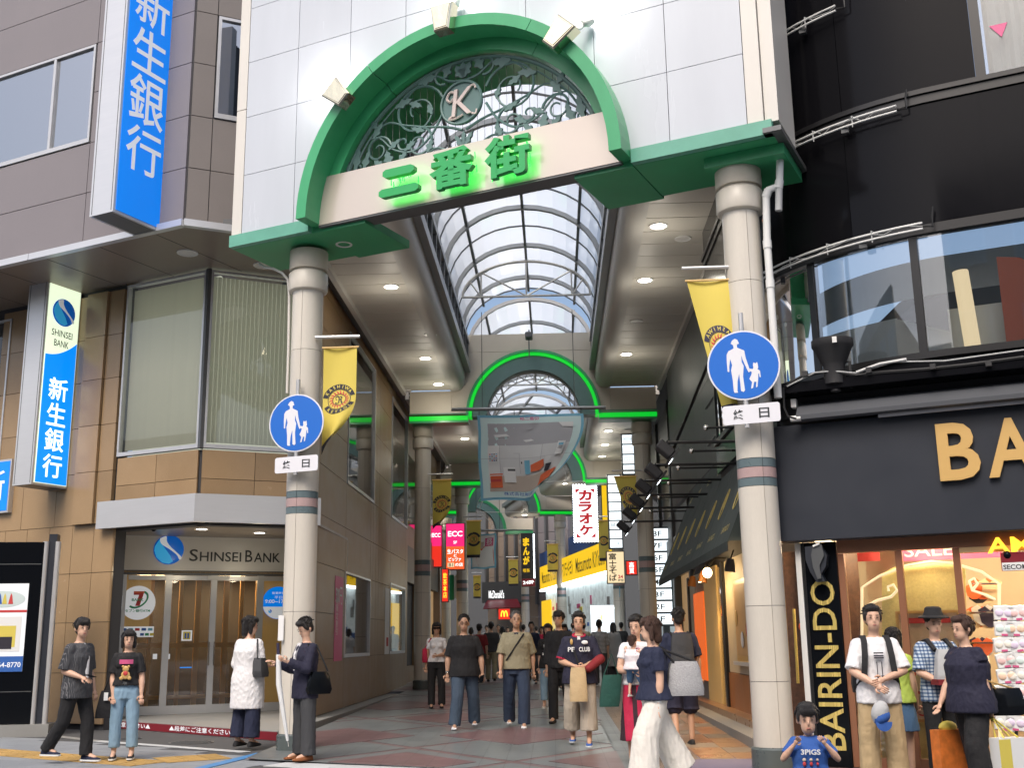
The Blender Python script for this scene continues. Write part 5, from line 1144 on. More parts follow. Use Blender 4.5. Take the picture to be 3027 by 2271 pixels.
disp = thing('window_display', 'gold arched display frame with dotted yellow panel and sale poster behind the glass', 'display', gp_(sg(1990), 0.1, -0.6))
D_ = lambda x, y, d=0.45: onpl(x, y, PG - SN * d, SN)
q = MB(); q.prism([D_(x, y) for x, y in ((1905, 1640), (1905, 1240), (1930, 1226), (1965, 1218), (2010, 1214), (2060, 1218), (2085, 1226), (2095, 1640))], -SN * 0.03); q.build('dotted_panel', mat('dotted_yellow', (0.58, 0.52, 0.22), 0.6, speck=0.2, spscale=40), disp)
for P in ([(1862, 1640), (1862, 1270), (1900, 1245), (1960, 1222), (2010, 1214)], [(2010, 1214), (2060, 1218), (2120, 1236), (2158, 1262), (2160, 1640)], [(1872, 1310), (1895, 1298), (1925, 1290), (1938, 1276), (1930, 1264), (1918, 1268), (1920, 1278)], [(2100, 1276), (2112, 1262), (2104, 1250), (2094, 1256), (2100, 1276), (2130, 1286), (2150, 1296)],
          [(2122, 1440), (2135, 1432), (2134, 1420), (2122, 1420), (2118, 1432), (2130, 1452), (2140, 1470), (2126, 1486), (2116, 1474)]):
    MB().tube([D_(x, y, 0.40) for x, y in P], 0.017, 6).build('gold_rail', 'sign_beige_lit', disp, True)
pst = [D_(1955, 1560, 0.36), D_(2072, 1318, 0.36)]
sa_, sb_ = (pst[0] - PG) @ SD, (pst[1] - PG) @ SD
MB().box(gp_(sa_, pst[0][2], -0.36), SD * (sb_ - sa_), -SN * 0.02, (0, 0, pst[1][2] - pst[0][2])).build('sale_poster', 'paper_peach' if 'paper_peach' in M else mat('paper_peach', (0.66, 0.50, 0.33), 0.6), disp)
fr = MB()
for z in (pst[0][2], pst[1][2] - 0.03): fr.box(gp_(sa_, z, -0.345), SD * (sb_ - sa_), -SN * 0.012, (0, 0, 0.03))
for s in (sa_, sb_ - 0.03): fr.box(gp_(s, pst[0][2] + 0.031, -0.345), SD * 0.03, -SN * 0.012, (0, 0, pst[1][2] - pst[0][2] - 0.062))
fr.build('poster_frame', 'gold_letter', disp)
lettering('print', '70%', disp, 'print_red', gp_(sa_ + 0.06, pst[0][2] + 0.42, -0.352), SD, Z, sb_ - sa_ - 0.14, 0.17, 0.01); MB().box(gp_(sa_ + 0.1, pst[1][2] - 0.14, -0.355), SD * (sb_ - sa_ - 0.2), SN * 0.003, (0, 0, 0.06)).build('poster_ribbon', 'print_red', disp)
MB().box(gp_(sa_ + 0.1, pst[0][2] + 0.3, -0.355), SD * (sb_ - sa_ - 0.25), SN * 0.003, (0, 0, 0.03)).build('poster_line', 'print_red', disp); lettering('print', 'OFF', disp, 'print_red', gp_(sa_ + 0.14, pst[0][2] + 0.06, -0.352), SD, Z, 0.25, 0.12, 0.01)
sal = thing('sale_banner', 'dark pink SALE strip banner hanging inside the shop window', 'banner', D_(1990, 1195, 0.9))
MB().box(gp_((D_(1940, 1210, 0.9) - PG) @ SD, D_(1940, 1214, 0.9)[2], -0.9), SD * 1.15, -SN * 0.01, (0, 0, 0.24)).build('cloth', 'print_pink', sal); lettering('print', 'SALE', sal, 'print_white', gp_((D_(1955, 1210, 0.9) - PG) @ SD, D_(1940, 1214, 0.9)[2] + 0.05, -0.897), SD, Z, 0.55, 0.14, 0.005)
MB().box(gp_((D_(1850, 1205, 1.2) - PG) @ SD, D_(1850, 1214, 1.2)[2], -1.2), SD * 0.28, -SN * 0.01, (0, 0, 0.2)).build('red_card', 'print_red', shop)
# mannequin bust, hanging wear and heaps of goods
bust = thing('mannequin_bust', 'cream mannequin bust behind the man in the shop window', 'mannequin', D_(1892, 1500, 0.3))
c = D_(1888, 1480, 0.3); q = MB(); q.loft([[c + SD * r * math.cos(a) + SN * r2 * math.sin(a) + Z * z for a in np.linspace(0, 2 * math.pi, 17)[:-1]] for z, r, r2 in ((-0.28, 0.12, 0.09), (-0.1, 0.115, 0.085), (0.1, 0.16, 0.11), (0.26, 0.18, 0.11), (0.33, 0.15, 0.08), (0.36, 0.06, 0.055), (0.44, 0.05, 0.05))]); q.build('torso', 'trim_cream', bust, True)
MB().tube([c - Z * 0.28, V3(c[0], c[1], 0.03)], 0.02, 8).build('pole', 'gold_metal', bust)
wears = [('black', 'print_black'), ('pink', 'print_orange'), ('peach', 'paper_peach'), ('navy', 'print_navy'), ('white', 'print_white')]
rs = random.Random(4)
rack = thing('wear_rack', 'rack of black and peach underwear on hangers inside the shop door', 'clothes rack', gp_(sg(2140), 0.03, -0.9))
for k in range(14):
    m = wears[rs.randrange(5)][1]; c = D_(2105 + 9 * (k % 5) + rs.uniform(-2, 2), 1275 + 62 * (k // 5) + rs.uniform(-8, 8), 0.75 + 0.1 * rs.random()); w = rs.uniform(0.09, 0.14)
    q = MB(); q.loft([[c + SD * x * w + Z * y * w + SN * d for x, y in ((-1, 0.6), (-0.4, 0.9), (0, 0.5), (0.4, 0.9), (1, 0.6), (0.8, -0.5), (0.3, -0.9), (-0.3, -0.9), (-0.8, -0.5))] for d in (-0.02, 0.02)]); q.build('garment', m, rack)
for y in (1262, 1325, 1390): MB().tube([D_(2095, y, 0.72), D_(2160, y, 0.72)], 0.012, 6).build('rail', 'chrome', rack)
goods = thing('packaged_wear', 'clear packets of pastel lace underwear stacked at the right edge of the shop', 'packets', gp_(sg(2190), 0.03, -0.2))
pastel = [mat('pastel_%s' % n, c, 0.4, var=0.12, scale=14) for n, c in (('lilac', (0.72, 0.62, 0.78)), ('rose', (0.82, 0.56, 0.54)), ('mint', (0.66, 0.78, 0.74)), ('peach', (0.86, 0.62, 0.46)), ('cream', (0.82, 0.78, 0.7)))]
for k in range(16):
    c = D_(2172 + 26 * (k % 2) + rs.uniform(-4, 4), 1325 + 34 * (k // 2), -0.02); m = pastel[k % 5]
    tz = rs.uniform(-0.15, 0.15); w1 = SD * math.cos(tz) + Z * math.sin(tz); w2 = Z * math.cos(tz) - SD * math.sin(tz); q = MB(); q.loft([[c + w1 * x * f_ + w2 * y * f_ + SN * d for x, y in ((-0.1, -0.08), (0.1, -0.08), (0.105, 0.07), (0.02, 0.085), (-0.105, 0.07))] for d, f_ in ((-0.015, 0.9), (0.0, 1.0), (0.02, 0.88))]); q.build('packet', 'print_white', goods)
    for sx3 in (-0.045, 0.045): MB().ell(c + w1 * sx3 + SN * 0.02, w1 * 0.042, w2 * 0.042, SN * 0.012, 10, 6).build('lace_cup', m, goods, True)
    MB().box(c - w1 * 0.03 - w2 * 0.075 + SN * 0.022, w1 * 0.06, SN * 0.002, w2 * 0.022).build('price_tag', 'print_pink', goods)
    pass
MB().tube([D_(2186, 1335, 0.02), D_(2196, 1600, 0.02)], 0.02, 8).build('stand_post', 'grey_dark', goods)
# dark patterned wall of the neighbour seen between column and pier
MB().box(gp_(sg(1690) - 0.1, 0.02, -0.9), SD * 0.9, -SN * 0.04, (0, 0, 2.45)).build('goods_wall', mat('goods_dark', (0.10, 0.05, 0.03), 0.5, var=0.9, scale=16), shop)
MB().box(gp_(sg(1715), onG(1715, 1250)[2], -0.85), SD * 0.12, SN * 0.01, (0, 0, 0.2)).build('red_card', 'print_red', shop); MB().tube([gp_(sg(1712), 0.9, -0.3), gp_(sg(1714), 1.75, -0.3)], 0.018, 8).build('door_handle', 'gold_metal', shop, True)
MB().ell(gp_(sg(1716), 1.55, -0.7), SD * 0.06, Z * 0.06, SN * 0.02, 12, 6).build('pink_badge', 'print_orange', shop)

# floodlight on the ledge and its cables
fl_ = thing('floodlight', 'black bowl floodlight pointing up on the shop ledge', 'floodlight', onG(1808, 845, 0.35))
c = onG(1806, 846, 0.35); tp = onG(1806, 735, 0.35); h_ = tp[2] - c[2]; r_ = np.linalg.norm(onG(1852, 735, 0.35) - onG(1762, 735, 0.35)) / 2
MB().lathe(c, [(0.06, 0), (0.06, h_ * 0.12), (r_ * 0.52, h_ * 0.14), (r_ * 0.52, h_ * 0.50), (r_ * 0.60, h_ * 0.55), (r_ * 0.92, h_ * 0.84), (r_, h_ * 0.88), (r_, h_), (r_ * 0.9, h_)], 28).build('bowl', 'black_matt', fl_, True)
MB().tube([c + SD * r_ * 0.75 + Z * 0.02, c + SD * r_ * 0.75 + Z * h_ * 0.55, c + SD * r_ * 0.5 + Z * h_ * 0.55], 0.018, 6).build('yoke', 'black_matt', fl_)
for sx_ in (0.6,): MB().box(c + SD * r_ * 0.2 + SN * r_ + Z * h_ * 0.85, SD * 0.05, SN * 0.02, (0, 0, 0.07)).build('clip', 'chrome', fl_)
def cablerun(pts, r, m, label): tag(MB().tube([onG(x, y, d) for x, y, d in pts], r, 6).build('cable', m, None, True), label, 'cable')
cablerun([(1694, 836, 0.4), (1730, 815, 0.42), (1790, 800, 0.42), (1850, 812, 0.40), (1900, 805, 0.42), (2000, 798, 0.42), (2100, 787, 0.42), (2212, 772, 0.42)], 0.02, 'cable_black', 'thick black cable sagging along the shop ledge'); cablerun([(1700, 835, 0.44), (1760, 805, 0.44), (1800, 802, 0.46), (1850, 806, 0.45), (1930, 782, 0.45), (2040, 780, 0.45), (2212, 756, 0.45)], 0.009, 'cable_grey', 'thin pale cable running above the shop ledge')
cablerun([(1692, 838, 0.46), (1694, 880, 0.46), (1702, 900, 0.46), (1720, 905, 0.46)], 0.012, 'cable_black', 'black cable looping down at the left end of the ledge'); cablerun([(1850, 804, 0.47), (1900, 786, 0.47), (1958, 776, 0.47)], 0.014, 'pipe_white', 'short white tube lying on the shop ledge')
for k, x in enumerate((1735, 1872, 2010, 2130)): MB().box(onG(x, 815 - (x - 1735) * 0.055, 0.45), SD * 0.06, SN * 0.05, (0, 0, 0.06)).build('cable_cleat', 'black_matt', shop)

# ---------------------------------------------------------------- shops along the right side of the arcade
arc_shop = thing('side_shop', 'beige side shop with dark doors and wood base along the arcade', 'shop', (XR, 18, 0))
ox = lambda x, y, X=XR: onX(x, y, X)
YA, YB = 13.9, 24.6
MB().box((2.52, YA - 0.3, 0.0), (0.3, 0, 0), (0, 14, 0), (0, 0, 0.17)).build('kerb', 'kerb_stone', arc_shop); MB().box((2.80, YA - 0.3, 0.0), (0.6, 0, 0), (0, 14, 0), (0, 0, 0.27)).build('upper_step', 'tile_lamplit', arc_shop)
MB().box((XR + 0.02, YA, 0.2), (0.1, 0, 0), (0, YB - YA, 0), (0, 0, 4.4)).build('wall_core', 'joint_dark', arc_shop)
def rw(y0, y1, z0, z1, m, nm, d=0.0, th=0.04): MB().box((XR - d, min(y0, y1), z0), (th, 0, 0), (0, abs(y1 - y0), 0), (0, 0, z1 - z0)).build(nm, m, arc_shop)
yw0, yw1 = ox(1594, 1350)[1], 14.9
yd = ox(1572, 1400)[1]; yk = ox(1558, 1400)[1]; yp0, yp1 = ox(1530, 1400)[1], ox(1508, 1400)[1]; ye = ox(1497, 1400)[1]
rw(YA, yd - 0.1, 0.27, 0.85, 'wood_orange', 'wood_base', 0.02); rw(YA, yd - 0.1, 0.86, 2.75, 'plaster_beige', 'plaster_wall')
for a, b in ((yw1, yw0),): 
    rw(a, b, 1.05, 2.35, 'gold_letter', 'window_frame', 0.04); rw(a + 0.1, b - 0.1, 1.15, 2.27, 'shop_window_warm' if False else 'interior_warm', 'window_niche', 0.045, 0.02); rw(a - 0.05, b + 0.08, 1.0, 1.06, 'trim_cream', 'window_sill', 0.10, 0.1)
    for k in range(8): MB().ell((XR - 0.06, a + 0.2 + (b - a - 0.4) * k / 7, 1.3 + 0.5 * ((k * 37) % 10) / 10), (0.02, 0, 0), (0, 0.10, 0), (0, 0, 0.13)).build('goods', ('gold_metal', 'print_red', 'print_white', 'wood_pale')[k % 4], arc_shop, True)
rw(yd - 0.1, yd + 0.12, 0.27, 2.75, 'black_frame', 'door_post', 0.05, 0.1); rw(yd + 0.12, yk, 0.27, 2.7, 'pane_mirror', 'glass_door', 0.0, 0.01)
rw(yk, yp0, 0.27, 2.75, 'wood_pale', 'door_jamb', 0.03); rw(yp0, yp1 + 0.02, 0.27, 0.62, 'steel_grey', 'poster_base', 0.02); rw(yp0 + 0.02, yp1, 0.62, 2.35, 'orange_poster', 'lit_poster', 0.05); rw(yp0, yp1, 2.36, 2.75, 'plaster_beige', 'plaster_wall')
rw(yp1, ye, 0.27, 2.75, 'plaster_beige', 'plaster_wall', 0.01); rw(ye, ye + 0.2, 0.27, 2.75, 'black_frame', 'door_post', 0.05); rw(ye + 0.2, YB, 0.27, 2.75, mat('maroon_wall', (0.06, 0.015, 0.012), 0.4, var=0.2), 'maroon_wall', 0.0)
lp = onX(1528, 1238, 2.7); wl = thing('wall_lamp', 'glowing oval wall lamp under the dark awning', 'wall lamp', lp); MB().ell(lp, (0.08, 0, 0), (0, 0.16, 0), (0, 0, 0.09), 14, 8).build('globe', 'lamp_warm', wl, True); MB().tube([lp + Z * 0.08, lp + V3(0.15, 0, 0.25), lp + V3(0.34, 0, 0.25)], 0.02, 6).build('arm', 'black_frame', wl)
d = bpy.data.lights.new('wall_lamp_glow', 'POINT'); d.energy = 45; d.color = (1, 0.66, 0.32); d.shadow_soft_size = 0.12; o = bpy.data.objects.new('glow', d); COL.objects.link(o); o.parent = wl; o.location = (-0.25, 0, -0.05)
for k, y in enumerate((15.6, 17.4, 20.6, 22.2)):
    t = thing('awning_spot', 'dim spot lamp under the dark awning, %s from the gate' % ['first', 'second', 'third', 'fourth'][k], 'spot lamp', (2.75, y, 2.55), 'spots under the awning')
    MB().lathe((2.75, y, 2.62), [(0.05, 0), (0.075, -0.1), (0.085, -0.2)], 14, V3(0.15, 0, 1)).build('can', 'wood_orange' if k > 1 else 'steel_grey', t, True); MB().lathe((2.72, y, 2.425), [(0.07, 0), (0.07, 0.004)], 14).build('lens', 'lamp_warm' if k in (0, 2) else 'grey_dark', t); MB().tube([(2.75, y, 2.62), (2.8, y, 2.75)], 0.012, 5).build('stem', 'black_frame', t)
    if k in (0, 2):
        d = bpy.data.lights.new('awning_glow', 'SPOT'); d.energy = 60; d.color = (1, 0.62, 0.28); d.spot_size = math.radians(110); d.spot_blend = 0.7; d.shadow_soft_size = 0.08; o = bpy.data.objects.new('glow', d); COL.objects.link(o); o.parent = t; o.location = (-0.03, 0, -0.16)
# dark awning with gold crests, in six cloth lengths
awn = thing('shop_awning', 'dark green sloping awning with gold crests above the side shop', 'awning', (2.5, 18, 3))
zt_ = [ox(1969 / KP, 1535 / KP)[2], ox(2168 / KP, 1313 / KP)[2]]; ZT = (zt_[0] + zt_[1]) / 2
lo, hi = V3(2.22, 0, 2.62), V3(XR, 0, ZT)
ya = [14.2, 15.55, 16.9, 18.25, 19.6, 20.95, 22.3, 23.6]
an = np.cross(V3(0, 1, 0), hi - lo); an /= np.linalg.norm(an); an = an if an[0] < 0 else -an
aw_ = lambda y, t, d=0.0: V3(0, y, 0) + lo + (hi - lo) * t + an * d
for a, b in zip(ya[:-1], ya[1:]):
    MB().prism([aw_(a + 0.006, 0), aw_(b - 0.006, 0), aw_(b - 0.006, 1), aw_(a + 0.006, 1)], -an * 0.02).build('awning_cloth', 'awning_green', awn)
    MB().box(aw_(a + 0.006, 0, 0.0) - V3(0, 0, 0.12), V3(0, b - a - 0.012, 0), an * 0.004, (0, 0, 0.12)).build('valance', 'awning_green', awn)
    m_ = (a + b) / 2; up_ = (hi - lo) / np.linalg.norm(hi - lo); sl = V3(0, -1, 0)
    def gold(pts, t, sc): return [aw_(m_, t, 0.004) + sl * x * sc + up_ * y * sc for x, y in pts]
    MB().tube(gold([(0.6 * math.cos(k * math.pi / 10), math.sin(k * math.pi / 10)) for k in range(21)], 0.36, 0.24), 0.008, 4).build('crest', 'gold_thread', awn)
    MB().tube(gold([(-0.3, -0.3), (0, 0.7), (0.3, -0.3), (-0.35, 0.3), (0.35, 0.3), (-0.3, -0.3)], 0.36, 0.24), 0.006, 4).build('crest_star', 'gold_thread', awn)
    lettering('crest_print', 'BAIRINDO', awn, 'gold_thread', aw_(m_, 0.09, 0.004) + V3(0, 0.33, 0), -V3(0, 1, 0), up_, 0.62, 0.09, 0.0); lettering('crest_print', '梅林堂', awn, 'gold_thread', aw_(m_, 0.78, 0.004) + V3(0, 0.2, 0), -V3(0, 1, 0), up_, 0.4, 0.14, 0.0)
MB().prism([aw_(ya[0], 0), aw_(ya[0], 1), V3(XR, ya[0], 2.62)], (0, -0.01, 0)).build('awning_cheek', 'awning_green', awn)
# floodlights on long arms over the awning
FA = [(1440, 975), (1415, 1022), (1393, 1055), (1378, 1085), (1362, 1112), (1348, 1140)]
ysA = [15.4, 16.7, 18.2, 19.8, 21.6, 23.4]
for k, ((x, y), yy) in enumerate(zip(FA, ysA)):
    P = onY(x, y, yy); t = thing('arm_floodlight', 'black floodlight on a long arm over the dark awning, %s from the gate' % ['first', 'second', 'third', 'fourth', 'fifth', 'sixth'][k], 'floodlight', P, 'floodlights over the awning')
    MB().tube([P + V3(0, 0, 0.12), (XR, yy, P[2] + 0.12)], 0.022, 6).build('arm', 'black_frame', t); MB().ell(P + V3(-0.06 + 0.62, 0, 0.32), (0.04, 0, 0), (0, 0.04, 0), (0, 0, 0.04)).build('knob', 'chrome', t, True); MB().tube([P + V3(0.6, 0, 0.32), (XR, yy, P[2] + 0.32)], 0.016, 6).build('upper_arm', 'black_frame', t)
    ax = V3(0.75, 0, -0.66); sd2 = V3(0, 1, 0); up2 = np.cross(ax, sd2)
    hd = MB(); hd.box(P - ax * 0.16 - sd2 * 0.14 - up2 * 0.07, ax * 0.26, sd2 * 0.28, up2 * 0.14); hd.build('head', 'black_matt', t, bevel=0.02)
    MB().box(P + ax * 0.10 - sd2 * 0.17 - up2 * 0.11, ax * 0.03, sd2 * 0.34, up2 * 0.22).build('hood', 'black_matt', t); MB().box(P + ax * 0.132 - sd2 * 0.15 - up2 * 0.10, ax * 0.004, sd2 * 0.30, up2 * 0.05).build('lit_tube', 'tube_light', t)
    MB().tube([P + V3(0, -0.13, 0.0), P + V3(0, -0.13, 0.12), P + V3(0, 0.13, 0.12), P + V3(0, 0.13, 0.0)], 0.014, 5).build('yoke', 'black_frame', t)
for k, (A, B) in enumerate((((1625 - 70, 830), (1408, 1060)), )):
    pass
tag(MB().tube([V3(XR, 16.0, 6.9), V3(2.2, 21.0, 4.6)], 0.03, 6).build('tie_rod', 'black_frame', None, True), 'long slanting black tie rod above the awning floodlights', 'rod')
bars = thing('window_grating', 'black upright bars on the side wall above the awning', 'grating', (XR, 17.5, 5))
for k in range(5): MB().tube([(XR - 0.12, 15.6 + k * 0.9, 4.5), (XR - 0.12, 15.6 + k * 0.9, 7.4)], 0.03, 6).build('bar', 'black_frame', bars)
for z in (4.9, 5.6): MB().tube([(XR - 0.12, 15.2, z), (XR - 0.12, 20.4, z)], 0.03, 6).build('rail', 'black_frame', bars)
hw = thing('side_building', 'dark upper wall of the right-hand side building above the awning', 'building', (XR, 22, 4))
for k in range(9):
    for j, (z0, z1) in enumerate(((4.62, 6.3), (6.31, 8.2))): MB().box((XR + 0.04, 13.9 + k * 1.6, z0), (0.1, 0, 0), (0, 1.592, 0), (0, 0, z1 - z0)).build('wall_panel', 'grey_dark', hw)
# ---------------------------------------------------------------- road signs on the gate columns
RN = V3(-0.2, -0.98, 0); RN /= np.linalg.norm(RN); RU = V3(0.98, -0.2, 0); RU /= np.linalg.norm(RU)
MAN = [(283,540),(292,520),(310,508),(326,516),(336,542),(322,548),(322,568),(345,580),(365,590),(372,640),(385,690),(395,730),(384,735),(372,705),(352,650),(345,620),(345,665),(356,690),(348,760),(355,850),(345,860),(330,852),(328,800),(325,740),(312,790),(308,852),(312,862),(290,862),(285,850),(283,780),(276,715),(284,680),(274,640),(266,690),(264,725),(254,722),(252,660),(254,610),(266,588),(300,572),(298,550)]
KID = [(418,672),(430,680),(440,670),(444,685),(446,708),(440,716),(455,730),(458,772),(450,770),(448,745),(443,750),(440,790),(434,830),(424,836),(428,800),(416,798),(405,838),(393,842),(402,800),(386,778),(400,752),(404,735),(386,722),(390,710),(410,716),(416,706),(414,688)]
def road_sign(px, py, col, off, r, plate, label, plabel):
    c = onpl(px, py, col + RN * off, RN); t = thing('road_sign', label, 'road sign', c, 'pedestrian signs on the gate columns')
    MB().lathe(c - RN * 0.012, [(r, 0), (r, 0.012)], 48, RN).build('rim', 'road_sign_white', t)
    dsc = MB().lathe(c + RN * 0.001, [(r * 0.955, 0), (r * 0.955, 0.003)], 48, RN).build('disc', 'road_sign_blue', t)
    for P, nm in ((MAN, 'adult_figure'), (KID, 'child_figure')):
        MB().prism([c + RN * 0.005 + RU * ((x - 355) / 228 * r) - Z * ((y - 685) / 228 * r) for x, y in P], RN * 0.002).build(nm, 'road_sign_white', dsc)
    MB().tube([c - RN * 0.03 + Z * (r + 0.22), c - RN * 0.03 - Z * (r + 0.32)], 0.03, 10).build('post', 'alu', t, True)
    for dz in (-0.25, 0.25): MB().box(c - RN * (off - 0.2) + Z * dz - RU * 0.02, RU * 0.04, RN * (off - 0.22), (0, 0, 0.04)).build('bracket', 'steel_dark', t)
    p = onpl(*plate, col + RN * off, RN); tp = thing('sign_plate', plabel, 'sign plate', p)
    w, h, k = 0.64 * r / 0.41, 0.22 * r / 0.41, 0.03
    pts = []
    for cx_, cy_, a0 in ((w / 2 - k, h / 2 - k, 0), (-w / 2 + k, h / 2 - k, 90), (-w / 2 + k, -h / 2 + k, 180), (w / 2 - k, -h / 2 + k, 270)):
        for j in range(4): pts.append((cx_ + k * math.cos(math.radians(a0 + j * 30)), cy_ + k * math.sin(math.radians(a0 + j * 30))))
    tl = 0.03
    MB().prism([p + RU * x + Z * (y + tl * x) for x, y in pts], -RN * 0.008).build('plate', 'road_sign_white', tp)
    for ch, x in (('終', -0.20), ('日', 0.085)): lettering('character', ch, tp, 'letter_dark', p + RU * x * r / 0.41 + Z * (-0.055 * r / 0.41 + tl * x), RU, Z, 0.115 * r / 0.41, 0.115 * r / 0.41, 0.012)
road_sign(640, 914, COLL, 0.36, 0.415, (640, 1003), 'round blue pedestrian sign with adult and child on the bank-side column', 'white plate with two characters under the bank-side round sign')
road_sign(1606, 789, COLR, 0.40, 0.415, (1623, 894), 'round blue pedestrian sign with adult and child on the shop-side column', 'white plate with two characters under the shop-side round sign')
nb = onpl(601, 1385, COLL + SN * 0.24, SN); tag(MB().box(nb, SD * 0.09, SN * 0.01, (0, 0, 0.34)).build('paper_notice', 'print_white'), 'small white paper notice taped to the bank-side column', 'notice')

# ---------------------------------------------------------------- yellow club banners
def banner(x0, x1, yt, yb, Y, label, curl=0.0, flip=False, detail=True, pole=1, side=None, tail=0.0):
    A, B, Cb = onY(x0 / KP, yt / KP, Y), onY(x1 / KP, yt / KP, Y), onY(x0 / KP, yb / KP, Y)
    w = B[0] - A[0]; h = A[2] - Cb[2]; t = thing('street_banner', label, 'banner', (A[0], Y, A[2]), 'yellow club banners on the columns')
    def cl(u, v, l=0.0):     # u across, v down
        k = max(0.0, v - 0.45) / 0.55 if pole > 0 else math.sqrt(v); uu = u * (1 - curl * k * k * 0.8) if pole > 0 else 1 - (1 - u) * (1 - curl * k * k * 0.8)
        yy = Y + 0.03 * math.sin(u * 4 + v * 2) - 0.10 * curl * k * math.sin(u * 3.1)
        return V3(A[0] + w * uu, yy - l, A[2] - h * (v - tail * curl * k * u))
    n = 10 if detail else 4
    MB().grid(lambda a, b: cl(a, b), n, n * 2).build('cloth', 'banner_yellow', t, True)
    MB().tube([cl(-0.04, 0.0) + V3(0, 0, 0.005), cl(1.06, 0) + V3(0, 0, 0.005)], 0.014 if detail else 0.02, 6).build('batten', 'wood_pale', t)
    px0 = cl(-0.25 if pole > 0 else -0.1, 0) + V3(0, 0, 0.16); px1 = cl(1.08 if pole > 0 else 1.3, 0) + V3(0, 0, 0.16)
    MB().tube([px0, px1], 0.025, 8).build('pole', 'alu', t, True)
    ar = w / h; C0 = (0.5, 0.50); R0 = 0.47      # emblem, radius in cloth widths
    def em(r, a, l): 
        uu = r * math.cos(a); return cl(C0[0] + (-uu if flip else uu), C0[1] - r * math.sin(a) * ar, l)
    def ringm(r0, r1, a0, a1, m, nm, l, n_=28):
        q = MB(); q.grid(lambda s, k: em(r0 + (r1 - r0) * k, a0 + (a1 - a0) * s, l), n_, 1); q.build(nm, m, t)
    blackm = 'print_navy' if flip else 'print_black'
    ringm(0.36, 0.50, 0.35, math.pi - 0.2, blackm, 'emblem_arc', 0.004); ringm(0.36, 0.50, math.pi + 0.45, 2 * math.pi - 0.35, blackm, 'emblem_arc', 0.004)
    ringm(0.335, 0.352, 0, 2 * math.pi, blackm, 'emblem_ring', 0.004); ringm(0.19, 0.205, 0, 2 * math.pi, blackm, 'emblem_ring', 0.004)
    q = MB(); nr = 18
    for k in range(nr):
        a = 2 * math.pi * k / nr; d = 0.13; q.add([em(0.205, a - d, 0.005), em(0.27, a - d * 0.2, 0.005), em(0.325, a + d * 1.1, 0.005), em(0.265, a + d * 0.8, 0.005), em(0.205, a + d, 0.005)], [(0, 1, 2, 3, 4)])
    q.build('emblem_rays', 'print_red', t)
    q = MB(); vs_, fs_ = glyphs('\U0001D57D', 0.0); lo_, hi_ = vs_.min(0), vs_.max(0)
    q.add([cl(C0[0] + (-1 if flip else 1) * ((p[0] - lo_[0]) / (hi_[0] - lo_[0]) - 0.5) * 0.24, C0[1] - ((p[1] - lo_[1]) / (hi_[1] - lo_[1]) - 0.5) * 0.30 * ar, 0.006) for p in vs_], fs_); q.build('emblem_letter', blackm, t)
    if detail:
        for txt, a0, a1, up in (('KASHIWA', 2.75, 0.55, 1), ('REYSOL', math.pi + 0.62, 2 * math.pi - 0.5, -1)):
            for i, ch in enumerate(txt):
                a = a0 + (a1 - a0) * (i + 0.5) / len(txt); vs_, fs_ = glyphs(ch, 0.02); lo_, hi_ = vs_.min(0), vs_.max(0); q = MB(); s = 0.095
                for_ = []
                for p in vs_:
                    gx_ = ((p[0] - lo_[0]) - (hi_[0] - lo_[0]) / 2) / 0.72 * s; gy_ = ((p[1]) / 0.72 - 0.5) * s
                    for_.append(em(0.43 + gy_ * up, a - gx_ / 0.43 * up, 0.0065))
                q.add(for_, fs_); q.build('emblem_print', 'print_yellow', t)
    q = MB(); q.grid(lambda a, b: cl(a, 0.92 + 0.08 * b, 0.004), 6, 1); q.build('black_hem', blackm, t)
    return t
banner(957, 1056, 1030, 1345, 15.55, 'yellow club banner hanging beside the bank-side gate column', 0.75, tail=0.25)
banner(2030, 2162, 832, 1235, 12.95, 'yellow club banner seen from behind beside the shop-side column', 0.85, True, pole=-1)
banner(1279, 1334, 1420, 1566, 30.4, 'yellow club banner on the inner column left of the bank banner', 0.7, tail=0.2)
banner(1815, 1880, 1410, 1535, 30.3, 'yellow club banner on the inner column behind the floodlights', 0.7, True, pole=-1)
banner(1379, 1421, 1541, 1650, 43.4, 'yellow club banner in front of the small hanging poster', 0.1, detail=False); banner(1768, 1797, 1540, 1660, 43.3, 'yellow club banner beside the karaoke sign', 0.0, detail=False, pole=-1)
banner(1617, 1649, 1610, 1692, 53.6, 'small far yellow banner above the drugstore sign', 0.1, detail=False); banner(1503, 1531, 1656, 1733, 62.0, 'small far yellow banner left of the comic shop sign', 0.0, detail=False); banner(1399, 1421, 1703, 1770, 62.5, 'tiny far yellow banner over the crowd at left', 0.0, detail=False)

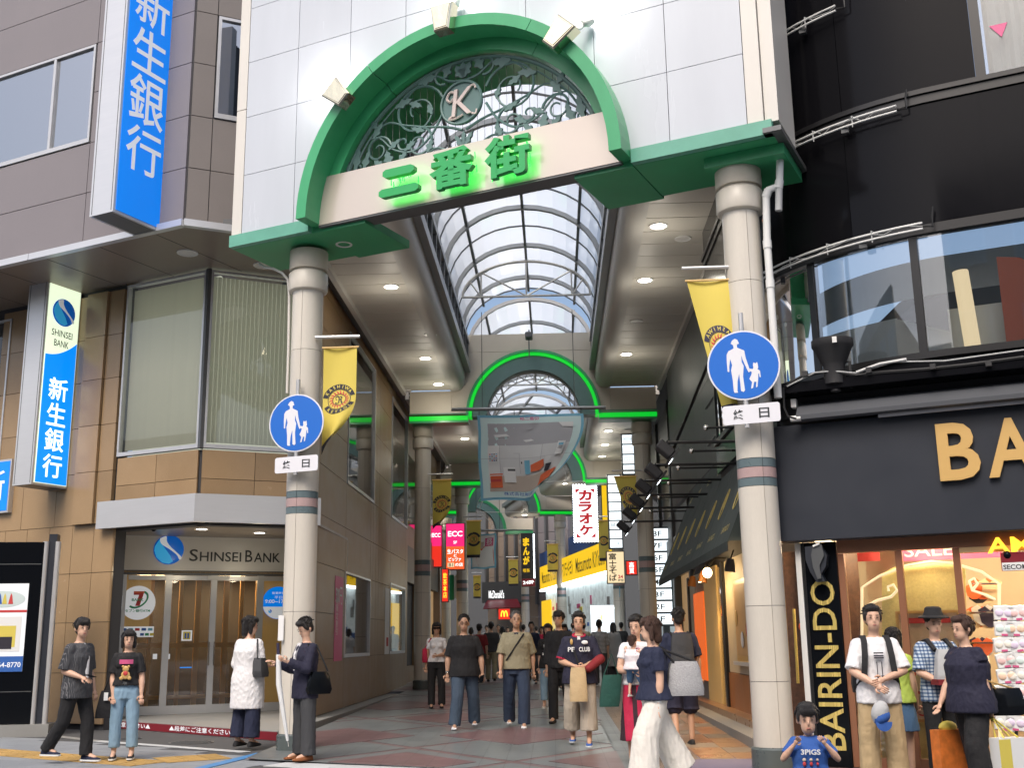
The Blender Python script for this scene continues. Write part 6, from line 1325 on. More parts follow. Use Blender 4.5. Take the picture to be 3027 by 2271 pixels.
# ---------------------------------------------------------------- printed cloths hung across the arcade
def hung_cloth(name, label, Y, TL, TR, BL, fold, shapes, edge, pole=None, bend=0.0):
    A, B, C_ = onY(TL[0] / KP, TL[1] / KP, Y), onY(TR[0] / KP, TR[1] / KP, Y), onY(BL[0] / KP, BL[1] / KP, Y)
    t = thing(name, label, 'hanging banner', (A + B) / 2)
    def cl(u, v, l=0.0):
        k = max(0.0, u - 0.45) * v; P = A + (B - A) * u + (C_ - A) * v
        return P + V3(-fold * k * v * 1.15 + 0.015 * math.sin(v * 9), -l + 0.06 * math.sin(u * 5 + v * 3) - bend * k, fold * k * 0.42 * v + 0.02 * math.sin(u * 9) * v)
    MB().grid(lambda a, b: cl(a, b), 20, 20).build('cloth', edge, t, True)
    for i, (pts, m, nm) in enumerate(shapes):
        q = MB(); P = []
        if len(pts) == 4:
            q.grid(lambda a, b: cl(*(np.array(pts[0]) * (1 - a) * (1 - b) + np.array(pts[1]) * a * (1 - b) + np.array(pts[2]) * a * b + np.array(pts[3]) * (1 - a) * b), 0.004 + 0.0025 * i), 10, 10)
        else: q.quad(*[cl(u, v, 0.004 + 0.0025 * i) for u, v in pts])
        q.build(nm, m, t, True)
    def put(txt, u0, v0, u1, v1, m, bold=0.01):
        vs_, fs_ = glyphs(txt, bold); lo_, hi_ = vs_.min(0), vs_.max(0); q = MB()
        q.add([cl(u0 + (u1 - u0) * (p[0] - lo_[0]) / (hi_[0] - lo_[0]), v1 + (v0 - v1) * (p[1] - lo_[1]) / (hi_[1] - lo_[1]), 0.004 + 0.0025 * (len(shapes) + 1)) for p in vs_], fs_); q.build('print', m, t)
    if pole:
        pa, pb = onY(pole[0] / KP, pole[1] / KP, Y), onY(pole[2] / KP, pole[3] / KP, Y); MB().tube([pa, pb], 0.045, 10).build('pole', 'steel_grey', t, True)
        for f_ in (0.2, 0.8):
            p = pa + (pb - pa) * f_; MB().tube([p, V3(p[0], p[1], 9.4)], 0.008, 4).build('wire', 'cable_black', t)
        for u in (0.02, 0.35, 0.65, 0.98): p = cl(u, 0); MB().tube([p, V3(p[0], p[1], pa[2] + (pb[2] - pa[2]) * u)], 0.008, 4).build('tie', 'cable_black', t)
    return t, put
mat('print_mint', (0.62, 0.80, 0.80), 0.65); mat('print_wall', (0.62, 0.63, 0.64), 0.65, var=0.06)
R4 = lambda u0, v0, u1, v1: [(u0, v0), (u1, v0), (u1, v1), (u0, v1)]
SH = [(R4(0.025, 0.03, 0.975, 0.97), 'print_mint', 'border'), (R4(0.09, 0.10, 0.90, 0.36), 'print_grey', 'picture_ceiling'), (R4(0.09, 0.36, 0.90, 0.74), 'print_wall', 'picture_wall'), (R4(0.09, 0.72, 0.90, 0.90), 'print_floor', 'picture_floor'),
      (R4(0.09, 0.36, 0.20, 0.80), 'print_white', 'picture_pillar'), ([(0.14, 0.235), (0.26, 0.225), (0.30, 0.255), (0.17, 0.265)], 'print_white', 'picture_light'), ([(0.42, 0.30), (0.50, 0.29), (0.53, 0.31), (0.45, 0.325)], 'print_white', 'picture_light'), ([(0.76, 0.10), (0.90, 0.10), (0.90, 0.16), (0.80, 0.155)], 'print_white', 'picture_light'), ([(0.42, 0.16), (0.50, 0.15), (0.53, 0.175), (0.44, 0.18)], 'print_grey', 'picture_light'),
      (R4(0.10, 0.86 - 0.14, 0.21, 0.86), 'print_orange', 'picture_sofa'), (R4(0.10, 0.76, 0.20, 0.79), 'print_red', 'picture_sofa'), (R4(0.23, 0.62, 0.34, 0.80), 'print_white', 'picture_counter'), (R4(0.27, 0.64, 0.34, 0.665), 'grey_dark', 'picture_monitor'), (R4(0.43, 0.54, 0.49, 0.70), 'print_cyan', 'picture_screen'),
      ([(0.50, 0.60), (0.66, 0.55), (0.68, 0.64), (0.62, 0.69), (0.50, 0.68)], 'print_orange', 'picture_sofa'), ([(0.70, 0.62), (0.78, 0.62), (0.76, 0.72), (0.70, 0.72)], 'print_black', 'picture_chair'), ([(0.66, 0.76), (0.88, 0.70), (0.88, 0.86), (0.66, 0.90)], 'print_orange', 'picture_sofa'), (R4(0.78, 0.34, 0.86, 0.52), 'print_white', 'picture_notice')]
for i in range(4):
    for j in range(4): SH.append((R4(0.105 + 0.02 * i, 0.46 + 0.025 * j, 0.117 + 0.02 * i, 0.473 + 0.025 * j), ('print_red', 'print_blue', 'print_black', 'print_cyan')[(i + j) % 4], 'picture_chart'))
SH += [(R4(0.2, 0.36, 0.204, 0.72), 'print_grey', 'picture_edge'), (R4(0.385, 0.46, 0.389, 0.70), 'print_grey', 'picture_edge'), (R4(0.33, 0.46, 0.389, 0.464), 'print_grey', 'picture_edge'), (R4(0.62, 0.36, 0.625, 0.56), 'print_grey', 'picture_edge'), (R4(0.795, 0.37, 0.845, 0.40), 'print_cyan', 'picture_text'), (R4(0.795, 0.42, 0.845, 0.425), 'print_black', 'picture_text'), (R4(0.795, 0.44, 0.845, 0.445), 'print_black', 'picture_text'), (R4(0.10, 0.70, 0.22, 0.715), 'print_orange', 'picture_sofa'), (R4(0.40, 0.56, 0.41, 0.585), 'print_black', 'picture_box'), (R4(0.0, 0.52, 1.0, 0.524), 'print_grey', 'cloth_seam')]
ob, put = hung_cloth('hanging_banner', 'large pale blue edged cloth printed with a bank lobby, hung across the arcade', 26.5, (1410, 1228), (1724, 1224), (1420, 1482), 1.75, SH, 'print_cyan', (1335, 1211, 1790, 1205), 0.5)
put('柏二番街', 0.40, 0.035, 0.58, 0.075, 'print_pink', 0.02); put('株式会社新生銀行', 0.22, 0.915, 0.60, 0.955, 'print_blue', 0.01)
hc, put2 = hung_cloth('hanging_poster', 'smaller far hanging poster with an orange dressed figure and pink lettering', 47.0, (1393, 1582), (1467, 1578), (1391, 1684), 0.0, [(R4(0.05, 0.04, 0.93, 0.95), 'print_white', 'border'), ([(0.30, 0.42), (0.55, 0.35), (0.90, 0.45), (0.92, 0.90), (0.30, 0.92), (0.22, 0.7)], 'print_orange', 'picture_figure'), (R4(0.28, 0.22, 0.50, 0.42), 'print_floor', 'picture_face'), (R4(0.55, 0.12, 0.88, 0.36), 'print_pink', 'picture_title')], 'print_cyan', (1385, 1570, 1500, 1568))
put2('祭', 0.6, 0.13, 0.84, 0.34, 'print_white')

# security camera on the first arch
cm = onY(1143, 735, 30.0); tcm = thing('security_camera', 'dark camera hanging from the first arch above its crown', 'camera', cm); MB().box(cm - V3(0.1, 0.5, 0.05), (0.2, 0, 0), (0, 0.35, 0), (0, 0, 0.16)).build('body', 'grey_dark', tcm, bevel=0.02); MB().tube([cm + V3(0, -0.3, 0.05), cm + V3(0, -0.1, 0.25), cm + V3(0, 0.2, 0.25)], 0.025, 6).build('bracket', 'steel_grey', tcm); MB().tube([cm + V3(0, -0.3, -0.05), cm + V3(0, -0.3, -0.6)], 0.02, 6).build('chain', 'steel_dark', tcm)

# ---------------------------------------------------------------- signs down the arcade
FACE = {}
def boxsign(label, x0, x1, y0, y1, Y, m, name='shop_sign', case='grey_dark', th=0.22, cat='sign', rot=0.0):
    a, b = onY(x0 / KP, y1 / KP, Y), onY(x1 / KP, y0 / KP, Y); w, h = b[0] - a[0], b[2] - a[2]
    t = thing(name, label, cat, ((a[0] + b[0]) / 2, Y, a[2]))
    MB().box((a[0] - 0.03, Y + 0.006, a[2] - 0.03), (w + 0.06, 0, 0), (0, th, 0), (0, 0, h + 0.06)).build('case', case, t)
    FACE[t.name] = MB().box((a[0], Y, a[2]), (w, 0, 0), (0, 0.005, 0), (0, 0, h)).build('face', m, t)
    P = lambda u, v, l=0.0: V3(a[0] + w * u, Y - l, a[2] + h * v)
    return t, P, w, h
X1, F1 = (1, 0, 0), Z
def put(t, P, w, h, txt, u0, v0, u1, v1, m, bold=0.01, vertical=False, l=0.004):
    t = FACE.get(t.name, t)
    if vertical:
        q = MB(); lettering('t', txt, None, None, P(u0, v0, l), X1, Z, w * (u1 - u0), h * (v1 - v0), bold, lift=0.0, vertical=True, mb=q); q.build('lettering', m, t)
    else: lettering('lettering', txt, t, m, P(u0, v0, l), X1, Z, w * (u1 - u0), h * (v1 - v0), bold, lift=0.0)
t, P, w, h = boxsign('pink lit language school sign with ECC above an orange pasta shop panel', 1319, 1372, 1549, 1684, 42.5, 'sign_pink_lit')
MB().box(P(0, 0, 0.003), (w, 0, 0), (0, -0.003, 0), (0, 0, h * 0.5)).build('orange_panel', 'sign_orange_lit', t); put(t, P, w, h, 'ECC', 0.1, 0.72, 0.9, 0.84, 'letter_white_lit', 0.02); put(t, P, w, h, '5F', 0.4, 0.56, 0.6, 0.62, 'letter_white_lit'); put(t, P, w, h, '生パスタ', 0.06, 0.34, 0.94, 0.44, 'letter_white_lit', l=0.008); put(t, P, w, h, 'と', 0.42, 0.27, 0.58, 0.33, 'letter_white_lit', l=0.008); put(t, P, w, h, 'ピッツァ', 0.14, 0.17, 0.82, 0.26, 'letter_white_lit', l=0.008); put(t, P, w, h, 'の店', 0.5, 0.06, 0.92, 0.14, 'letter_white_lit', l=0.008)
MB().box(P(0.08, 0.05, 0.007), (w * 0.36, 0, 0), (0, -0.003, 0), (0, 0, h * 0.09)).build('floor_tag', 'sign_beige_lit', t); put(t, P, w, h, 'B1', 0.14, 0.06, 0.38, 0.13, 'letter_dark', l=0.011)
t, P, w, h = boxsign('dim pink and orange sign beside the pink school sign, half hidden by the banner', 1275, 1305, 1555, 1676, 41.5, 'sign_pink_lit'); MB().box(P(0, 0, 0.003), (w, 0, 0), (0, -0.003, 0), (0, 0, h * 0.5)).build('orange_panel', 'sign_red_lit', t); put(t, P, w, h, 'ECC', 0.1, 0.72, 0.9, 0.82, 'letter_white_lit', 0.02)  # box standing in for the school sign's reflection in the polished wall
t, P, w, h = boxsign('narrow red lit upright sign left of the striped flag', 1307, 1324, 1684, 1779, 40.5, 'sign_red_lit'); put(t, P, w, h, '飲茶本店', 0.15, 0.1, 0.85, 0.9, 'sign_amber_lit', vertical=True)
fg = thing('striped_flag', 'green white and red striped flag hanging behind the red upright sign', 'flag', onY(1350 / KP, 1720 / KP, 45))
for k, m in enumerate(('print_green', 'print_white', 'strip_maroon')):
    a, b = onY((1326 + 16 * k) / KP, (1775 - 5 * k) / KP, 45), onY((1342 + 16 * k) / KP, 1700 / KP, 45); MB().grid(lambda u, v: (a[0] + (b[0] - a[0]) * u, 45 + 0.05 * math.sin(u * 3 + k), a[2] + (b[2] - a[2]) * v), 4, 2).build('stripe', m, fg, True)
# karaoke sign with bulb border
t, P, w, h = boxsign('white karaoke sign with red characters inside a border of bulbs', 1699, 1762, 1434, 1602, 46.0, 'sign_white_lit')
put(t, P, w, h, 'カラオケ', 0.20, 0.10, 0.80, 0.92, 'letter_red_lit', 0.05, True)
for u in (0.0, 1.0):
    for k in range(24): MB().ell(P(u, k / 23, 0.03), (0.035, 0, 0), (0, 0.035, 0), (0, 0, 0.035), 6, 4).build('bulb', 'bulb_light', t)
for k in range(1, 8):
    for v in (0.0, 1.0): MB().ell(P(k / 8, v, 0.03), (0.035, 0, 0), (0, 0.035, 0), (0, 0, 0.035), 6, 4).build('bulb', 'bulb_light', t)
for u, v, a, b in ((0.08, 0.93, 1, -1), (0.92, 0.93, -1, -1), (0.08, 0.07, 1, 1), (0.92, 0.07, -1, 1)): MB().prism([P(u, v, 0.005), P(u + 0.22 * a, v, 0.005), P(u, v + 0.08 * b, 0.005)], (0, -0.003, 0)).build('corner_flourish', 'letter_red_lit', t)
# manga cafe upright
t, P, w, h = boxsign('tall dark comic cafe sign with white hiragana and maroon foot', 1543, 1579, 1578, 1734, 58.0, 'black_matt'); put(t, P, w, h, 'まんが', 0.12, 0.40, 0.62, 0.93, 'sign_yellow_lit', 0.05, True); put(t, P, w, h, '喫茶', 0.1, 0.26, 0.62, 0.33, 'sign_yellow_lit'); MB().box(P(0, 0, 0.003), (w, 0, 0), (0, -0.003, 0), (0, 0, h * 0.14)).build('maroon_foot', 'strip_maroon', t); put(t, P, w, h, '24時', 0.08, 0.03, 0.92, 0.11, 'letter_white_lit', 0.02, l=0.008); MB().box(P(0.92, 0.15, 0.004), (w * 0.08, 0, 0), (0, -0.02, 0), (0, 0, h * 0.84)).build('light_edge', 'bulb_light', t)
# noodle shop
t, P, w, h = boxsign('cream noodle shop sign with black brush characters', 1797, 1843, 1632, 1724, 38.5, 'sign_beige_lit'); put(t, P, w, h, '富士そば', 0.1, 0.05, 0.55, 0.97, 'letter_dark', 0.02, True); put(t, P, w, h, '24', 0.62, 0.14, 0.92, 0.25, 'letter_red_lit', 0.03); put(t, P, w, h, '時間', 0.62, 0.03, 0.94, 0.12, 'letter_dark', 0.01)
t, P, w, h = boxsign('small red sign with two white characters next to the noodle sign', 1853, 1881, 1660, 1699, 37.0, 'sign_red_lit'); put(t, P, w, h, '高買', 0.25, 0.05, 0.75, 0.95, 'letter_white_lit', 0.01, True)
# floor directories
t, P, w, h = boxsign('tall white lit floor directory behind the awning with rows 8F down to 2F', 1929, 1979, 1560, 1850, 34.5, 'black_matt', 'floor_directory')
for k, f_ in enumerate(('8F', '7F', '6F', '5F', '4F', '3F', '2F', '1F')):
    v = 1 - (k + 1) / 8; MB().box(P(0.04, v + 0.01, 0.003), (w * 0.92, 0, 0), (0, -0.02, 0), (0, 0, h * 0.105)).build('lit_panel', 'sign_white_lit', t); put(t, P, w, h, f_, 0.15, v + 0.035, 0.62, v + 0.09, 'letter_dark', 0.01, l=0.026)
t, P, w, h = boxsign('white stacked tenant sign behind the inner right column', 1842, 1872, 1284, 1403, 36.5, 'black_matt', 'tenant_sign')
for k in range(4): v = 1 - (k + 1) / 4; MB().box(P(0.03, v + 0.015, 0.003), (w * 0.94, 0, 0), (0, -0.02, 0), (0, 0, h * 0.215)).build('lit_panel', 'sign_white_lit', t); put(t, P, w, h, ('REDIE', 'ヘア', 'ロロ', 'パルホ')[k], 0.15, v + 0.08, 0.85, v + 0.17, 'letter_dark', 0.0, l=0.026)
t, P, w, h = boxsign('tall white stacked tenant sign between the karaoke sign and the floodlights', 1803, 1833, 1404, 1622, 40.5, 'black_matt', 'tenant_sign')
for k in range(8): v = 1 - (k + 1) / 8; MB().box(P(0.03, v + 0.008, 0.003), (w * 0.94, 0, 0), (0, -0.02, 0), (0, 0, h * 0.108)).build('lit_panel', 'sign_white_lit', t); put(t, P, w, h, ('みんな', 'ビル', 'ハート', 'カフェ', 'カラオケ', '鍼灸', 'しゃぶ', 'いも')[k], 0.12, v + 0.035, 0.88, v + 0.09, 'letter_red_lit' if k == 4 else 'letter_dark', 0.0, l=0.026)
t, P, w, h = boxsign('yellow upright sign behind the karaoke sign', 1782, 1792, 1430, 1555, 47.0, 'sign_yellow_lit')
# drugstore fascia
Pa, Pb = onY(1597 / KP, 1752 / KP, 60.0), onY(1800 / KP, 1700 / KP, 44.0)
ds_ = thing('drugstore_fascia', 'long yellow drugstore fascia with dark lettering and blue corner panels', 'sign', (Pa + Pb) / 2); du = V3(Pb[0] - Pa[0], Pb[1] - Pa[1], 0); dl = np.linalg.norm(du); du /= dl; dn = V3(du[1], -du[0], 0); zf0, zf1 = 4.1, 5.25
dd_ = lambda s, z, l=0.0: V3(Pa[0], Pa[1], 0) + du * s + dn * l + Z * z
MB().box(dd_(0, zf0), du * dl, -dn * 0.2, (0, 0, zf1 - zf0)).build('fascia', 'sign_yellow_lit', ds_)
for s0, s1, z0, z1 in ((0.0, dl * 0.22, zf1 + 0.01, zf1 + 0.7), (dl * 0.5, dl * 0.86, zf1 + 0.01, zf1 + 0.8)): MB().box(dd_(s0, z0), du * (s1 - s0), -dn * 0.2, (0, 0, z1 - z0)).build('blue_panel', 'print_blue', ds_)
lettering('lettering', 'Matsumoto KiYoshi', ds_, 'letter_dark', dd_(dl * 0.04, zf0 + 0.25, 0.004), du, Z, dl * 0.26, 0.6, 0.01); lettering('lettering', 'マツモトキヨシ', ds_, 'letter_dark', dd_(dl * 0.40, zf0 + 0.25, 0.004), du, Z, dl * 0.16, 0.7, 0.02); lettering('lettering', 'Matsumoto KiYoshi', ds_, 'letter_dark', dd_(dl * 0.60, zf0 + 0.25, 0.004), du, Z, dl * 0.36, 0.65, 0.01)
sh_ = MB(); MB().box(dd_(0, gz(52), -0.3), du * dl, -dn * 0.1, (0, 0, zf0 - gz(52) - 0.01)).build('shop_interior', mat('drug_interior', (0.5, 0.55, 0.55), 0.5, var=0.9, scale=3, emit=(0.75, 0.88, 0.9), es=0.16), ds_)
MB().box(dd_(0, zf0 - 0.12, 0.02), du * dl, -dn * 0.2, (0, 0, 0.1)).build('tube_row', 'tube_light', ds_)
rs = random.Random(11)
for k in range(40):
    s = dl * rs.random(); z = gz(52) + rs.random() * 2.6; MB().box(dd_(s, z, -0.28), du * rs.uniform(0.2, 0.7), dn * 0.03, (0, 0, rs.uniform(0.15, 0.5))).build('display_goods', rs.choice(['print_white', 'print_yellow', 'print_cyan', 'print_pink', 'print_blue', 'print_pale', 'steel_grey']), ds_)
MB().box(dd_(0.2, gz(55), -0.1), du * 2.6, dn * 0.08, (0, 0, zf0 - 1.1)).build('yellow_wall', 'sign_yellow_lit', ds_)
# burger restaurant: name letters, awning, lit M sign
bg_ = onY(1445 / KP, 1770 / KP, 66.0); t = thing('burger_shop_sign', 'dark fascia with white burger restaurant letters over a maroon awning', 'sign', bg_)
e = onY(1510 / KP, 1740 / KP, 66.0); MB().box((bg_[0] - 0.4, 66.05, bg_[2] - 0.25), (e[0] - bg_[0] + 1.2, 0, 0), (0, 0.2, 0), (0, 0, 1.2)).build('fascia', 'grey_dark', t); lettering('lettering', "McDonald's", t, 'letter_white_lit', (bg_[0], 66.03, bg_[2]), X1, Z, onY(1490 / KP, 1770 / KP, 66.0)[0] - bg_[0], e[2] - bg_[2] - 0.1, 0.008)
a, b, c, d = [onY(x / KP, y / KP, yy) for x, y, yy in ((1440, 1778, 66), (1530, 1774, 66), (1540, 1798, 64), (1428, 1802, 64))]; MB().prism([a, b, c, d], (0, 0, 0.05)).build('maroon_awning', 'strip_maroon', t)
t, P, w, h = boxsign('red lit sign with yellow arches logo above the crowd', 1474, 1507, 1801, 1832, 60.0, 'sign_red_lit')
arcs = []
for cx_ in (0.36, 0.64): arcs += [(cx_ + 0.13 * math.cos(a), 0.25 + 0.55 * math.sin(a)) for a in np.linspace(math.pi, 0, 12)]
MB().tube([P(u, v, 0.02) for u, v in arcs], 0.035, 6).build('arches', 'sign_amber_lit', t)

# ---------------------------------------------------------------- buildings along the inner arcade
def side_run(label, side, y0, y1, m, n, off, name='arcade_building', lit=True, seed=1):
    t = thing(name, label, 'building', (xc((y0 + y1) / 2) + off, (y0 + y1) / 2, 0)); rs = random.Random(seed); sg_ = 1 if side == 'L' else -1
    for k in range(n):
        a, b = y0 + (y1 - y0) * k / n, y0 + (y1 - y0) * (k + 1) / n; xa, xb = xc(a) + off, xc(b) + off
        for z0, z1, mm, nm in ((gz(a), 0.5 + gz(a), 'granite_dark', 'plinth'), (0.5 + gz(a), 3.0 + gz(a), None, 'shopfront'), (3.0 + gz(a), 4.1 + gz(a), rs.choice([m, 'grey_dark', 'sign_board', 'soffit_brown']), 'fascia'), (4.1 + gz(a), 8.6, m, 'wall_panel')):
            if mm is None: mm = rs.choice(['shopfront_cool', 'shopfront_warm', 'interior_dark', 'shopfront_warm']) if lit else 'interior_dark'
            e = 0.06 if nm == 'fascia' else (0.0 if nm != 'shopfront' else -0.12)
            MB().prism([(xa + sg_ * e, a + 0.01, z0), (xb + sg_ * e, b - 0.01, z0), (xb - sg_ * 0.5, b - 0.01, z0), (xa - sg_ * 0.5, a + 0.01, z0)], (0, 0, z1 - z0 - 0.005)).build(nm, mm, t)
        MB().prism([(xa + sg_ * 0.08, a, gz(a)), (xa + sg_ * 0.08, a + 0.3, gz(a)), (xa - sg_ * 0.2, a + 0.3, gz(a)), (xa - sg_ * 0.2, a, gz(a))], (0, 0, 8.5 - gz(a))).build('pilaster', m, t)
        if rs.random() < 0.8: MB().prism([(xa + sg_ * 0.02, a + 0.6, 5.0), (xb + sg_ * 0.02, b - 0.3, 5.0), (xb - sg_ * 0.02, b - 0.3, 5.0), (xa - sg_ * 0.02, a + 0.6, 5.0)], (0, 0, 2.2)).build('window', 'pane_mirror', t)
    return t
mat('shopfront_warm', (0.35, 0.25, 0.15), 0.5, var=0.9, scale=2.2, emit=(0.9, 0.55, 0.25), es=0.2); mat('shopfront_cool', (0.4, 0.45, 0.45), 0.5, var=0.9, scale=2.2, emit=(0.7, 0.85, 0.9), es=0.25)
side_run('brown building on the left between the first and second arches', 'L', 30.4, 43, 'granite_dark', 4, -3.95, seed=2); side_run('far brown building on the left between the second and third arches', 'L', 43, 56, 'soffit_brown', 4, -3.9, seed=3); side_run('farthest dark building on the left where the arcade bends', 'L', 56, 76, 'grey_dark', 5, -3.9, seed=5)
side_run('dark building on the right between the first and second arches', 'R', 24.8, 44, 'grey_dark', 5, 4.05, seed=4)
eb = thing('end_building', 'grey panelled building with ribs closing the far view at the bend', 'building', (0, 66, 0)); P0_, P1_ = onY(1440 / KP, 1600 / KP, 68), onY(1680 / KP, 1600 / KP, 64)
ed_ = V3(P1_[0] - P0_[0], P1_[1] - P0_[1], 0); el = np.linalg.norm(ed_); ed_ /= el; en = V3(ed_[1], -ed_[0], 0)
for k in range(8):
    for j in range(8): MB().box(V3(P0_[0], P0_[1], 0) + ed_ * (el * k / 8 + 0.01) + Z * (0.4 + j * 1.2), ed_ * (el / 8 - 0.02), -en * 0.2, (0, 0, 1.18)).build('wall_panel', 'panel_mauve' if k > 4 else 'soffit_brown', eb)
    MB().box(V3(P0_[0], P0_[1], 0) + ed_ * (el * k / 8) + Z * 3.5, ed_ * 0.12, en * 0.25, (0, 0, 6.4)).build('rib', 'steel_dark', eb)
far_ = MB(); far_.quad((-40, 82, 0), (20, 82, 0), (20, 82, 14), (-40, 82, 14)); fo = far_.build('end_wall', 'grey_dark'); fo['kind'] = 'structure'
kk_ = thing('kiosk_counter', 'bright white ticket counter with bulbs beneath the drugstore sign', 'kiosk', onY(1780 / KP, 1840 / KP, 42)); a, b = onY(1748 / KP, 1850 / KP, 42), onY(1815 / KP, 1790 / KP, 42)
MB().box((a[0], 42, a[2] - 0.6), (b[0] - a[0], 0, 0), (0, 0.5, 0), (0, 0, b[2] - a[2] + 0.6)).build('counter', 'sign_white_lit', kk_); lettering('lettering', 'お得なチケット', kk_, 'sign_yellow_lit', (a[0] + 0.3, 41.99, b[2] - 0.55), X1, Z, 0.85 * (b[0] - a[0] - 0.4), 0.22, 0.02)
for k in range(9): MB().ell((a[0] + (b[0] - a[0]) * (k + 0.5) / 9, 41.95, b[2] - 0.1), (0.035, 0, 0), (0, 0.035, 0), (0, 0, 0.05), 6, 4).build('bulb', 'bulb_light', kk_)
# ---------------------------------------------------------------- buildings across the street, behind the viewer, mirrored in the windows
def opposite(a0, a1, hgt, m, label, floors, off=20.0, seed=1):
    O_ = FO + SN * off; P = lambda s, z, d=0.0: O_ + SD * s - SN * d + Z * z
    t = thing('opposite_building', label, 'building', P((a0 + a1) / 2, 0)); MB().box(P(a0, 0), SD * (a1 - a0), SN * 8, (0, 0, hgt)).build('wall', m, t)
    n = int((a1 - a0) / 2.4); fh = hgt / floors
    for f_ in range(floors):
        for k in range(n):
            s0 = a0 + (a1 - a0) * (k + 0.14) / n; w = (a1 - a0) / n * 0.72
            wn_ = MB().box(P(s0, fh * f_ + fh * 0.3, 0.04), SD * w, SN * 0.08, (0, 0, fh * 0.52)).build('window', 'alu', t); MB().box(P(s0 + 0.06, fh * f_ + fh * 0.3 + 0.06, 0.05), SD * (w - 0.12), SN * 0.01, (0, 0, fh * 0.52 - 0.12)).build('pane', 'pane_mirror', wn_)
    MB().box(P(a0, hgt, 0.1), SD * (a1 - a0), SN * 0.3, (0, 0, 0.8)).build('parapet', 'trim_cream', t)
opposite(-16, -4, 12.0, 'plaster_beige', 'beige office block across the street behind the viewer', 4); opposite(-3.9, 6, 9.0, 'panel_mauve', 'low grey shop block across the street behind the viewer', 3); opposite(6.1, 17, 14.0, 'wall_beige', 'tall cream block across the street behind the viewer', 5); opposite(17.1, 30, 11.0, 'granite', 'brown block across the street behind the viewer', 4)
opposite(-30, -16.1, 10.0, 'trim_cream', 'pale block far along the street behind the viewer', 3)
# ---------------------------------------------------------------- people: one continuous body each, clothes and hair as its parts
mat('skin', (0.62, 0.385, 0.275), 0.5, var=0.06, scale=8); mat('skin_tan', (0.53, 0.315, 0.21), 0.5, var=0.06, scale=8)
mat('hair_black', (0.012, 0.010, 0.010), 0.42, bump=0.6, bscale=60, stretch=(6, 6, 1)); mat('hair_brown', (0.055, 0.025, 0.016), 0.42, bump=0.6, bscale=60, stretch=(6, 6, 1)); mat('hair_grey', (0.12, 0.11, 0.105), 0.5, bump=0.6, bscale=60)
mat('eye_dark', (0.05, 0.03, 0.025), 0.3); mat('lips', (0.40, 0.14, 0.12), 0.5)
def cloth(name, col, rough=0.85, **k): return mat('cloth_' + name, col, rough, var=k.pop('var', 0.12), scale=5, bump=k.pop('bump', 0.7), bscale=k.pop('bscale', 11), **k)
for n, c in dict(white=(0.72, 0.72, 0.74), offwhite=(0.66, 0.63, 0.58), black=(0.014, 0.014, 0.016), charcoal=(0.045, 0.047, 0.052), navy=(0.012, 0.017, 0.045), navy2=(0.014, 0.014, 0.035), blue=(0.03, 0.10, 0.36), beige=(0.46, 0.34, 0.19), khaki=(0.30, 0.27, 0.18), sand=(0.44, 0.38, 0.31), jeans=(0.055, 0.085, 0.13), jeans_light=(0.23, 0.36, 0.48), jeans_dark=(0.028, 0.045, 0.085), red=(0.42, 0.012, 0.05), maroon=(0.20, 0.015, 0.02), lime=(0.42, 0.55, 0.10), denim=(0.06, 0.13, 0.24), grey=(0.26, 0.26, 0.26), grey_light=(0.42, 0.43, 0.44), brown=(0.24, 0.085, 0.03), green_dark=(0.01, 0.06, 0.045), floral=(0.70, 0.64, 0.66), paper=(0.50, 0.37, 0.21)).items(): cloth(n, c)
def striped(name, c0, c1, scale, axis, width=0.5):
    m = mat(name, c0, 0.85, bump=0.6, bscale=11); nt = m.node_tree; b = nt.nodes['Principled BSDF']; tc = nt.nodes.new('ShaderNodeTexCoord'); w = nt.nodes.new('ShaderNodeTexWave'); w.bands_direction = axis; w.inputs['Scale'].default_value = scale; cr = nt.nodes.new('ShaderNodeValToRGB')
    cr.color_ramp.interpolation = 'CONSTANT'; cr.color_ramp.elements[0].color = (*c0, 1); cr.color_ramp.elements[1].position = width; cr.color_ramp.elements[1].color = (*c1, 1); nt.links.new(tc.outputs['Object'], w.inputs[0]); nt.links.new(w.outputs[0], cr.inputs[0]); nt.links.new(cr.outputs[0], b.inputs['Base Color']); return m
striped('shirt_pinstripe', (0.035, 0.038, 0.045), (0.14, 0.14, 0.15), 26, 'X', 0.85); striped('shirt_breton', (0.45, 0.46, 0.47), (0.10, 0.10, 0.11), 9, 'Z', 0.6); _pm = striped('shirt_plaid', (0.46, 0.53, 0.60), (0.10, 0.17, 0.30), 9, 'Z', 0.62); _nt = _pm.node_tree; _w = [n for n in _nt.nodes if n.type == 'TEX_WAVE'][0]; _c = [n for n in _nt.nodes if n.type == 'VALTORGB'][0]
_w2 = _nt.nodes.new('ShaderNodeTexWave'); _w2.bands_direction = 'X'; _w2.inputs['Scale'].default_value = 9; _c2 = _nt.nodes.new('ShaderNodeValToRGB'); _c2.color_ramp.interpolation = 'CONSTANT'; _c2.color_ramp.elements[0].color = (1, 1, 1, 1); _c2.color_ramp.elements[1].position = 0.62; _c2.color_ramp.elements[1].color = (0.35, 0.42, 0.55, 1)
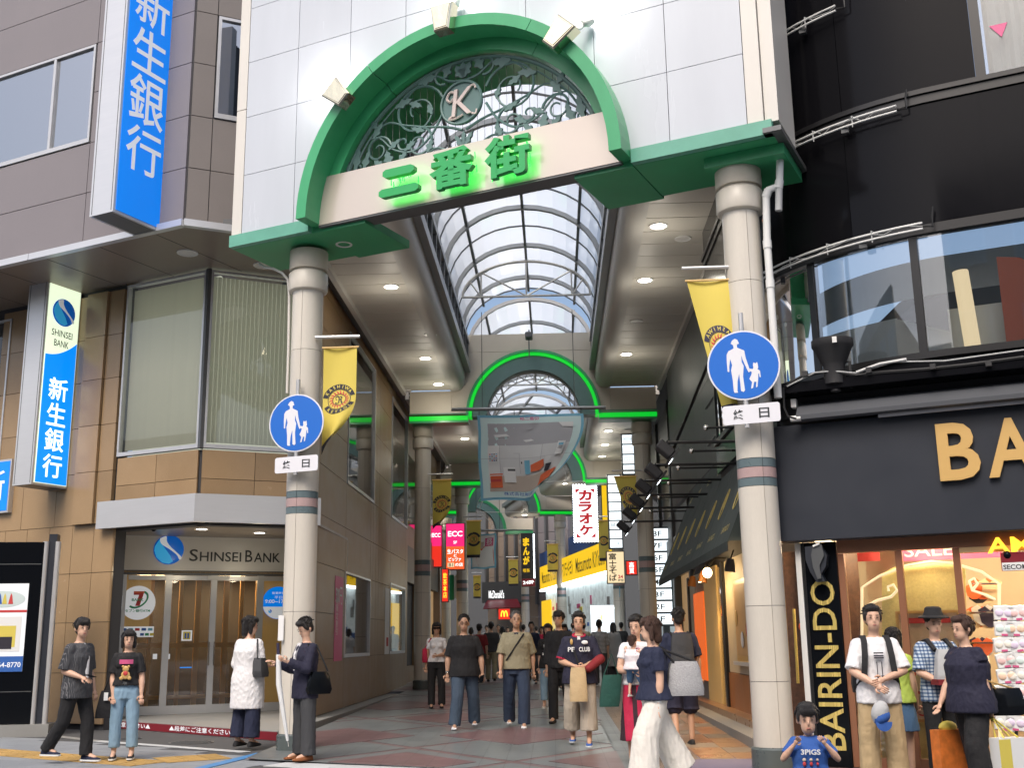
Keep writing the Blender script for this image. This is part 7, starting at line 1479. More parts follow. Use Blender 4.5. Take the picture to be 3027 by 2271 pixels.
_mx = _nt.nodes.new('ShaderNodeMixRGB'); _mx.blend_type = 'MULTIPLY'; _mx.inputs[0].default_value = 1.0; _nt.links.new(_w.inputs[0].links[0].from_socket, _w2.inputs[0]); _nt.links.new(_w2.outputs[0], _c2.inputs[0]); _nt.links.new(_c.outputs[0], _mx.inputs[1]); _nt.links.new(_c2.outputs[0], _mx.inputs[2]); _nt.links.new(_mx.outputs[0], _nt.nodes['Principled BSDF'].inputs['Base Color']); striped('skirt_panel', (0.45, 0.015, 0.06), (0.03, 0.012, 0.02), 2.2, 'X', 0.7)
PEOPLE = []; FING = {}; FOLD = {}
def unit(v): v = V3(*v); return v / np.linalg.norm(v)
def cap(mb, p0, p1, r0, r1, n=10, round0=True, round1=True):
    p0, p1 = V3(*p0), V3(*p1); d = p1 - p0; L = max(np.linalg.norm(d), 1e-5); d = d / L
    a = V3(1, 0, 0) if abs(d[0]) < 0.8 else V3(0, 1, 0); u = np.cross(d, a); u /= np.linalg.norm(u); w = np.cross(d, u); rings = []
    ring = lambda c, r: [c + r * (math.cos(2 * math.pi * k / n) * u + math.sin(2 * math.pi * k / n) * w) for k in range(n)]
    if round0: rings += [ring(p0 - d * r0 * 0.95, r0 * 0.25), ring(p0 - d * r0 * 0.6, r0 * 0.8)]
    rings += [ring(p0, r0), ring(p1, r1)]
    if round1: rings += [ring(p1 + d * r1 * 0.6, r1 * 0.8), ring(p1 + d * r1 * 0.95, r1 * 0.25)]
    return mb.loft(rings)
def ovals(mb, secs, n=18):    # (centre, half width x, half depth y, turn)
    rings = []
    for c, a, b in secs: rings.append([V3(*c) + V3(a * math.cos(2 * math.pi * k / n), b * math.sin(2 * math.pi * k / n), 0) for k in range(n)])
    return mb.loft(rings)
def remesh(o, vox, smooth=4, folds=0.0):
    m = o.modifiers.new('r', 'REMESH'); m.mode = 'VOXEL'; m.voxel_size = vox; m.use_smooth_shade = True
    if smooth: s = o.modifiers.new('s', 'SMOOTH'); s.factor = 0.5; s.iterations = smooth
    if folds: FOLD[o.name] = folds
    PEOPLE.append(o); return o
def person(label, pos, heading, H=1.70, sex='m', skin='skin', hair='hair_black', hs='short', head=(0, 0), armL=((0.18, 0, -1), (0.05, -0.15, -1)), armR=((-0.18, 0, -1), (-0.05, -0.15, -1)), legL=((0.03, 0, -1), (0, 0.02, -1)), legR=((-0.03, 0, -1), (0, 0.02, -1)),
           top='cloth_white', sleeve=0.5, hem=0.86, loose=1.0, bottom='cloth_black', bl=1.0, bloose=1.0, skirt=None, shoes='cloth_black', inner=None, vox=0.013, fat=1.0, lean=0.0, child=1.0, grip=(0.5, 0.5), cat='person', sole=None, group=None):
    s = H / 1.70; t = thing('person', label, cat, (0, 0, 0), group); t['_o'] = (0.0, 0.0, 0.0)
    f = sex == 'f'; hwS = (0.145 if f else 0.166) * fat ** 0.5; hwH = 0.09
    hz = 0.90; J = {}
    up = unit((0, -lean, 1))
    pel = V3(0, 0, hz); chest = pel + up * 0.36; nk = pel + up * 0.55; hd0 = nk + unit((0, -lean - 0.12, 1)) * (0.135 if child == 1 else 0.16)
    HS = child * 1.07                                     # children: larger head
    def limb(root, d1, d2, l1, l2): e = root + unit(d1) * l1; return e, e + unit(d2) * l2
    shL, shR = chest + V3(hwS, 0, 0.105), chest + V3(-hwS, 0, 0.105)
    eL, wL = limb(shL, armL[0], armL[1], 0.28, 0.245); eR, wR = limb(shR, armR[0], armR[1], 0.28, 0.245)
    hL, hR = pel + V3(hwH, 0, 0), pel + V3(-hwH, 0, 0)
    kL, aL = limb(hL, legL[0], legL[1], 0.42, 0.40); kR, aR = limb(hR, legR[0], legR[1], 0.42, 0.40)
    low = min(aL[2], aR[2]) - 0.085; D = V3(0, 0, -low)
    pel, chest, nk, hd0, shL, shR, eL, wL, eR, wR, hL, hR, kL, aL, kR, aR = [p + D for p in (pel, chest, nk, hd0, shL, shR, eL, wL, eR, wR, hL, hR, kL, aL, kR, aR)]
    def fin(mb): mb.v = [(x * s, y * s, z * s) for x, y, z in mb.v]; return mb
    F = fat; b = MB()
    # torso, neck, limbs
    ovals(b, [(pel + V3(0, 0, -0.09), 0.13 * F, 0.085 * F), (pel, 0.165 * F, 0.115 * F), (pel + up * 0.16, (0.125 if f else 0.145) * F, 0.10 * F), (chest, (0.145 if f else 0.165) * F, 0.115 * F), (chest + up * 0.12, 0.15, 0.10), (nk + V3(0, 0.01, -0.01), 0.06, 0.055)])
    if f: 
        for m in (-1, 1): b.ell(chest + V3(0.065 * m, -0.085, 0.0), (0.06, 0, 0), (0, 0.055, 0), (0, 0, 0.06), 10, 6)
    cap(b, nk - V3(0, -0.01, 0.04), hd0 - V3(0, 0, 0.05), 0.055, 0.05)
    for sh, e, w in ((shL, eL, wL), (shR, eR, wR)): cap(b, sh, e, 0.056 * F ** 0.5, 0.042); cap(b, e, e + (w - e) * 0.3, 0.042, 0.045 * F ** 0.5); cap(b, e + (w - e) * 0.3, w, 0.045 * F ** 0.5, 0.026)
    for h_, k_, a_ in ((hL, kL, aL), (hR, kR, aR)): cap(b, h_, k_, 0.085 * F ** 0.5, 0.055); cap(b, k_, a_, 0.053, 0.036); cap(b, a_, a_ + V3(0, -0.14, -0.05), 0.036, 0.03)
    # head
    yaw, pit = math.radians(head[0]), math.radians(head[1]); Rz = Matrix.Rotation(yaw, 3, 'Z') @ Matrix.Rotation(pit, 3, 'X')
    hc = hd0 + V3(0, 0, 0.02)
    hp = lambda x, y, z: hc + np.array(Rz @ Vector((x * HS, y * HS, z * HS))); hv = lambda x, y, z: np.array(Rz @ Vector((x * HS, y * HS, z * HS)))
    b.ell(hp(0, 0.008, 0.03), hv(0.073, 0, 0), hv(0, 0.092, 0), hv(0, 0, 0.098), 14, 10); b.ell(hp(0, -0.030, -0.045), hv(0.056, 0, 0), hv(0, 0.058, 0), hv(0, 0, 0.068), 12, 8)
    cap(b, hp(0, -0.083, 0.015), hp(0, -0.098, -0.020), 0.006 * HS, 0.010 * HS, 8)
    for m in (-1, 1): b.ell(hp(0.075 * m, 0.012, -0.005), hv(0.012, 0, 0), hv(0, 0.020, 0), hv(0, 0, 0.032), 8, 6)
    # palms, then fingers kept apart from the remeshed skin
    fg = MB()
    for (e, w, gr, m) in ((eL, wL, grip[0], 1), (eR, wR, grip[1], -1)):
        d = unit(w - e); side = np.cross(d, V3(0, -1, 0)); side = unit(side if np.linalg.norm(side) > 0.2 else np.cross(d, V3(0, 0, 1))); nrm = np.cross(side, d) * m
        pc = w + d * 0.045; b.ell(pc, side * 0.036, d * 0.05, nrm * 0.017, 10, 6)
        cu = nrm * -1 * (1 if True else 1); cu = cu if cu[0] * m < 0.3 else -cu
        for k, (o, L) in enumerate(((-0.028, 0.062), (-0.010, 0.074), (0.009, 0.070), (0.026, 0.054))):
            p0 = pc + d * 0.035 + side * o; dirs = d; pts = [p0]
            for j in range(3): dirs = unit(dirs + cu * gr * 0.55); pts.append(pts[-1] + dirs * L * (0.42, 0.33, 0.25)[j])
            fg.tube(pts, [0.0095, 0.009, 0.008, 0.0065], 6)
        tb = pc - d * 0.01 + side * 0.034 * (1 if m > 0 else 1); fg.tube([tb, tb + unit(d + side * 0.9 + cu * 0.4) * 0.03, tb + unit(d + side * 0.6 + cu * 0.4) * 0.03 + unit(d * 1.2 + cu * 0.5) * 0.028], [0.012, 0.0105, 0.008], 6)
    body = remesh(fin(b).build('body', skin, t), vox * s if child == 1 else vox * 0.8, 3); body['_fingers'] = 1; FING[body.name] = fin(fg)
    for m in (-1, 1):
        MB_ = MB(); MB_.ell(hp(0.030 * m, -0.082, 0.012), hv(0.011, 0, 0), hv(0, 0.008, 0), hv(0, 0, 0.0045), 8, 6); fin(MB_).build('eye', 'eye_dark', body, True)
        MB_ = MB(); MB_.ell(hp(0.031 * m, -0.084, 0.034), hv(0.017, 0, 0), hv(0, 0.004, 0), hv(0, 0, 0.0035), 8, 6); fin(MB_).build('eyebrow', hair, body, True)
    q = MB(); q.ell(hp(0, -0.086, -0.055), hv(0.019, 0, 0), hv(0, 0.005, 0), hv(0, 0, 0.005), 10, 6); fin(q).build('mouth', 'lips', body, True)
    # hair
    q = MB(); q.ell(hp(0, 0.022, 0.050), hv(0.082, 0, 0), hv(0, 0.094, 0), hv(0, 0, 0.090), 14, 10)
    if hs != 'crop':
        q.ell(hp(0, -0.045, 0.098), hv(0.070, 0, 0), hv(0, 0.045, 0), hv(0, 0, 0.036), 12, 8)
        for m in (-1, 1): q.ell(hp(0.070 * m, 0.0, 0.030), hv(0.016, 0, 0), hv(0, 0.045, 0), hv(0, 0, 0.05), 8, 6)
    q.ell(hp(0, 0.060, 0.0), hv(0.066, 0, 0), hv(0, 0.042, 0), hv(0, 0, 0.075), 12, 8)
    if hs in ('bob', 'long'):
        L = 0.09 if hs == 'bob' else 0.2
        for m in (-1, 1): cap(q, hp(0.070 * m, 0.02, 0.02), hp(0.074 * m, 0.015, -L), 0.030 * HS, 0.024 * HS)
        cap(q, hp(0, 0.065, 0.02), hp(0, 0.065, -L - 0.01), 0.058 * HS, 0.045 * HS); q.ell(hp(0, -0.068, 0.078), hv(0.066, 0, 0), hv(0, 0.028, 0), hv(0, 0, 0.036), 12, 8)
    if hs == 'bun': q.ell(hp(0, 0.115, 0.0), hv(0.04, 0, 0), hv(0, 0.035, 0), hv(0, 0, 0.04), 10, 8)
    if hs == 'fringe': q.ell(hp(0, -0.066, 0.070), hv(0.070, 0, 0), hv(0, 0.030, 0), hv(0, 0, 0.040), 12, 8)
    hr = remesh(fin(q).build('hair', hair, t), 0.009 * s if child == 1 else 0.008, 2, 0.012); tf = MB(); rh = random.Random(label)
    for k in range(190 if vox < 0.0135 else (60 if vox < 0.017 else 0)):
        th = rh.uniform(0, 2 * math.pi); ph = rh.uniform(0.05, 1.55); nx, ny, nz = math.sin(ph) * math.cos(th), math.sin(ph) * math.sin(th), math.cos(ph)
        if ny < -0.3 and nz < 0.55: continue
        p0 = (0.080 * nx, 0.022 + 0.092 * ny, 0.050 + 0.088 * nz); L_ = rh.uniform(0.02, 0.045) * (0.7 if hs == 'crop' else 1.2); fl = 0.9 if hs in ('bob', 'long', 'fringe', 'bun') else 0.25
        dx, dy, dz = nx * 0.35 + rh.uniform(-.2, .2), ny * 0.35 + rh.uniform(-.2, .2), nz * 0.3 - fl
        tf.tube([hp(*p0), hp(p0[0] + dx * L_ * 0.6 + nx * 0.008, p0[1] + dy * L_ * 0.6 + ny * 0.008, p0[2] + dz * L_ * 0.5 + nz * 0.008), hp(p0[0] + dx * L_, p0[1] + dy * L_, p0[2] + dz * L_ * 1.2)], [0.007 * HS, 0.0055 * HS, 0.0015], 4)
    FING[hr.name] = fin(tf)
    # top
    lo = 0.014 * loose; q = MB(); hemz = hem - 0.90; lh = max(lo * 1.2, 0.014 * bloose * 1.0 + 0.016) if not skirt else lo * 1.2
    ovals(q, [(pel + V3(0, 0, hemz), (0.172 + lh) * F, (0.120 + lh) * F), (pel + V3(0, 0, max(hemz + 0.02, 0.0)), (0.168 + lh) * F, (0.118 + lh) * F), (pel + up * 0.17, ((0.130 if f else 0.150) + lo * 1.2) * F, (0.104 + lo) * F), (chest, ((0.15 if f else 0.170) + lo) * F, (0.120 + lo) * F), (chest + up * 0.115, 0.150 + lo * 0.3, 0.110 + lo * 0.5), (nk + V3(0, 0.003, -0.02), 0.082, 0.076)])
    if f:
        for m in (-1, 1): q.ell(chest + V3(0.065 * m, -0.088, 0.0), (0.066 + lo * 0.4, 0, 0), (0, 0.058 + lo * 0.4, 0), (0, 0, 0.064), 10, 6)
    for sh, e, w in ((shL, eL, wL), (shR, eR, wR)):
        cap(q, nk + (sh - nk) * 0.45 + V3(0, 0, -0.035), sh + V3(0, 0, -0.01), 0.058, 0.056 + lo * 0.2)
        if sleeve > 0:
            u1 = min(1.0, sleeve / 0.53); cap(q, sh, sh + (e - sh) * u1, 0.058 + lo * 0.25, 0.054 + lo * 0.75 if u1 < 1 else 0.050 + lo * 0.4, 12, True, sleeve > 0.53)
        if sleeve > 0.53: u2 = (sleeve - 0.53) / 0.47; cap(q, e, e + (w - e) * u2, 0.052 + lo * 0.5, 0.042 + lo * 0.4, 12, True, False)
    remesh(fin(q).build('shirt', top, t), vox * s if child == 1 else vox * 0.8, 2, 0.024 * min(1, s))
    # bottom
    q = MB(); bo = 0.014 * bloose
    if skirt:
        zz = pel[2] - skirt
        ovals(q, [(V3(pel[0], pel[1], zz), 0.22 + bo * 2, 0.19 + bo * 2), (pel + V3(0, 0, -skirt * 0.4), 0.195 + bo, 0.15 + bo), (pel + V3(0, 0, 0.0), (0.168 + bo) * F, (0.118 + bo) * F), (pel + V3(0, 0, 0.14), 0.14 * F, 0.112 * F)])
    else:
        ovals(q, [(pel + V3(0, 0, -0.10), 0.150 * F + min(bo, 0.022), 0.10 * F + min(bo, 0.022)), (pel, (0.166 + min(bo, 0.02) * 0.5) * F, (0.116 + min(bo, 0.02) * 0.5) * F), (pel + V3(0, 0, 0.14), 0.138 * F, 0.108 * F)])
        for h_, k_, a_ in ((hL, kL, aL), (hR, kR, aR)):
            cap(q, h_, k_, 0.092 * F ** 0.5 + min(bo, 0.020), 0.064 + bo * 1.3, 12)
            if bl > 0.52: u2 = min(1.0, (bl - 0.5) / 0.5); cap(q, k_, k_ + (a_ + V3(0, 0, -0.02) - k_) * u2, 0.063 + bo * 1.3, 0.050 + bo * 2.0, 12, True, False)
    remesh(fin(q).build('skirt' if skirt else 'trousers', bottom, t), vox * s if child == 1 else vox * 0.8, 2, 0.020 * min(1, s))
    for a_, k_ in ((aL, kL), (aR, kR)):
        d = unit(a_ - k_); q = MB(); fw = unit((0, -1, 0) if d[2] < -0.8 else np.cross(V3(-1, 0, 0), d) * 1.0); fw = fw if fw[1] < 0 else -fw
        upv = unit(-d if abs(d @ fw) < 0.5 else Z); heel = a_ - upv * 0.045 - fw * 0.045
        rings = []
        for tt_, w_, h0, h1 in ((-0.015, 0.028, 0.0, 0.05), (0.0, 0.036, 0.0, 0.085), (0.06, 0.040, 0.0, 0.095), (0.13, 0.044, 0.0, 0.065), (0.20, 0.046, 0.0, 0.045), (0.245, 0.036, 0.005, 0.035), (0.262, 0.018, 0.01, 0.025)):
            c = heel + fw * tt_ - upv * 0.04; rings.append([c + V3(w_, 0, 0) + upv * h0, c + V3(w_ * 1.02, 0, 0) + upv * (h0 + 0.02), c + V3(w_ * 0.75, 0, 0) + upv * h1, c + V3(-w_ * 0.75, 0, 0) + upv * h1, c + V3(-w_ * 1.02, 0, 0) + upv * (h0 + 0.02), c + V3(-w_, 0, 0) + upv * h0])
        q.loft(rings); sh_o = fin(q).build('shoe', shoes, t, True); ms = sh_o.modifiers.new('soft', 'SUBSURF'); ms.levels = 1; ms.render_levels = 1
        if sole:
            q = MB(); q.loft([[heel + fw * tt_ + V3(sx2 * w_, 0, 0) - upv * (0.043 if z2 else 0.024) for sx2, z2 in ((1, 1), (1, 0), (-1, 0), (-1, 1))] for tt_, w_ in ((-0.018, 0.03), (0.0, 0.040), (0.13, 0.047), (0.2, 0.049), (0.25, 0.036), (0.266, 0.02))]); fin(q).build('sole', sole, t)
    t.location = tuple(float(c) for c in pos); t.rotation_euler = (0, 0, math.radians(heading))
    S = lambda p: V3(*p) * s
    return t, dict(wL=S(wL), wR=S(wR), eL=S(eL), eR=S(eR), chest=S(chest), pel=S(pel), nk=S(nk), shL=S(shL), shR=S(shR), hc=S(hc), s=s, hp=lambda x, y, z: S(hp(x, y, z)), hv=lambda x, y, z: S(hv(x, y, z)), aL=S(aL), aR=S(aR), F=F)
def attach(mb, name, m, t, smooth=True): return mb.build(name, m, t, smooth)
def held(name, label, cat, mb_list, t):
    """a thing of its own carried by person t (mesh given in the person's frame)"""
    R_ = Matrix.Rotation(t.rotation_euler[2], 4, 'Z'); R_.translation = t.location; o = bpy.data.objects.new(name, None); COL.objects.link(o); o.matrix_world = R_; tag(o, label, cat); o['_o'] = (0.0, 0.0, 0.0)
    for mb, nm, m, sm in mb_list: mb.build(nm, m, o, sm)
    return o
def gp(x, y, z=None):
    p = onz(x, y, 0.0)
    for _ in range(6): p = onz(x, y, gz(p[1]))
    return p
def bag_mb(c, w, h, d, tilt=0.0, n=5, taper=0.85, turn=0.0):
    q = MB(); rings = []; ct, stn = math.cos(turn), math.sin(turn)
    for k in range(n + 1):
        u = k / n; ww = w / 2 * (1 - (1 - taper) * u) * (1.0 if 0 < k < n else 0.93); dd = d / 2 * (1 - 0.35 * u) * (1.0 if 0 < k < n else 0.8); z = c[2] + h * u
        rings.append([V3(c[0] + x * ww * ct - y * dd * stn + tilt * u, c[1] + x * ww * stn + y * dd * ct, z) for x, y in ((-1, -0.6), (-0.8, -1), (0, -1.12), (0.8, -1), (1, -0.6), (1, 0.6), (0.8, 1), (0, 1.12), (-0.8, 1), (-1, 0.6))])
    return q.loft(rings)
def strap(pts, r=0.012, flat_=2.0): return MB().tube(pts, r, 6)
def face_print(name, label, t, y, m): pass
Dn = (0, 0, -1)
# 1 youth walking right with phone
t, j = person('young man in dark pinstriped open shirt walking right with a phone', gp(155, 1646), 72, 1.74, hs='fringe', head=(-28, 0), armR=((-0.12, 0.15, -1), (0.15, -0.75, -0.25)), armL=((0.2, 0.05, -1), (0.05, -0.35, -1)), legL=((0.05, -0.25, -1), (0, -0.02, -1)), legR=((-0.05, 0.18, -1), (0, 0.75, -1)), top='shirt_pinstripe', sleeve=0.5, hem=0.76, loose=2.6, bottom='cloth_black', shoes='cloth_navy', sole='print_white', vox=0.012)
q = MB(); ovals(q, [(j['pel'] + V3(0.0, -0.06, 0.0), 0.06, 0.10), (j['chest'] + V3(0, -0.05, 0.0), 0.06, 0.11), (j['nk'] + V3(0, -0.03, -0.02), 0.035, 0.05)]); remesh(q.build('white_tee', 'cloth_white', t), 0.012, 2)
held('mobile_phone', 'dark phone in the hand of the young man in pinstripes', 'phone', [(MB().box(j['wR'] + V3(-0.03, -0.20, 0.0), (0.07, 0, 0), (0, 0.14, 0.03), (0, 0, 0.009)), 'case', 'black_gloss', False)], t)
# 2 girl in black tee and jeans
t, j = person('young woman in black picture T-shirt and light jeans', gp(263, 1640), 14, 1.57, 'f', hs='bob', head=(10, 4), armL=((0.22, -0.05, -1), (0.06, -0.35, -1)), armR=((-0.16, 0.05, -1), (0.12, -0.35, -1)), legL=((0.06, -0.03, -1), (0.02, 0.04, -1)), legR=((-0.05, -0.02, -1), (-0.01, 0.05, -1)), top='cloth_black', sleeve=0.42, hem=0.98, loose=1.8, bottom='cloth_jeans_light', bl=0.9, shoes='cloth_black', sole='print_white', vox=0.012)
fr = j['chest'] + V3(0, -0.158, 0)
q = MB(); q.grid(lambda a, b: fr + V3(-0.085 + 0.17 * a, -0.010 + 0.07 * (a - 0.5) ** 2 * 4 * 0.4, 0.012 + 0.055 * b), 6, 1); q.build('print_label', 'print_pink', t)
for c, r, m in (((0, -0.02, -0.05), 0.040, 'gold_letter'), ((0, -0.012, -0.125), 0.055, 'gold_letter'), ((0, -0.022, -0.105), 0.030, 'print_red'), ((-0.035, -0.02, -0.02), 0.016, 'gold_letter'), ((0.035, -0.02, -0.02), 0.016, 'gold_letter'), ((-0.05, -0.012, -0.165), 0.025, 'gold_letter'), ((0.05, -0.012, -0.165), 0.025, 'gold_letter')): MB().ell(fr + V3(*c) + V3(0, 0.012, 0), (r, 0, 0), (0, 0.010, 0), (0, 0, r), 12, 6).build('print_bear', m, t, True)
q = MB().loft([[j['pel'] + V3((0.152) * math.cos(a), 0.122 * math.sin(a), z) for a in np.linspace(0, 2 * math.pi, 25)[:-1]] for z in (0.085, 0.12)], False); q.build('belt', 'cloth_black', t); MB().box(j['pel'] + V3(-0.03, -0.135, 0.085), (0.05, 0, 0), (0, 0.01, 0), (0, 0, 0.035)).build('buckle', 'chrome', t)
c = j['pel'] + V3(-0.24, 0.04, -0.33); held('shoulder_bag', 'large black soft bag at the hip of the girl in jeans', 'bag', [(bag_mb(c, 0.26, 0.34, 0.16, 0.04), 'bag_body', 'cloth_black', True), (strap([c + V3(-0.04, 0, 0.32), j['shR'] + V3(0.02, -0.05, 0.02), j['shR'] + V3(0.03, 0.05, 0.03), c + V3(0.06, 0.02, 0.32)]), 'strap', 'cloth_black', True), (MB().box(c + V3(-0.02, -0.10, 0.22), (0.05, 0, 0), (0, 0.01, 0), (0, 0, 0.1)), 'tag', 'print_white', False)], t)
# 3 woman in long white tunic, seen from behind
t, j = person('woman seen from behind in long white tunic and wide navy trousers', gp(530, 1614), 160, 1.74, 'f', hs='bob', head=(-35, 6), armL=((0.25, -0.1, -1), (-0.05, -0.9, 0.1)), armR=((-0.22, 0.0, -1), (0.1, -0.85, -0.1)), top='cloth_white', sleeve=0.6, hem=0.50, loose=4.4, bottom='cloth_navy', bloose=2.2, bl=0.93, legL=((0.06, -0.05, -1), (0.02, 0.1, -1)), legR=((-0.08, 0.08, -1), (-0.02, 0.06, -1)), shoes='cloth_black', vox=0.012)
c = j['pel'] + V3(-0.25, 0.05, -0.0 + 0.02); held('handbag', 'dark handbag on the shoulder of the woman in white', 'bag', [(bag_mb(c, 0.17, 0.26, 0.30, 0.03, turn=0.2), 'bag_body', 'cloth_charcoal', True), (strap([c + V3(0, -0.08, 0.26), j['shR'] + V3(-0.02, -0.03, 0.06), j['shR'] + V3(-0.02, 0.05, 0.06), c + V3(0.0, 0.10, 0.26)]), 'strap', 'cloth_charcoal', True)], t)
# 4 man in navy jacket with rolled white umbrella
t, j = person('man in navy jacket looking down beside the column', gp(655, 1643), -52, 1.68, hs='short', head=(4, 30), armL=((0.22, -0.35, -1), (-0.35, -0.8, 0.35)), armR=((-0.2, -0.3, -1), (0.05, -0.85, 0.30)), top='cloth_navy2', sleeve=1.0, hem=0.74, loose=2.2, bottom='cloth_charcoal', bloose=1.6, shoes='cloth_brown', vox=0.012, legL=((0.06, 0.0, -1), (0.02, 0.02, -1)), legR=((-0.06, 0, -1), (-0.02, 0.02, -1)))
q = MB(); q.prism([j['nk'] + V3(x, y, z) for x, y, z in ((-0.045, -0.085, -0.02), (0.045, -0.085, -0.02), (0.03, -0.15, -0.16), (0.0, -0.155, -0.36), (-0.03, -0.15, -0.16))], (0, -0.012, 0)); q.build('white_shirt_front', 'cloth_white', t)
hnd = (j['wL'] + j['wR']) / 2 + V3(0, -0.06, 0.04); q1 = MB(); q1.tube([hnd + V3(0, 0.0, 0.06), hnd + V3(0.0, 0.02, -0.3), hnd + V3(0.0, 0.16, -0.98)], [0.030, 0.036, 0.018], 10)
held('furled_umbrella', 'furled white umbrella held by the man in the navy jacket', 'umbrella', [(q1, 'canopy', 'print_white', True), (MB().tube([hnd + V3(0, -0.01, 0.20), hnd + V3(0, 0, 0.05)], 0.02, 8), 'handle', 'print_navy', True), (MB().tube([hnd + V3(0.0, 0.16, -0.98), hnd + V3(0, 0.175, -1.05)], 0.007, 6), 'tip', 'chrome', True)], t)
c = j['pel'] + V3(0.22, 0.08, -0.10); held('shoulder_bag', 'black leather bag at the back of the man in the navy jacket', 'bag', [(bag_mb(c, 0.12, 0.27, 0.34, 0.0), 'bag_body', 'black_gloss', True), (strap([c + V3(0, -0.1, 0.27), j['shL'] + V3(0.0, -0.05, 0.05), j['shL'] + V3(0.0, 0.06, 0.04), c + V3(0, 0.12, 0.27)]), 'strap', 'cloth_black', True)], t)
# 5 woman with red bag
t, j = person('woman in white T-shirt and black trousers with a red shoulder bag', gp(943, 1531), 4, 1.66, 'f', hair='hair_black', hs='bob', armL=((0.2, 0, -1), (-0.6, -0.6, -0.1)), armR=((-0.2, 0.02, -1), (-0.08, -0.1, -1)), top='cloth_white', sleeve=0.32, hem=0.93, bottom='cloth_black', legL=((0.04, -0.1, -1), (0, 0.1, -1)), legR=((-0.04, 0.05, -1), (0, 0.0, -1)), skin='skin_tan')
MB().box(j['hp'](-0.075, -0.098, 0.0), j['hv'](0.15, 0, 0), j['hv'](0, 0.01, 0), j['hv'](0, 0, 0.035)).build('sunglasses', 'black_gloss', t)
c = j['pel'] + V3(-0.24, 0.04, 0.02); held('shoulder_bag', 'red shoulder bag of the woman in the white T-shirt', 'bag', [(bag_mb(c, 0.12, 0.28, 0.26), 'bag_body', 'cloth_red', True), (strap([c + V3(0, -0.06, 0.27), j['shR'] + V3(0.03, -0.06, 0.05), j['shR'] + V3(0.03, 0.05, 0.05), c + V3(0, 0.08, 0.27)], 0.016), 'strap', 'cloth_red', True)], t)
# 6 man in black tee
t, j = person('broad man in black T-shirt and faded jeans walking in white shoes', gp(1003, 1576), 6, 1.76, hs='crop', head=(0, 4), fat=1.16, skin='skin_tan', armL=((0.32, 0.02, -1), (0.08, -0.2, -1)), armR=((-0.26, 0.05, -1), (-0.05, -0.15, -1)), top='cloth_black', sleeve=0.5, hem=0.80, loose=1.6, bottom='cloth_jeans', bloose=1.7, legL=((0.14, 0.22, -1), (0.05, 0.45, -1)), legR=((-0.04, -0.30, -1), (-0.12, 0.02, -1)), shoes='cloth_white')
for m in (-1, 1): MB().tube([j['hp'](0.03 * m + 0.022 * math.cos(a), -0.092, 0.012 + 0.017 * math.sin(a)) for a in np.linspace(0, 2 * math.pi, 11)], 0.003, 4).build('spectacle_rim', 'black_gloss', t)
d_ = unit(j['wR'] - j['eR']); MB().tube([j['wR'] - d_ * 0.03, j['wR'] - d_ * 0.005], 0.034, 10).build('wrist_watch', 'chrome', t, True); held('wallet', 'dark pouch in the hand of the man in the black T-shirt', 'pouch', [(MB().box(j['wL'] + V3(-0.06, -0.06, -0.16), (0.07, 0, 0.02), (0, 0.025, 0), (0.02, 0, 0.11)), 'body', 'black_gloss', False)], t)
# 7 man in olive shirt
t, j = person('grey-haired man in olive shirt with a dark strap across his chest', gp(1118, 1574), 2, 1.80, hair='hair_grey', hs='crop', head=(6, -3), skin='skin_tan', armL=((0.26, 0.25, -1), (0.05, -0.05, -1)), armR=((-0.24, -0.2, -1), (-0.04, -0.4, -1)), top='cloth_khaki', sleeve=0.52, hem=0.88, loose=2.4, fat=1.08, bottom='cloth_jeans_dark', bloose=1.6, legL=((0.05, -0.30, -1), (-0.03, 0.02, -1)), legR=((-0.08, 0.22, -1), (0.0, 0.5, -1)), shoes='cloth_white')
MB().tube([j['shL'] + V3(-0.06, -0.10, 0.04), j['chest'] + V3(0.03, -0.175, 0.02), j['pel'] + V3(-0.15, -0.14, 0.14), j['pel'] + V3(-0.2, 0, 0.06)], 0.014, 6).build('strap', 'cloth_black', t, True); MB().prism([j['nk'] + V3(x, y, z) for x, y, z in ((-0.04, -0.085, -0.03), (0.04, -0.085, -0.03), (0, -0.14, -0.12))], (0, -0.008, 0)).build('dark_undershirt', 'cloth_navy', t)
held('plastic_bag', 'small clear plastic bag hanging from the hand of the man in olive', 'bag', [(bag_mb(j['wL'] + V3(0, -0.02, -0.46), 0.16, 0.32, 0.08), 'bag_body', 'acrylic', True)], t)
# 8 girl in black printed T-shirt
t, j = person('girl in black T-shirt with white three-leaf print, behind the man in olive', gp(1187, 1531), -6, 1.60, 'f', hs='long', armL=((0.15, 0, -1), (0.03, -0.1, -1)), armR=((-0.15, 0, -1), (-0.02, -0.1, -1)), top='cloth_black', sleeve=0.52, hem=0.82, loose=2.8, bottom='cloth_jeans_light', bl=0.88, shoes='cloth_offwhite', sole='print_white', legL=((0.04, -0.12, -1), (0, 0.1, -1)), legR=((-0.04, 0.04, -1), (0, 0.02, -1)))
fr = j['chest'] + V3(0, -0.178, -0.06)
for a, L in ((math.pi / 2, 0.15), (math.pi / 2 + 0.62, 0.13), (math.pi / 2 - 0.62, 0.13)): MB().prism([fr + V3(x * math.cos(a) - y * math.sin(a), 0, x * math.sin(a) + y * math.cos(a)) for x, y in ((0.0, 0), (L * 0.5, 0.032), (L, 0), (L * 0.5, -0.032))], (0, -0.006, 0)).build('leaf_print', 'print_white', t)
lettering('print', 'adidas', t, 'print_white', fr + V3(-0.105, -0.004, -0.10), X1, Z, 0.21, 0.065, 0.02)
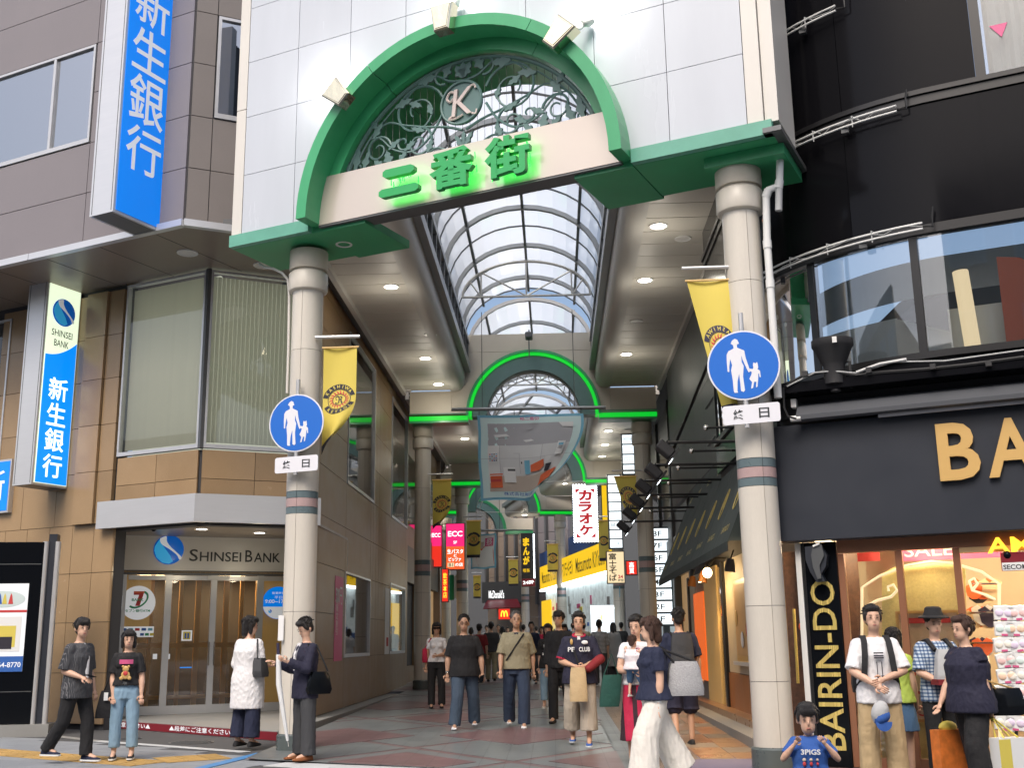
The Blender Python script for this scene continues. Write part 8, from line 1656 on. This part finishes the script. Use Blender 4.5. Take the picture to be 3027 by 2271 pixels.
# 9 young man in black
t, j = person('tall young man all in black behind the man with the paper bag', gp(1212, 1563), -14, 1.80, hs='fringe', armL=((0.12, 0, -1), (0, -0.1, -1)), armR=((-0.14, 0, -1), (0, -0.1, -1)), top='cloth_black', sleeve=0.9, hem=0.84, bottom='cloth_black', legL=((0.04, 0.1, -1), (0, 0.3, -1)), legR=((-0.03, -0.15, -1), (0, 0.0, -1)), shoes='cloth_black', skin='skin_tan')
# 10 man in rugby polo with paper bag
t, j = person('man in navy red-trimmed polo shirt carrying a paper bag in front', gp(1257, 1612), -3, 1.72, hs='short', skin='skin_tan', fat=1.08, armL=((0.32, -0.05, -1), (-0.85, -0.75, -0.3)), armR=((-0.30, -0.05, -1), (0.85, -0.75, -0.3)), top='cloth_navy2', sleeve=0.46, hem=0.80, loose=2.2, bottom='cloth_sand', bl=0.84, bloose=2.6, legL=((0.03, -0.12, -1), (0, 0.06, -1)), legR=((-0.08, 0.12, -1), (0.0, 0.42, -1)), shoes='cloth_blue', sole='print_white', vox=0.012)
for sh, e in ((j['shL'], j['eL']), (j['shR'], j['eR'])): d_ = unit(e - sh); MB().tube([sh + d_ * 0.235, sh + d_ * 0.255], 0.078, 14).build('sleeve_trim', 'cloth_red', t, True)
MB().tube([j['nk'] + V3(0.082 * math.cos(a), 0.078 * math.sin(a) - 0.005, -0.015 - 0.03 * math.sin(-a)) for a in np.linspace(0, 2 * math.pi, 17)], 0.016, 6).build('collar', 'cloth_red', t, True)
MB().prism([j['nk'] + V3(x, -0.10, z) for x, z in ((-0.02, -0.03), (0.02, -0.03), (0.02, -0.08), (-0.02, -0.08))], (0, -0.02, 0)).build('placket', 'print_white', t)
fr = j['chest'] + V3(0, -0.176, -0.02); lettering('print', 'PE', t, 'print_white', fr + V3(-0.15, 0.0, -0.02), X1, Z, 0.09, 0.06, 0.02); lettering('print', 'CLUB', t, 'print_white', fr + V3(0.0, 0.0, -0.02), X1, Z, 0.15, 0.06, 0.02)
MB().ell(fr + V3(0.08, 0.02, 0.10), (0.045, 0, 0), (0, 0.012, 0), (0, 0, 0.028), 10, 6).build('chest_badge', 'print_white', t, True); MB().ell(fr + V3(-0.10, 0.02, 0.11), (0.02, 0, 0), (0, 0.012, 0), (0, 0, 0.04), 10, 6).build('chest_crest', 'gold_letter', t, True)
MB().tube([j['shR'] + V3(0.05, -0.1, 0.03), j['chest'] + V3(-0.06, -0.185, -0.05), j['pel'] + V3(0.0, -0.17, 0.12), j['pel'] + V3(0.10, -0.14, 0.05)], 0.014, 6).build('strap', 'cloth_black', t, True)
hnd = (j['wL'] + j['wR']) / 2 + V3(0, -0.06, 0); q = bag_mb(hnd + V3(-0.02, -0.02, -0.46), 0.25, 0.44, 0.13, 0.0, 5, 0.8)
held('paper_bag', 'crumpled tan paper bag held by the man in the polo shirt', 'bag', [(q, 'bag_body', 'cloth_paper', True)], t); held('folded_jacket', 'dark red folded jacket over the arm of the man in the polo shirt', 'jacket', [(cap(MB(), j['wL'] + V3(0.04, -0.02, -0.04), j['eL'] + V3(0.02, -0.04, 0.02), 0.055, 0.07), 'cloth_roll', 'cloth_maroon', True)], t)
# 11-12 people walking away further in
person('man in grey striped shirt walking away', gp(1298, 1482), 178, 1.72, armL=((0.2, 0.05, -1), (0.02, -0.15, -1)), armR=((-0.2, 0.0, -1), (0, -0.15, -1)), top='shirt_breton', sleeve=0.6, hem=0.84, loose=1.8, bottom='cloth_charcoal', legL=((0.04, -0.12, -1), (0, 0.1, -1)), legR=((-0.04, 0.15, -1), (0, 0.3, -1)), shoes='cloth_black', sole='print_white', vox=0.016)
person('woman in long grey dress walking away', gp(1328, 1466), 176, 1.66, 'f', hs='long', top='cloth_grey', sleeve=0.8, hem=0.36, loose=4.0, bottom='cloth_black', bloose=3.0, vox=0.018)
# 13 man with navy backpack walking away
t, j = person('man with dark backpack and shorts walking away behind the woman in navy', onz(1478, 1612, 0.03), 182, 1.76, hs='crop', head=(0, 4), skin='skin_tan', armL=((0.24, 0.0, -1), (0.05, -0.2, -1)), armR=((-0.24, 0.02, -1), (-0.05, -0.15, -1)), top='cloth_navy', sleeve=0.48, hem=0.80, loose=2.0, bottom='cloth_navy2', bl=0.55, bloose=2.6, shoes='cloth_black', legL=((0.05, 0.05, -1), (0, 0.35, -1)), legR=((-0.05, -0.1, -1), (0, 0.05, -1)))
c = j['chest'] + V3(0, 0.22, -0.34); held('backpack', 'dark navy backpack with a small red badge, on the man walking away', 'backpack', [(bag_mb(c, 0.33, 0.50, 0.17, 0.0, 6, 0.8), 'bag_body', 'cloth_charcoal', True), (bag_mb(c + V3(0, 0.08, 0.03), 0.26, 0.2, 0.08), 'pocket', 'cloth_charcoal', True), (MB().lathe(c + V3(-0.07, 0.128, 0.1), [(0.035, 0), (0.035, 0.004)], 14, (0, 1, 0)), 'badge', 'print_red', False), (strap([c + V3(0.11, -0.05, 0.48), j['shL'] + V3(-0.05, -0.02, 0.07), j['shL'] + V3(-0.03, -0.12, -0.12), c + V3(0.16, -0.12, 0.06)], 0.018), 'strap', 'cloth_black', True), (strap([c + V3(-0.11, -0.05, 0.48), j['shR'] + V3(0.05, -0.02, 0.07), j['shR'] + V3(0.03, -0.12, -0.12), c + V3(-0.16, -0.12, 0.06)], 0.018), 'strap', 'cloth_black', True)], t)
# 14 woman in red skirt carrying a baby
p14 = onz(1398, 1660, 0.0) + V3(-0.05, 0.3, 0)
t, j = person('dark-haired woman in white top and red skirt carrying a baby', p14, 8, 1.66, 'f', hs='short', head=(-30, 8), armR=((-0.3, -0.1, -1), (0.55, -0.8, -0.05)), armL=((0.2, -0.1, -1), (-0.6, -0.8, 0.1)), top='cloth_white', sleeve=0.28, hem=0.92, bottom='skirt_panel', skirt=0.62, bloose=0.6, shoes='cloth_black')
bp = j['chest'] + V3(-0.09, -0.22, -0.28); R_ = Matrix.Rotation(t.rotation_euler[2], 3, 'Z'); bw = np.array(R_ @ Vector(bp)) + V3(*t.location)
tb, jb = person('baby in white flowered top and denim shorts held against a shoulder', (bw[0], bw[1], bw[2] - 0.18), 150, 0.66, hair='hair_brown', hs='crop', child=1.5, head=(0, 5), armL=((0.5, -0.7, 0.3), (0.1, -0.8, 0.3)), armR=((-0.5, -0.7, 0.2), (0.1, -0.8, 0.3)), legL=((0.25, -0.35, -1), (0.0, 0.25, -1)), legR=((-0.25, -0.35, -1), (0.0, 0.25, -1)), top='cloth_floral', sleeve=0.15, hem=0.84, fat=1.5, loose=1.5, bottom='cloth_denim', bl=0.4, bloose=2.2, shoes='cloth_grey_light', vox=0.010)
rs = random.Random(3)
for k in range(26):
    a = rs.uniform(0, 2 * math.pi); z = rs.uniform(-0.06, 0.13); c = jb['chest'] + V3(0.088 * math.cos(a), 0.066 * math.sin(a), z - 0.04); MB().ell(c, (0.008, 0, 0), (0, 0.008, 0), (0, 0, 0.008), 6, 4).build('flower_print', 'print_pink' if k % 2 else 'print_red', tb)
c = j['pel'] + V3(-0.36, -0.05, -0.22); held('carrier_bag', 'dark green carrier bag hanging left of the woman with the baby', 'bag', [(bag_mb(c, 0.24, 0.36, 0.10, 0.05, 5, 0.95), 'bag_body', 'cloth_green_dark', True), (strap([c + V3(-0.05, 0, 0.36), c + V3(0.05, 0, 0.60), c + V3(0.12, 0, 0.36)], 0.008), 'handle', 'cloth_green_dark', True)], t)
# 15 woman in navy top and white wide trousers striding left
p15 = onz(1424, 1672, 0.0); p15 = V3(1.02, 11.9, 0)
t, j = person('woman in navy top and wide white trousers striding left in front', p15, -72, 1.64, 'f', hair='hair_brown', hs='bob', head=(-30, 6), armL=((0.12, 0.0, -1), (0.02, -0.15, -1)), armR=((-0.2, 0.25, -1), (-0.05, 0.05, -1)), legL=((0.05, -0.42, -1), (0, -0.1, -1)), legR=((-0.05, 0.38, -1), (0, 0.55, -1)), top='cloth_navy', sleeve=0.36, hem=0.88, loose=2.4, bottom='cloth_offwhite', bloose=4.2, bl=0.96, shoes='cloth_offwhite', vox=0.011)
d_ = unit(j['wL'] - j['eL']); MB().tube([j['wL'] - d_ * 0.04, j['wL'] - d_ * 0.015], 0.034, 10).build('wrist_watch', 'print_white', t, True)
c = j['pel'] + V3(0.10, 0.30, 0.02); held('tote_bag', 'grey woven tote bag on the shoulder of the woman in navy', 'bag', [(bag_mb(c, 0.40, 0.34, 0.20, 0.0, 5, 0.72, turn=math.radians(80)), 'bag_body', mat('weave_grey', (0.36, 0.36, 0.37), 0.9, speck=0.25, spscale=60, bump=0.5, bscale=60), True), (strap([c + V3(0.03, -0.12, 0.33), j['shL'] + V3(-0.02, 0.04, 0.06), j['shL'] + V3(-0.02, 0.10, 0.02), c + V3(0.03, 0.12, 0.33)], 0.012), 'strap', 'cloth_black', True)], t)
# 17 man with white T-shirt, backpack and cap, arms crossed low
P17 = onY(1898, 1500, 11.3); P17[2] = 0
t, j = person('man in white T-shirt with black backpack straps standing before the shop', P17, -6, 1.675, hs='short', head=(0, -2), armL=((0.30, -0.35, -1), (-0.85, -0.45, -0.30)), armR=((-0.30, -0.35, -1), (0.80, -0.55, -0.55)), top='cloth_white', sleeve=0.5, hem=0.80, loose=2.4, bottom='cloth_beige', bloose=2.0, vox=0.011, legL=((0.08, 0, -1), (0.02, 0.02, -1)), legR=((-0.08, 0, -1), (-0.02, 0.02, -1)))
fr = j['chest'] + V3(0.0, -0.180, -0.04)
for z in (0.055, 0.03, 0.01): MB().box(fr + V3(-0.045, 0.0, z), (0.09, 0, 0), (0, 0.006, 0), (0, 0, 0.012)).build('print_bar', 'print_black', t)
for x in (-0.025, 0.02): MB().box(fr + V3(x, 0.002, -0.15), (0.007, 0, 0), (0, 0.006, 0), (0, 0, 0.13)).build('print_arrow', 'print_black', t); MB().prism([fr + V3(x + a, 0.002, -0.15 + b) for a, b in ((-0.014, 0.0), (0.021, 0.0), (0.0035, -0.03))], (0, 0.006, 0)).build('print_arrow', 'print_black', t)
MB().tube([j['nk'] + V3(0.075 * math.cos(a), -0.015 + 0.09 * math.sin(a), -0.03 - 0.10 * max(0, -math.sin(a))) for a in np.linspace(0, 2 * math.pi, 21)], 0.006, 5).build('necklace', 'cloth_maroon', t, True)
c = j['chest'] + V3(0, 0.21, -0.36); B_ = [(bag_mb(c, 0.44, 0.5, 0.18, 0.0, 6, 0.8), 'bag_body', 'cloth_black', True)]
for m in (-1, 1): sh = j['shL'] if m > 0 else j['shR']; B_.append((MB().loft([[p + V3(0.028, 0, 0), p + V3(0.028, -0.012, 0), p + V3(-0.028, -0.012, 0), p + V3(-0.028, 0, 0)] for p in (c + V3(0.12 * m, -0.08, 0.48), sh + V3(-0.055 * m, 0.0, 0.085), sh + V3(-0.05 * m, -0.10, 0.03), sh + V3(-0.04 * m, -0.155, -0.10), sh + V3(-0.02 * m, -0.15, -0.30), c + V3(0.2 * m, -0.12, 0.02))]), 'strap', 'cloth_black', True))
held('backpack', 'black backpack worn by the man in the white T-shirt', 'backpack', B_, t)
hnd = j['wR'] + V3(0.02, -0.06, -0.10); q = MB(); q.ell(hnd + V3(0, 0, -0.16), (0.085, 0, 0.02), (0, 0.07, 0), (0.0, 0, 0.11), 14, 10); q2 = MB(); q2.prism([hnd + V3(0.02 + 0.075 * math.cos(a), -0.05, -0.24 + 0.085 * math.sin(a)) for a in np.linspace(math.pi, 2 * math.pi, 10)], (0, 0.02, 0.0))
held('baseball_cap', 'blue and white cap hanging from the hand of the man in white', 'cap', [(q, 'crown', 'cloth_grey_light', True), (q2, 'visor', 'cloth_blue', False), (MB().ell(hnd + V3(0.01, -0.012, -0.20), (0.08, 0, 0.02), (0, 0.065, 0), (0, 0, 0.065), 12, 8), 'blue_panel', 'cloth_blue', True)], t)
# 18 small boy
P18 = onY(1744, 1560, 8.1); P18[2] = 0
t, j = person('small boy in blue T-shirt with both hands at his mouth', P18, -8, 0.90, hs='fringe', child=1.55, head=(0, 4), armL=((0.55, -0.3, -0.75), (-0.75, -0.45, 0.95)), armR=((-0.55, -0.3, -0.75), (0.75, -0.45, 0.95)), top='cloth_blue', sleeve=0.4, hem=0.82, fat=1.25, loose=1.6, bottom='cloth_navy', bl=0.6, bloose=2.0, shoes='cloth_white', vox=0.010)
fr = j['chest'] + V3(0, -0.098, -0.04); lettering('print', '3PIGS', t, 'print_white', fr + V3(-0.065, -0.004, 0.015), X1, Z, 0.13, 0.035, 0.03)
for x, r in ((-0.045, 1.0), (0.0, 0.9), (0.042, 0.75)):
    MB().ell(fr + V3(x, 0.008, -0.02), (0.013 * r, 0, 0), (0, 0.012, 0), (0, 0, 0.013 * r), 8, 6).build('print_animal', 'print_floor', t, True); MB().ell(fr + V3(x, 0.008, -0.047), (0.012 * r, 0, 0), (0, 0.012, 0), (0, 0, 0.016 * r), 8, 6).build('print_animal', 'print_red', t, True)
# 19 girl in lime top behind
P19 = onY(1938, 1500, 12.15); P19[2] = 0
person('girl in lime green top and denim skirt half hidden behind the man', P19, 150, 1.47, 'f', hs='bob', head=(30, 0), armL=((0.2, 0, -1), (0.05, -0.2, -1)), armR=((-0.2, 0, -1), (0, -0.3, -1)), top='cloth_lime', sleeve=0.25, hem=0.86, loose=2.8, bottom='cloth_denim', skirt=0.36, bloose=0.4, shoes='cloth_white')
# 20 man with hat, plaid shirt and grey pack in front
P20 = onY(2030, 1500, 11.9); P20[2] = 0
t, j = person('man in black hat and plaid shirt with a grey pack on his chest', P20, 6, 1.62, hs='crop', head=(-4, 8), armL=((0.25, -0.3, -1), (-0.75, -0.6, -0.4)), armR=((-0.25, -0.3, -1), (0.75, -0.55, -0.45)), top='shirt_plaid', sleeve=0.5, hem=0.80, loose=2.0, bottom='cloth_black', vox=0.012)
hb = j['hp'](0, 0.0, 0.075); q = MB(); Rn = [(0.150, -0.012), (0.155, 0.0), (0.10, 0.02), (0.088, 0.055), (0.082, 0.09), (0.06, 0.105), (0.01, 0.108)]
q.lathe(hb, Rn, 24, j['hv'](0, 0.08, 1)); held('bucket_hat', 'black brimmed hat worn by the man in plaid', 'hat', [(q, 'hat_body', 'cloth_black', True)], t)
c = j['chest'] + V3(0.02, -0.23, -0.26); B_ = [(bag_mb(c, 0.32, 0.34, 0.16, 0.0, 6, 0.7), 'bag_body', 'cloth_grey_light', True), (MB().box(c + V3(-0.04, -0.098, 0.15), (0.08, 0, 0), (0, 0.008, 0), (0, 0, 0.055)), 'label_patch', 'cloth_khaki', False), (MB().loft([[c + V3(x * 0.165, y * 0.088, z) for x, y in ((-1, -1), (1, -1), (1, 1), (-1, 1))] for z in (-0.005, 0.05)]), 'maroon_base', 'cloth_maroon', False)]
for m in (-1, 1): sh = j['shL'] if m > 0 else j['shR']; B_.append((strap([c + V3(0.1 * m, 0.06, 0.33), sh + V3(-0.06 * m, -0.05, 0.07), sh + V3(-0.06 * m, 0.08, 0.05)], 0.024), 'strap', 'cloth_black', True))
held('chest_pack', 'pale grey pack with maroon base on the chest of the man in plaid', 'backpack', B_, t)
# 21 woman in black with shopping bags
P21 = onY(2095, 1500, 10.75); P21[2] = 0
t, j = person('woman in black dress walking left with a bun and shopping bags', P21, -68, 1.57, 'f', hair='hair_brown', hs='bun', head=(0, 6), skin='skin', armL=((0.10, 0.10, -1), (0.02, 0.12, -1)), armR=((-0.1, -0.3, -1), (0, -0.5, -0.8)), legL=((0.04, -0.2, -1), (0, 0.15, -1)), legR=((-0.04, 0.2, -1), (0, 0.3, -1)), top='cloth_navy2', sleeve=0.14, hem=0.80, loose=3.8, fat=1.18, bottom='cloth_black', bloose=2.6, shoes='cloth_black', vox=0.011)
c = j['wL'] + V3(0.06, 0.10, -0.55); held('shopping_bag', 'white and yellow paper shopping bag held by the woman in black', 'bag', [(MB().box(c + V3(-0.06, -0.15, 0), (0.12, 0, 0), (0, 0.30, 0), (0, 0, 0.30)), 'bag_body', 'print_white', False), (MB().box(c + V3(0.0605, -0.15, 0.01), (0.002, 0, 0), (0, 0.13, 0), (0, 0, 0.28)), 'yellow_side', 'print_yellow', False), (strap([c + V3(0.05, -0.08, 0.30), j['wL'] + V3(0.02, 0.0, -0.08), c + V3(0.05, 0.08, 0.30)], 0.010), 'handle', 'print_yellow', True), (strap([c + V3(-0.05, -0.08, 0.30), j['wL'] + V3(0.0, 0.0, -0.08), c + V3(-0.05, 0.08, 0.30)], 0.010), 'handle', 'print_yellow', True)], t)
c = j['pel'] + V3(0.12, 0.30, -0.12); held('handbag', 'black leather handbag behind the woman in black', 'bag', [(bag_mb(c, 0.34, 0.24, 0.16, 0, 5, 0.8, turn=math.radians(75)), 'bag_body', 'black_gloss', True), (strap([c + V3(0, -0.1, 0.23), j['eL'] + V3(0.03, 0.0, 0.02), c + V3(0, 0.1, 0.23)], 0.009), 'strap', 'gold_letter', True)], t)
c = j['pel'] + V3(-0.30, -0.05, -0.62); held('orange_bag', 'orange patterned carrier bag in front of the woman in black', 'bag', [(MB().box(c + V3(-0.06, -0.14, 0), (0.12, 0, 0), (0, 0.30, 0.0), (0, 0, 0.36)), 'bag_body', mat('orange_dots', (0.62, 0.17, 0.03), 0.6, speck=0.5, spscale=14), False), (MB().ell(c + V3(0, 0.02, 0.38), (0.05, 0, 0), (0, 0.10, 0), (0, 0, 0.06), 10, 6), 'wrapped_goods', 'print_yellow', True)], t)
# crowd further in
CR = [('man with dark backpack walking away left of the man in olive', 1062, 1474, 178, 1.74, 'cloth_charcoal', 'cloth_khaki', 'short'), ('person in dark red top half hidden behind the man in black', 1036, 1478, 170, 1.68, 'cloth_maroon', 'cloth_charcoal', 'short'), ('person in dark shirt just left of the girl with the leaf print', 1150, 1478, 0, 1.72, 'cloth_navy', 'cloth_charcoal', 'short'), ('woman in white top far behind the man in olive', 1086, 1462, 180, 1.6, 'cloth_white', 'cloth_jeans', 'bob'), ('far woman between the two men in black', 1222, 1492, 4, 1.62, 'cloth_grey', 'cloth_charcoal', 'bob'),
      ('far man in white shirt left of the burger sign', 1052, 1440, 2, 1.7, 'cloth_white', 'cloth_charcoal', 'short'), ('far woman in black by the left far columns', 1018, 1452, 178, 1.6, 'cloth_black', 'cloth_charcoal', 'bob'), ('far man in navy under the comic cafe sign', 1112, 1440, 180, 1.7, 'cloth_navy', 'cloth_jeans', 'short'), ('far woman in red behind the girl with the leaf print', 1172, 1450, 4, 1.6, 'cloth_red', 'cloth_charcoal', 'long'), ('far man in grey at the yellow wall', 1240, 1446, 176, 1.72, 'cloth_grey', 'cloth_navy', 'short'), ('far man in charcoal right of the ticket counter', 1345, 1452, 182, 1.7, 'cloth_charcoal', 'cloth_black', 'crop'), ('far woman in beige left of the woman in grey', 1285, 1448, 0, 1.6, 'cloth_beige', 'cloth_jeans', 'bob'), ('tiny far figure in blue deep in the arcade', 1098, 1432, 0, 1.65, 'cloth_blue', 'cloth_charcoal', 'short'), ('tiny far figure in white deep in the arcade', 1160, 1434, 180, 1.65, 'cloth_white', 'cloth_black', 'short'),
      ('far man in pale shirt near the burger sign', 1078, 1446, 0, 1.7, 'cloth_sand', 'cloth_charcoal', 'crop'), ('far person in black near the red arches sign', 1132, 1448, 180, 1.68, 'cloth_black', 'cloth_jeans', 'short'), ('far person in olive by the drugstore entrance', 1264, 1452, 176, 1.7, 'cloth_khaki', 'cloth_black', 'short'), ('far woman in blue at the ticket counter', 1312, 1450, 170, 1.6, 'cloth_blue', 'cloth_charcoal', 'long')]
for lab, x, y, hd, H_, tp, bt, hst in CR: person(lab, gp(x, y), hd, H_, 'f' if 'woman' in lab else 'm', hs=hst, top=tp, bottom=bt, sleeve=0.5, loose=1.8, vox=0.02, legL=((0.04, -0.22, -1), (0, 0.06, -1)), legR=((-0.04, 0.2, -1), (0, 0.4, -1)))
# turn the grown surfaces into plain meshes, one pass
dg = bpy.context.evaluated_depsgraph_get()
new = [(o, bpy.data.meshes.new_from_object(o.evaluated_get(dg))) for o in PEOPLE]
for o, me in new:
    o.modifiers.clear()
    if o.name in FOLD:
        amp = FOLD[o.name] * 0.30; rf = random.Random(o.name + str(len(me.vertices))); n_ = len(me.vertices); co = np.zeros(n_ * 3); me.vertices.foreach_get('co', co); co = co.reshape(-1, 3); nm = np.zeros(n_ * 3); me.vertex_normals.foreach_get('vector', nm); nm = nm.reshape(-1, 3); f3 = np.zeros(n_)
        hair_ = o.name.startswith('hair'); drape = o.name.startswith(('trousers', 'skirt'))
        for k in range(9):
            kk2 = rf.uniform(28, 95); an_ = rf.uniform(0, 6.28); kz = rf.uniform(-1, 1) * (14 if drape else 34) if not hair_ else rf.uniform(-40, 40)
            ph_ = rf.uniform(0, 6.28) + 1.5 * np.sin(co[:, 2] * rf.uniform(5, 12) + rf.uniform(0, 6)); w_ = np.sin(co @ np.array([kk2 * math.cos(an_), kk2 * math.sin(an_), kz]) + ph_); f3 += (1 - np.abs(w_)) ** 1.5 - 0.35
        co = co + nm * (f3 * amp / 3.2 + amp * 0.25)[:, None]; me.vertices.foreach_set('co', co.ravel())
    if o.name in FING:
        f_ = FING[o.name]; bm = bmesh.new(); bm.from_mesh(me); vs2 = [bm.verts.new(p) for p in f_.v]
        for q in f_.f:
            try: bm.faces.new([vs2[i] for i in q])
            except ValueError: pass
        bm.to_mesh(me); bm.free()
    me.polygons.foreach_set('use_smooth', [True] * len(me.polygons)); o.data = me
for o in bpy.data.objects:
    for k_ in ('_o', '_fingers'):
        if k_ in o: del o[k_]
print('TRIS', sum(len(o.data.polygons) for o, _ in new), sum(len(m.polygons) for m in bpy.data.meshes))
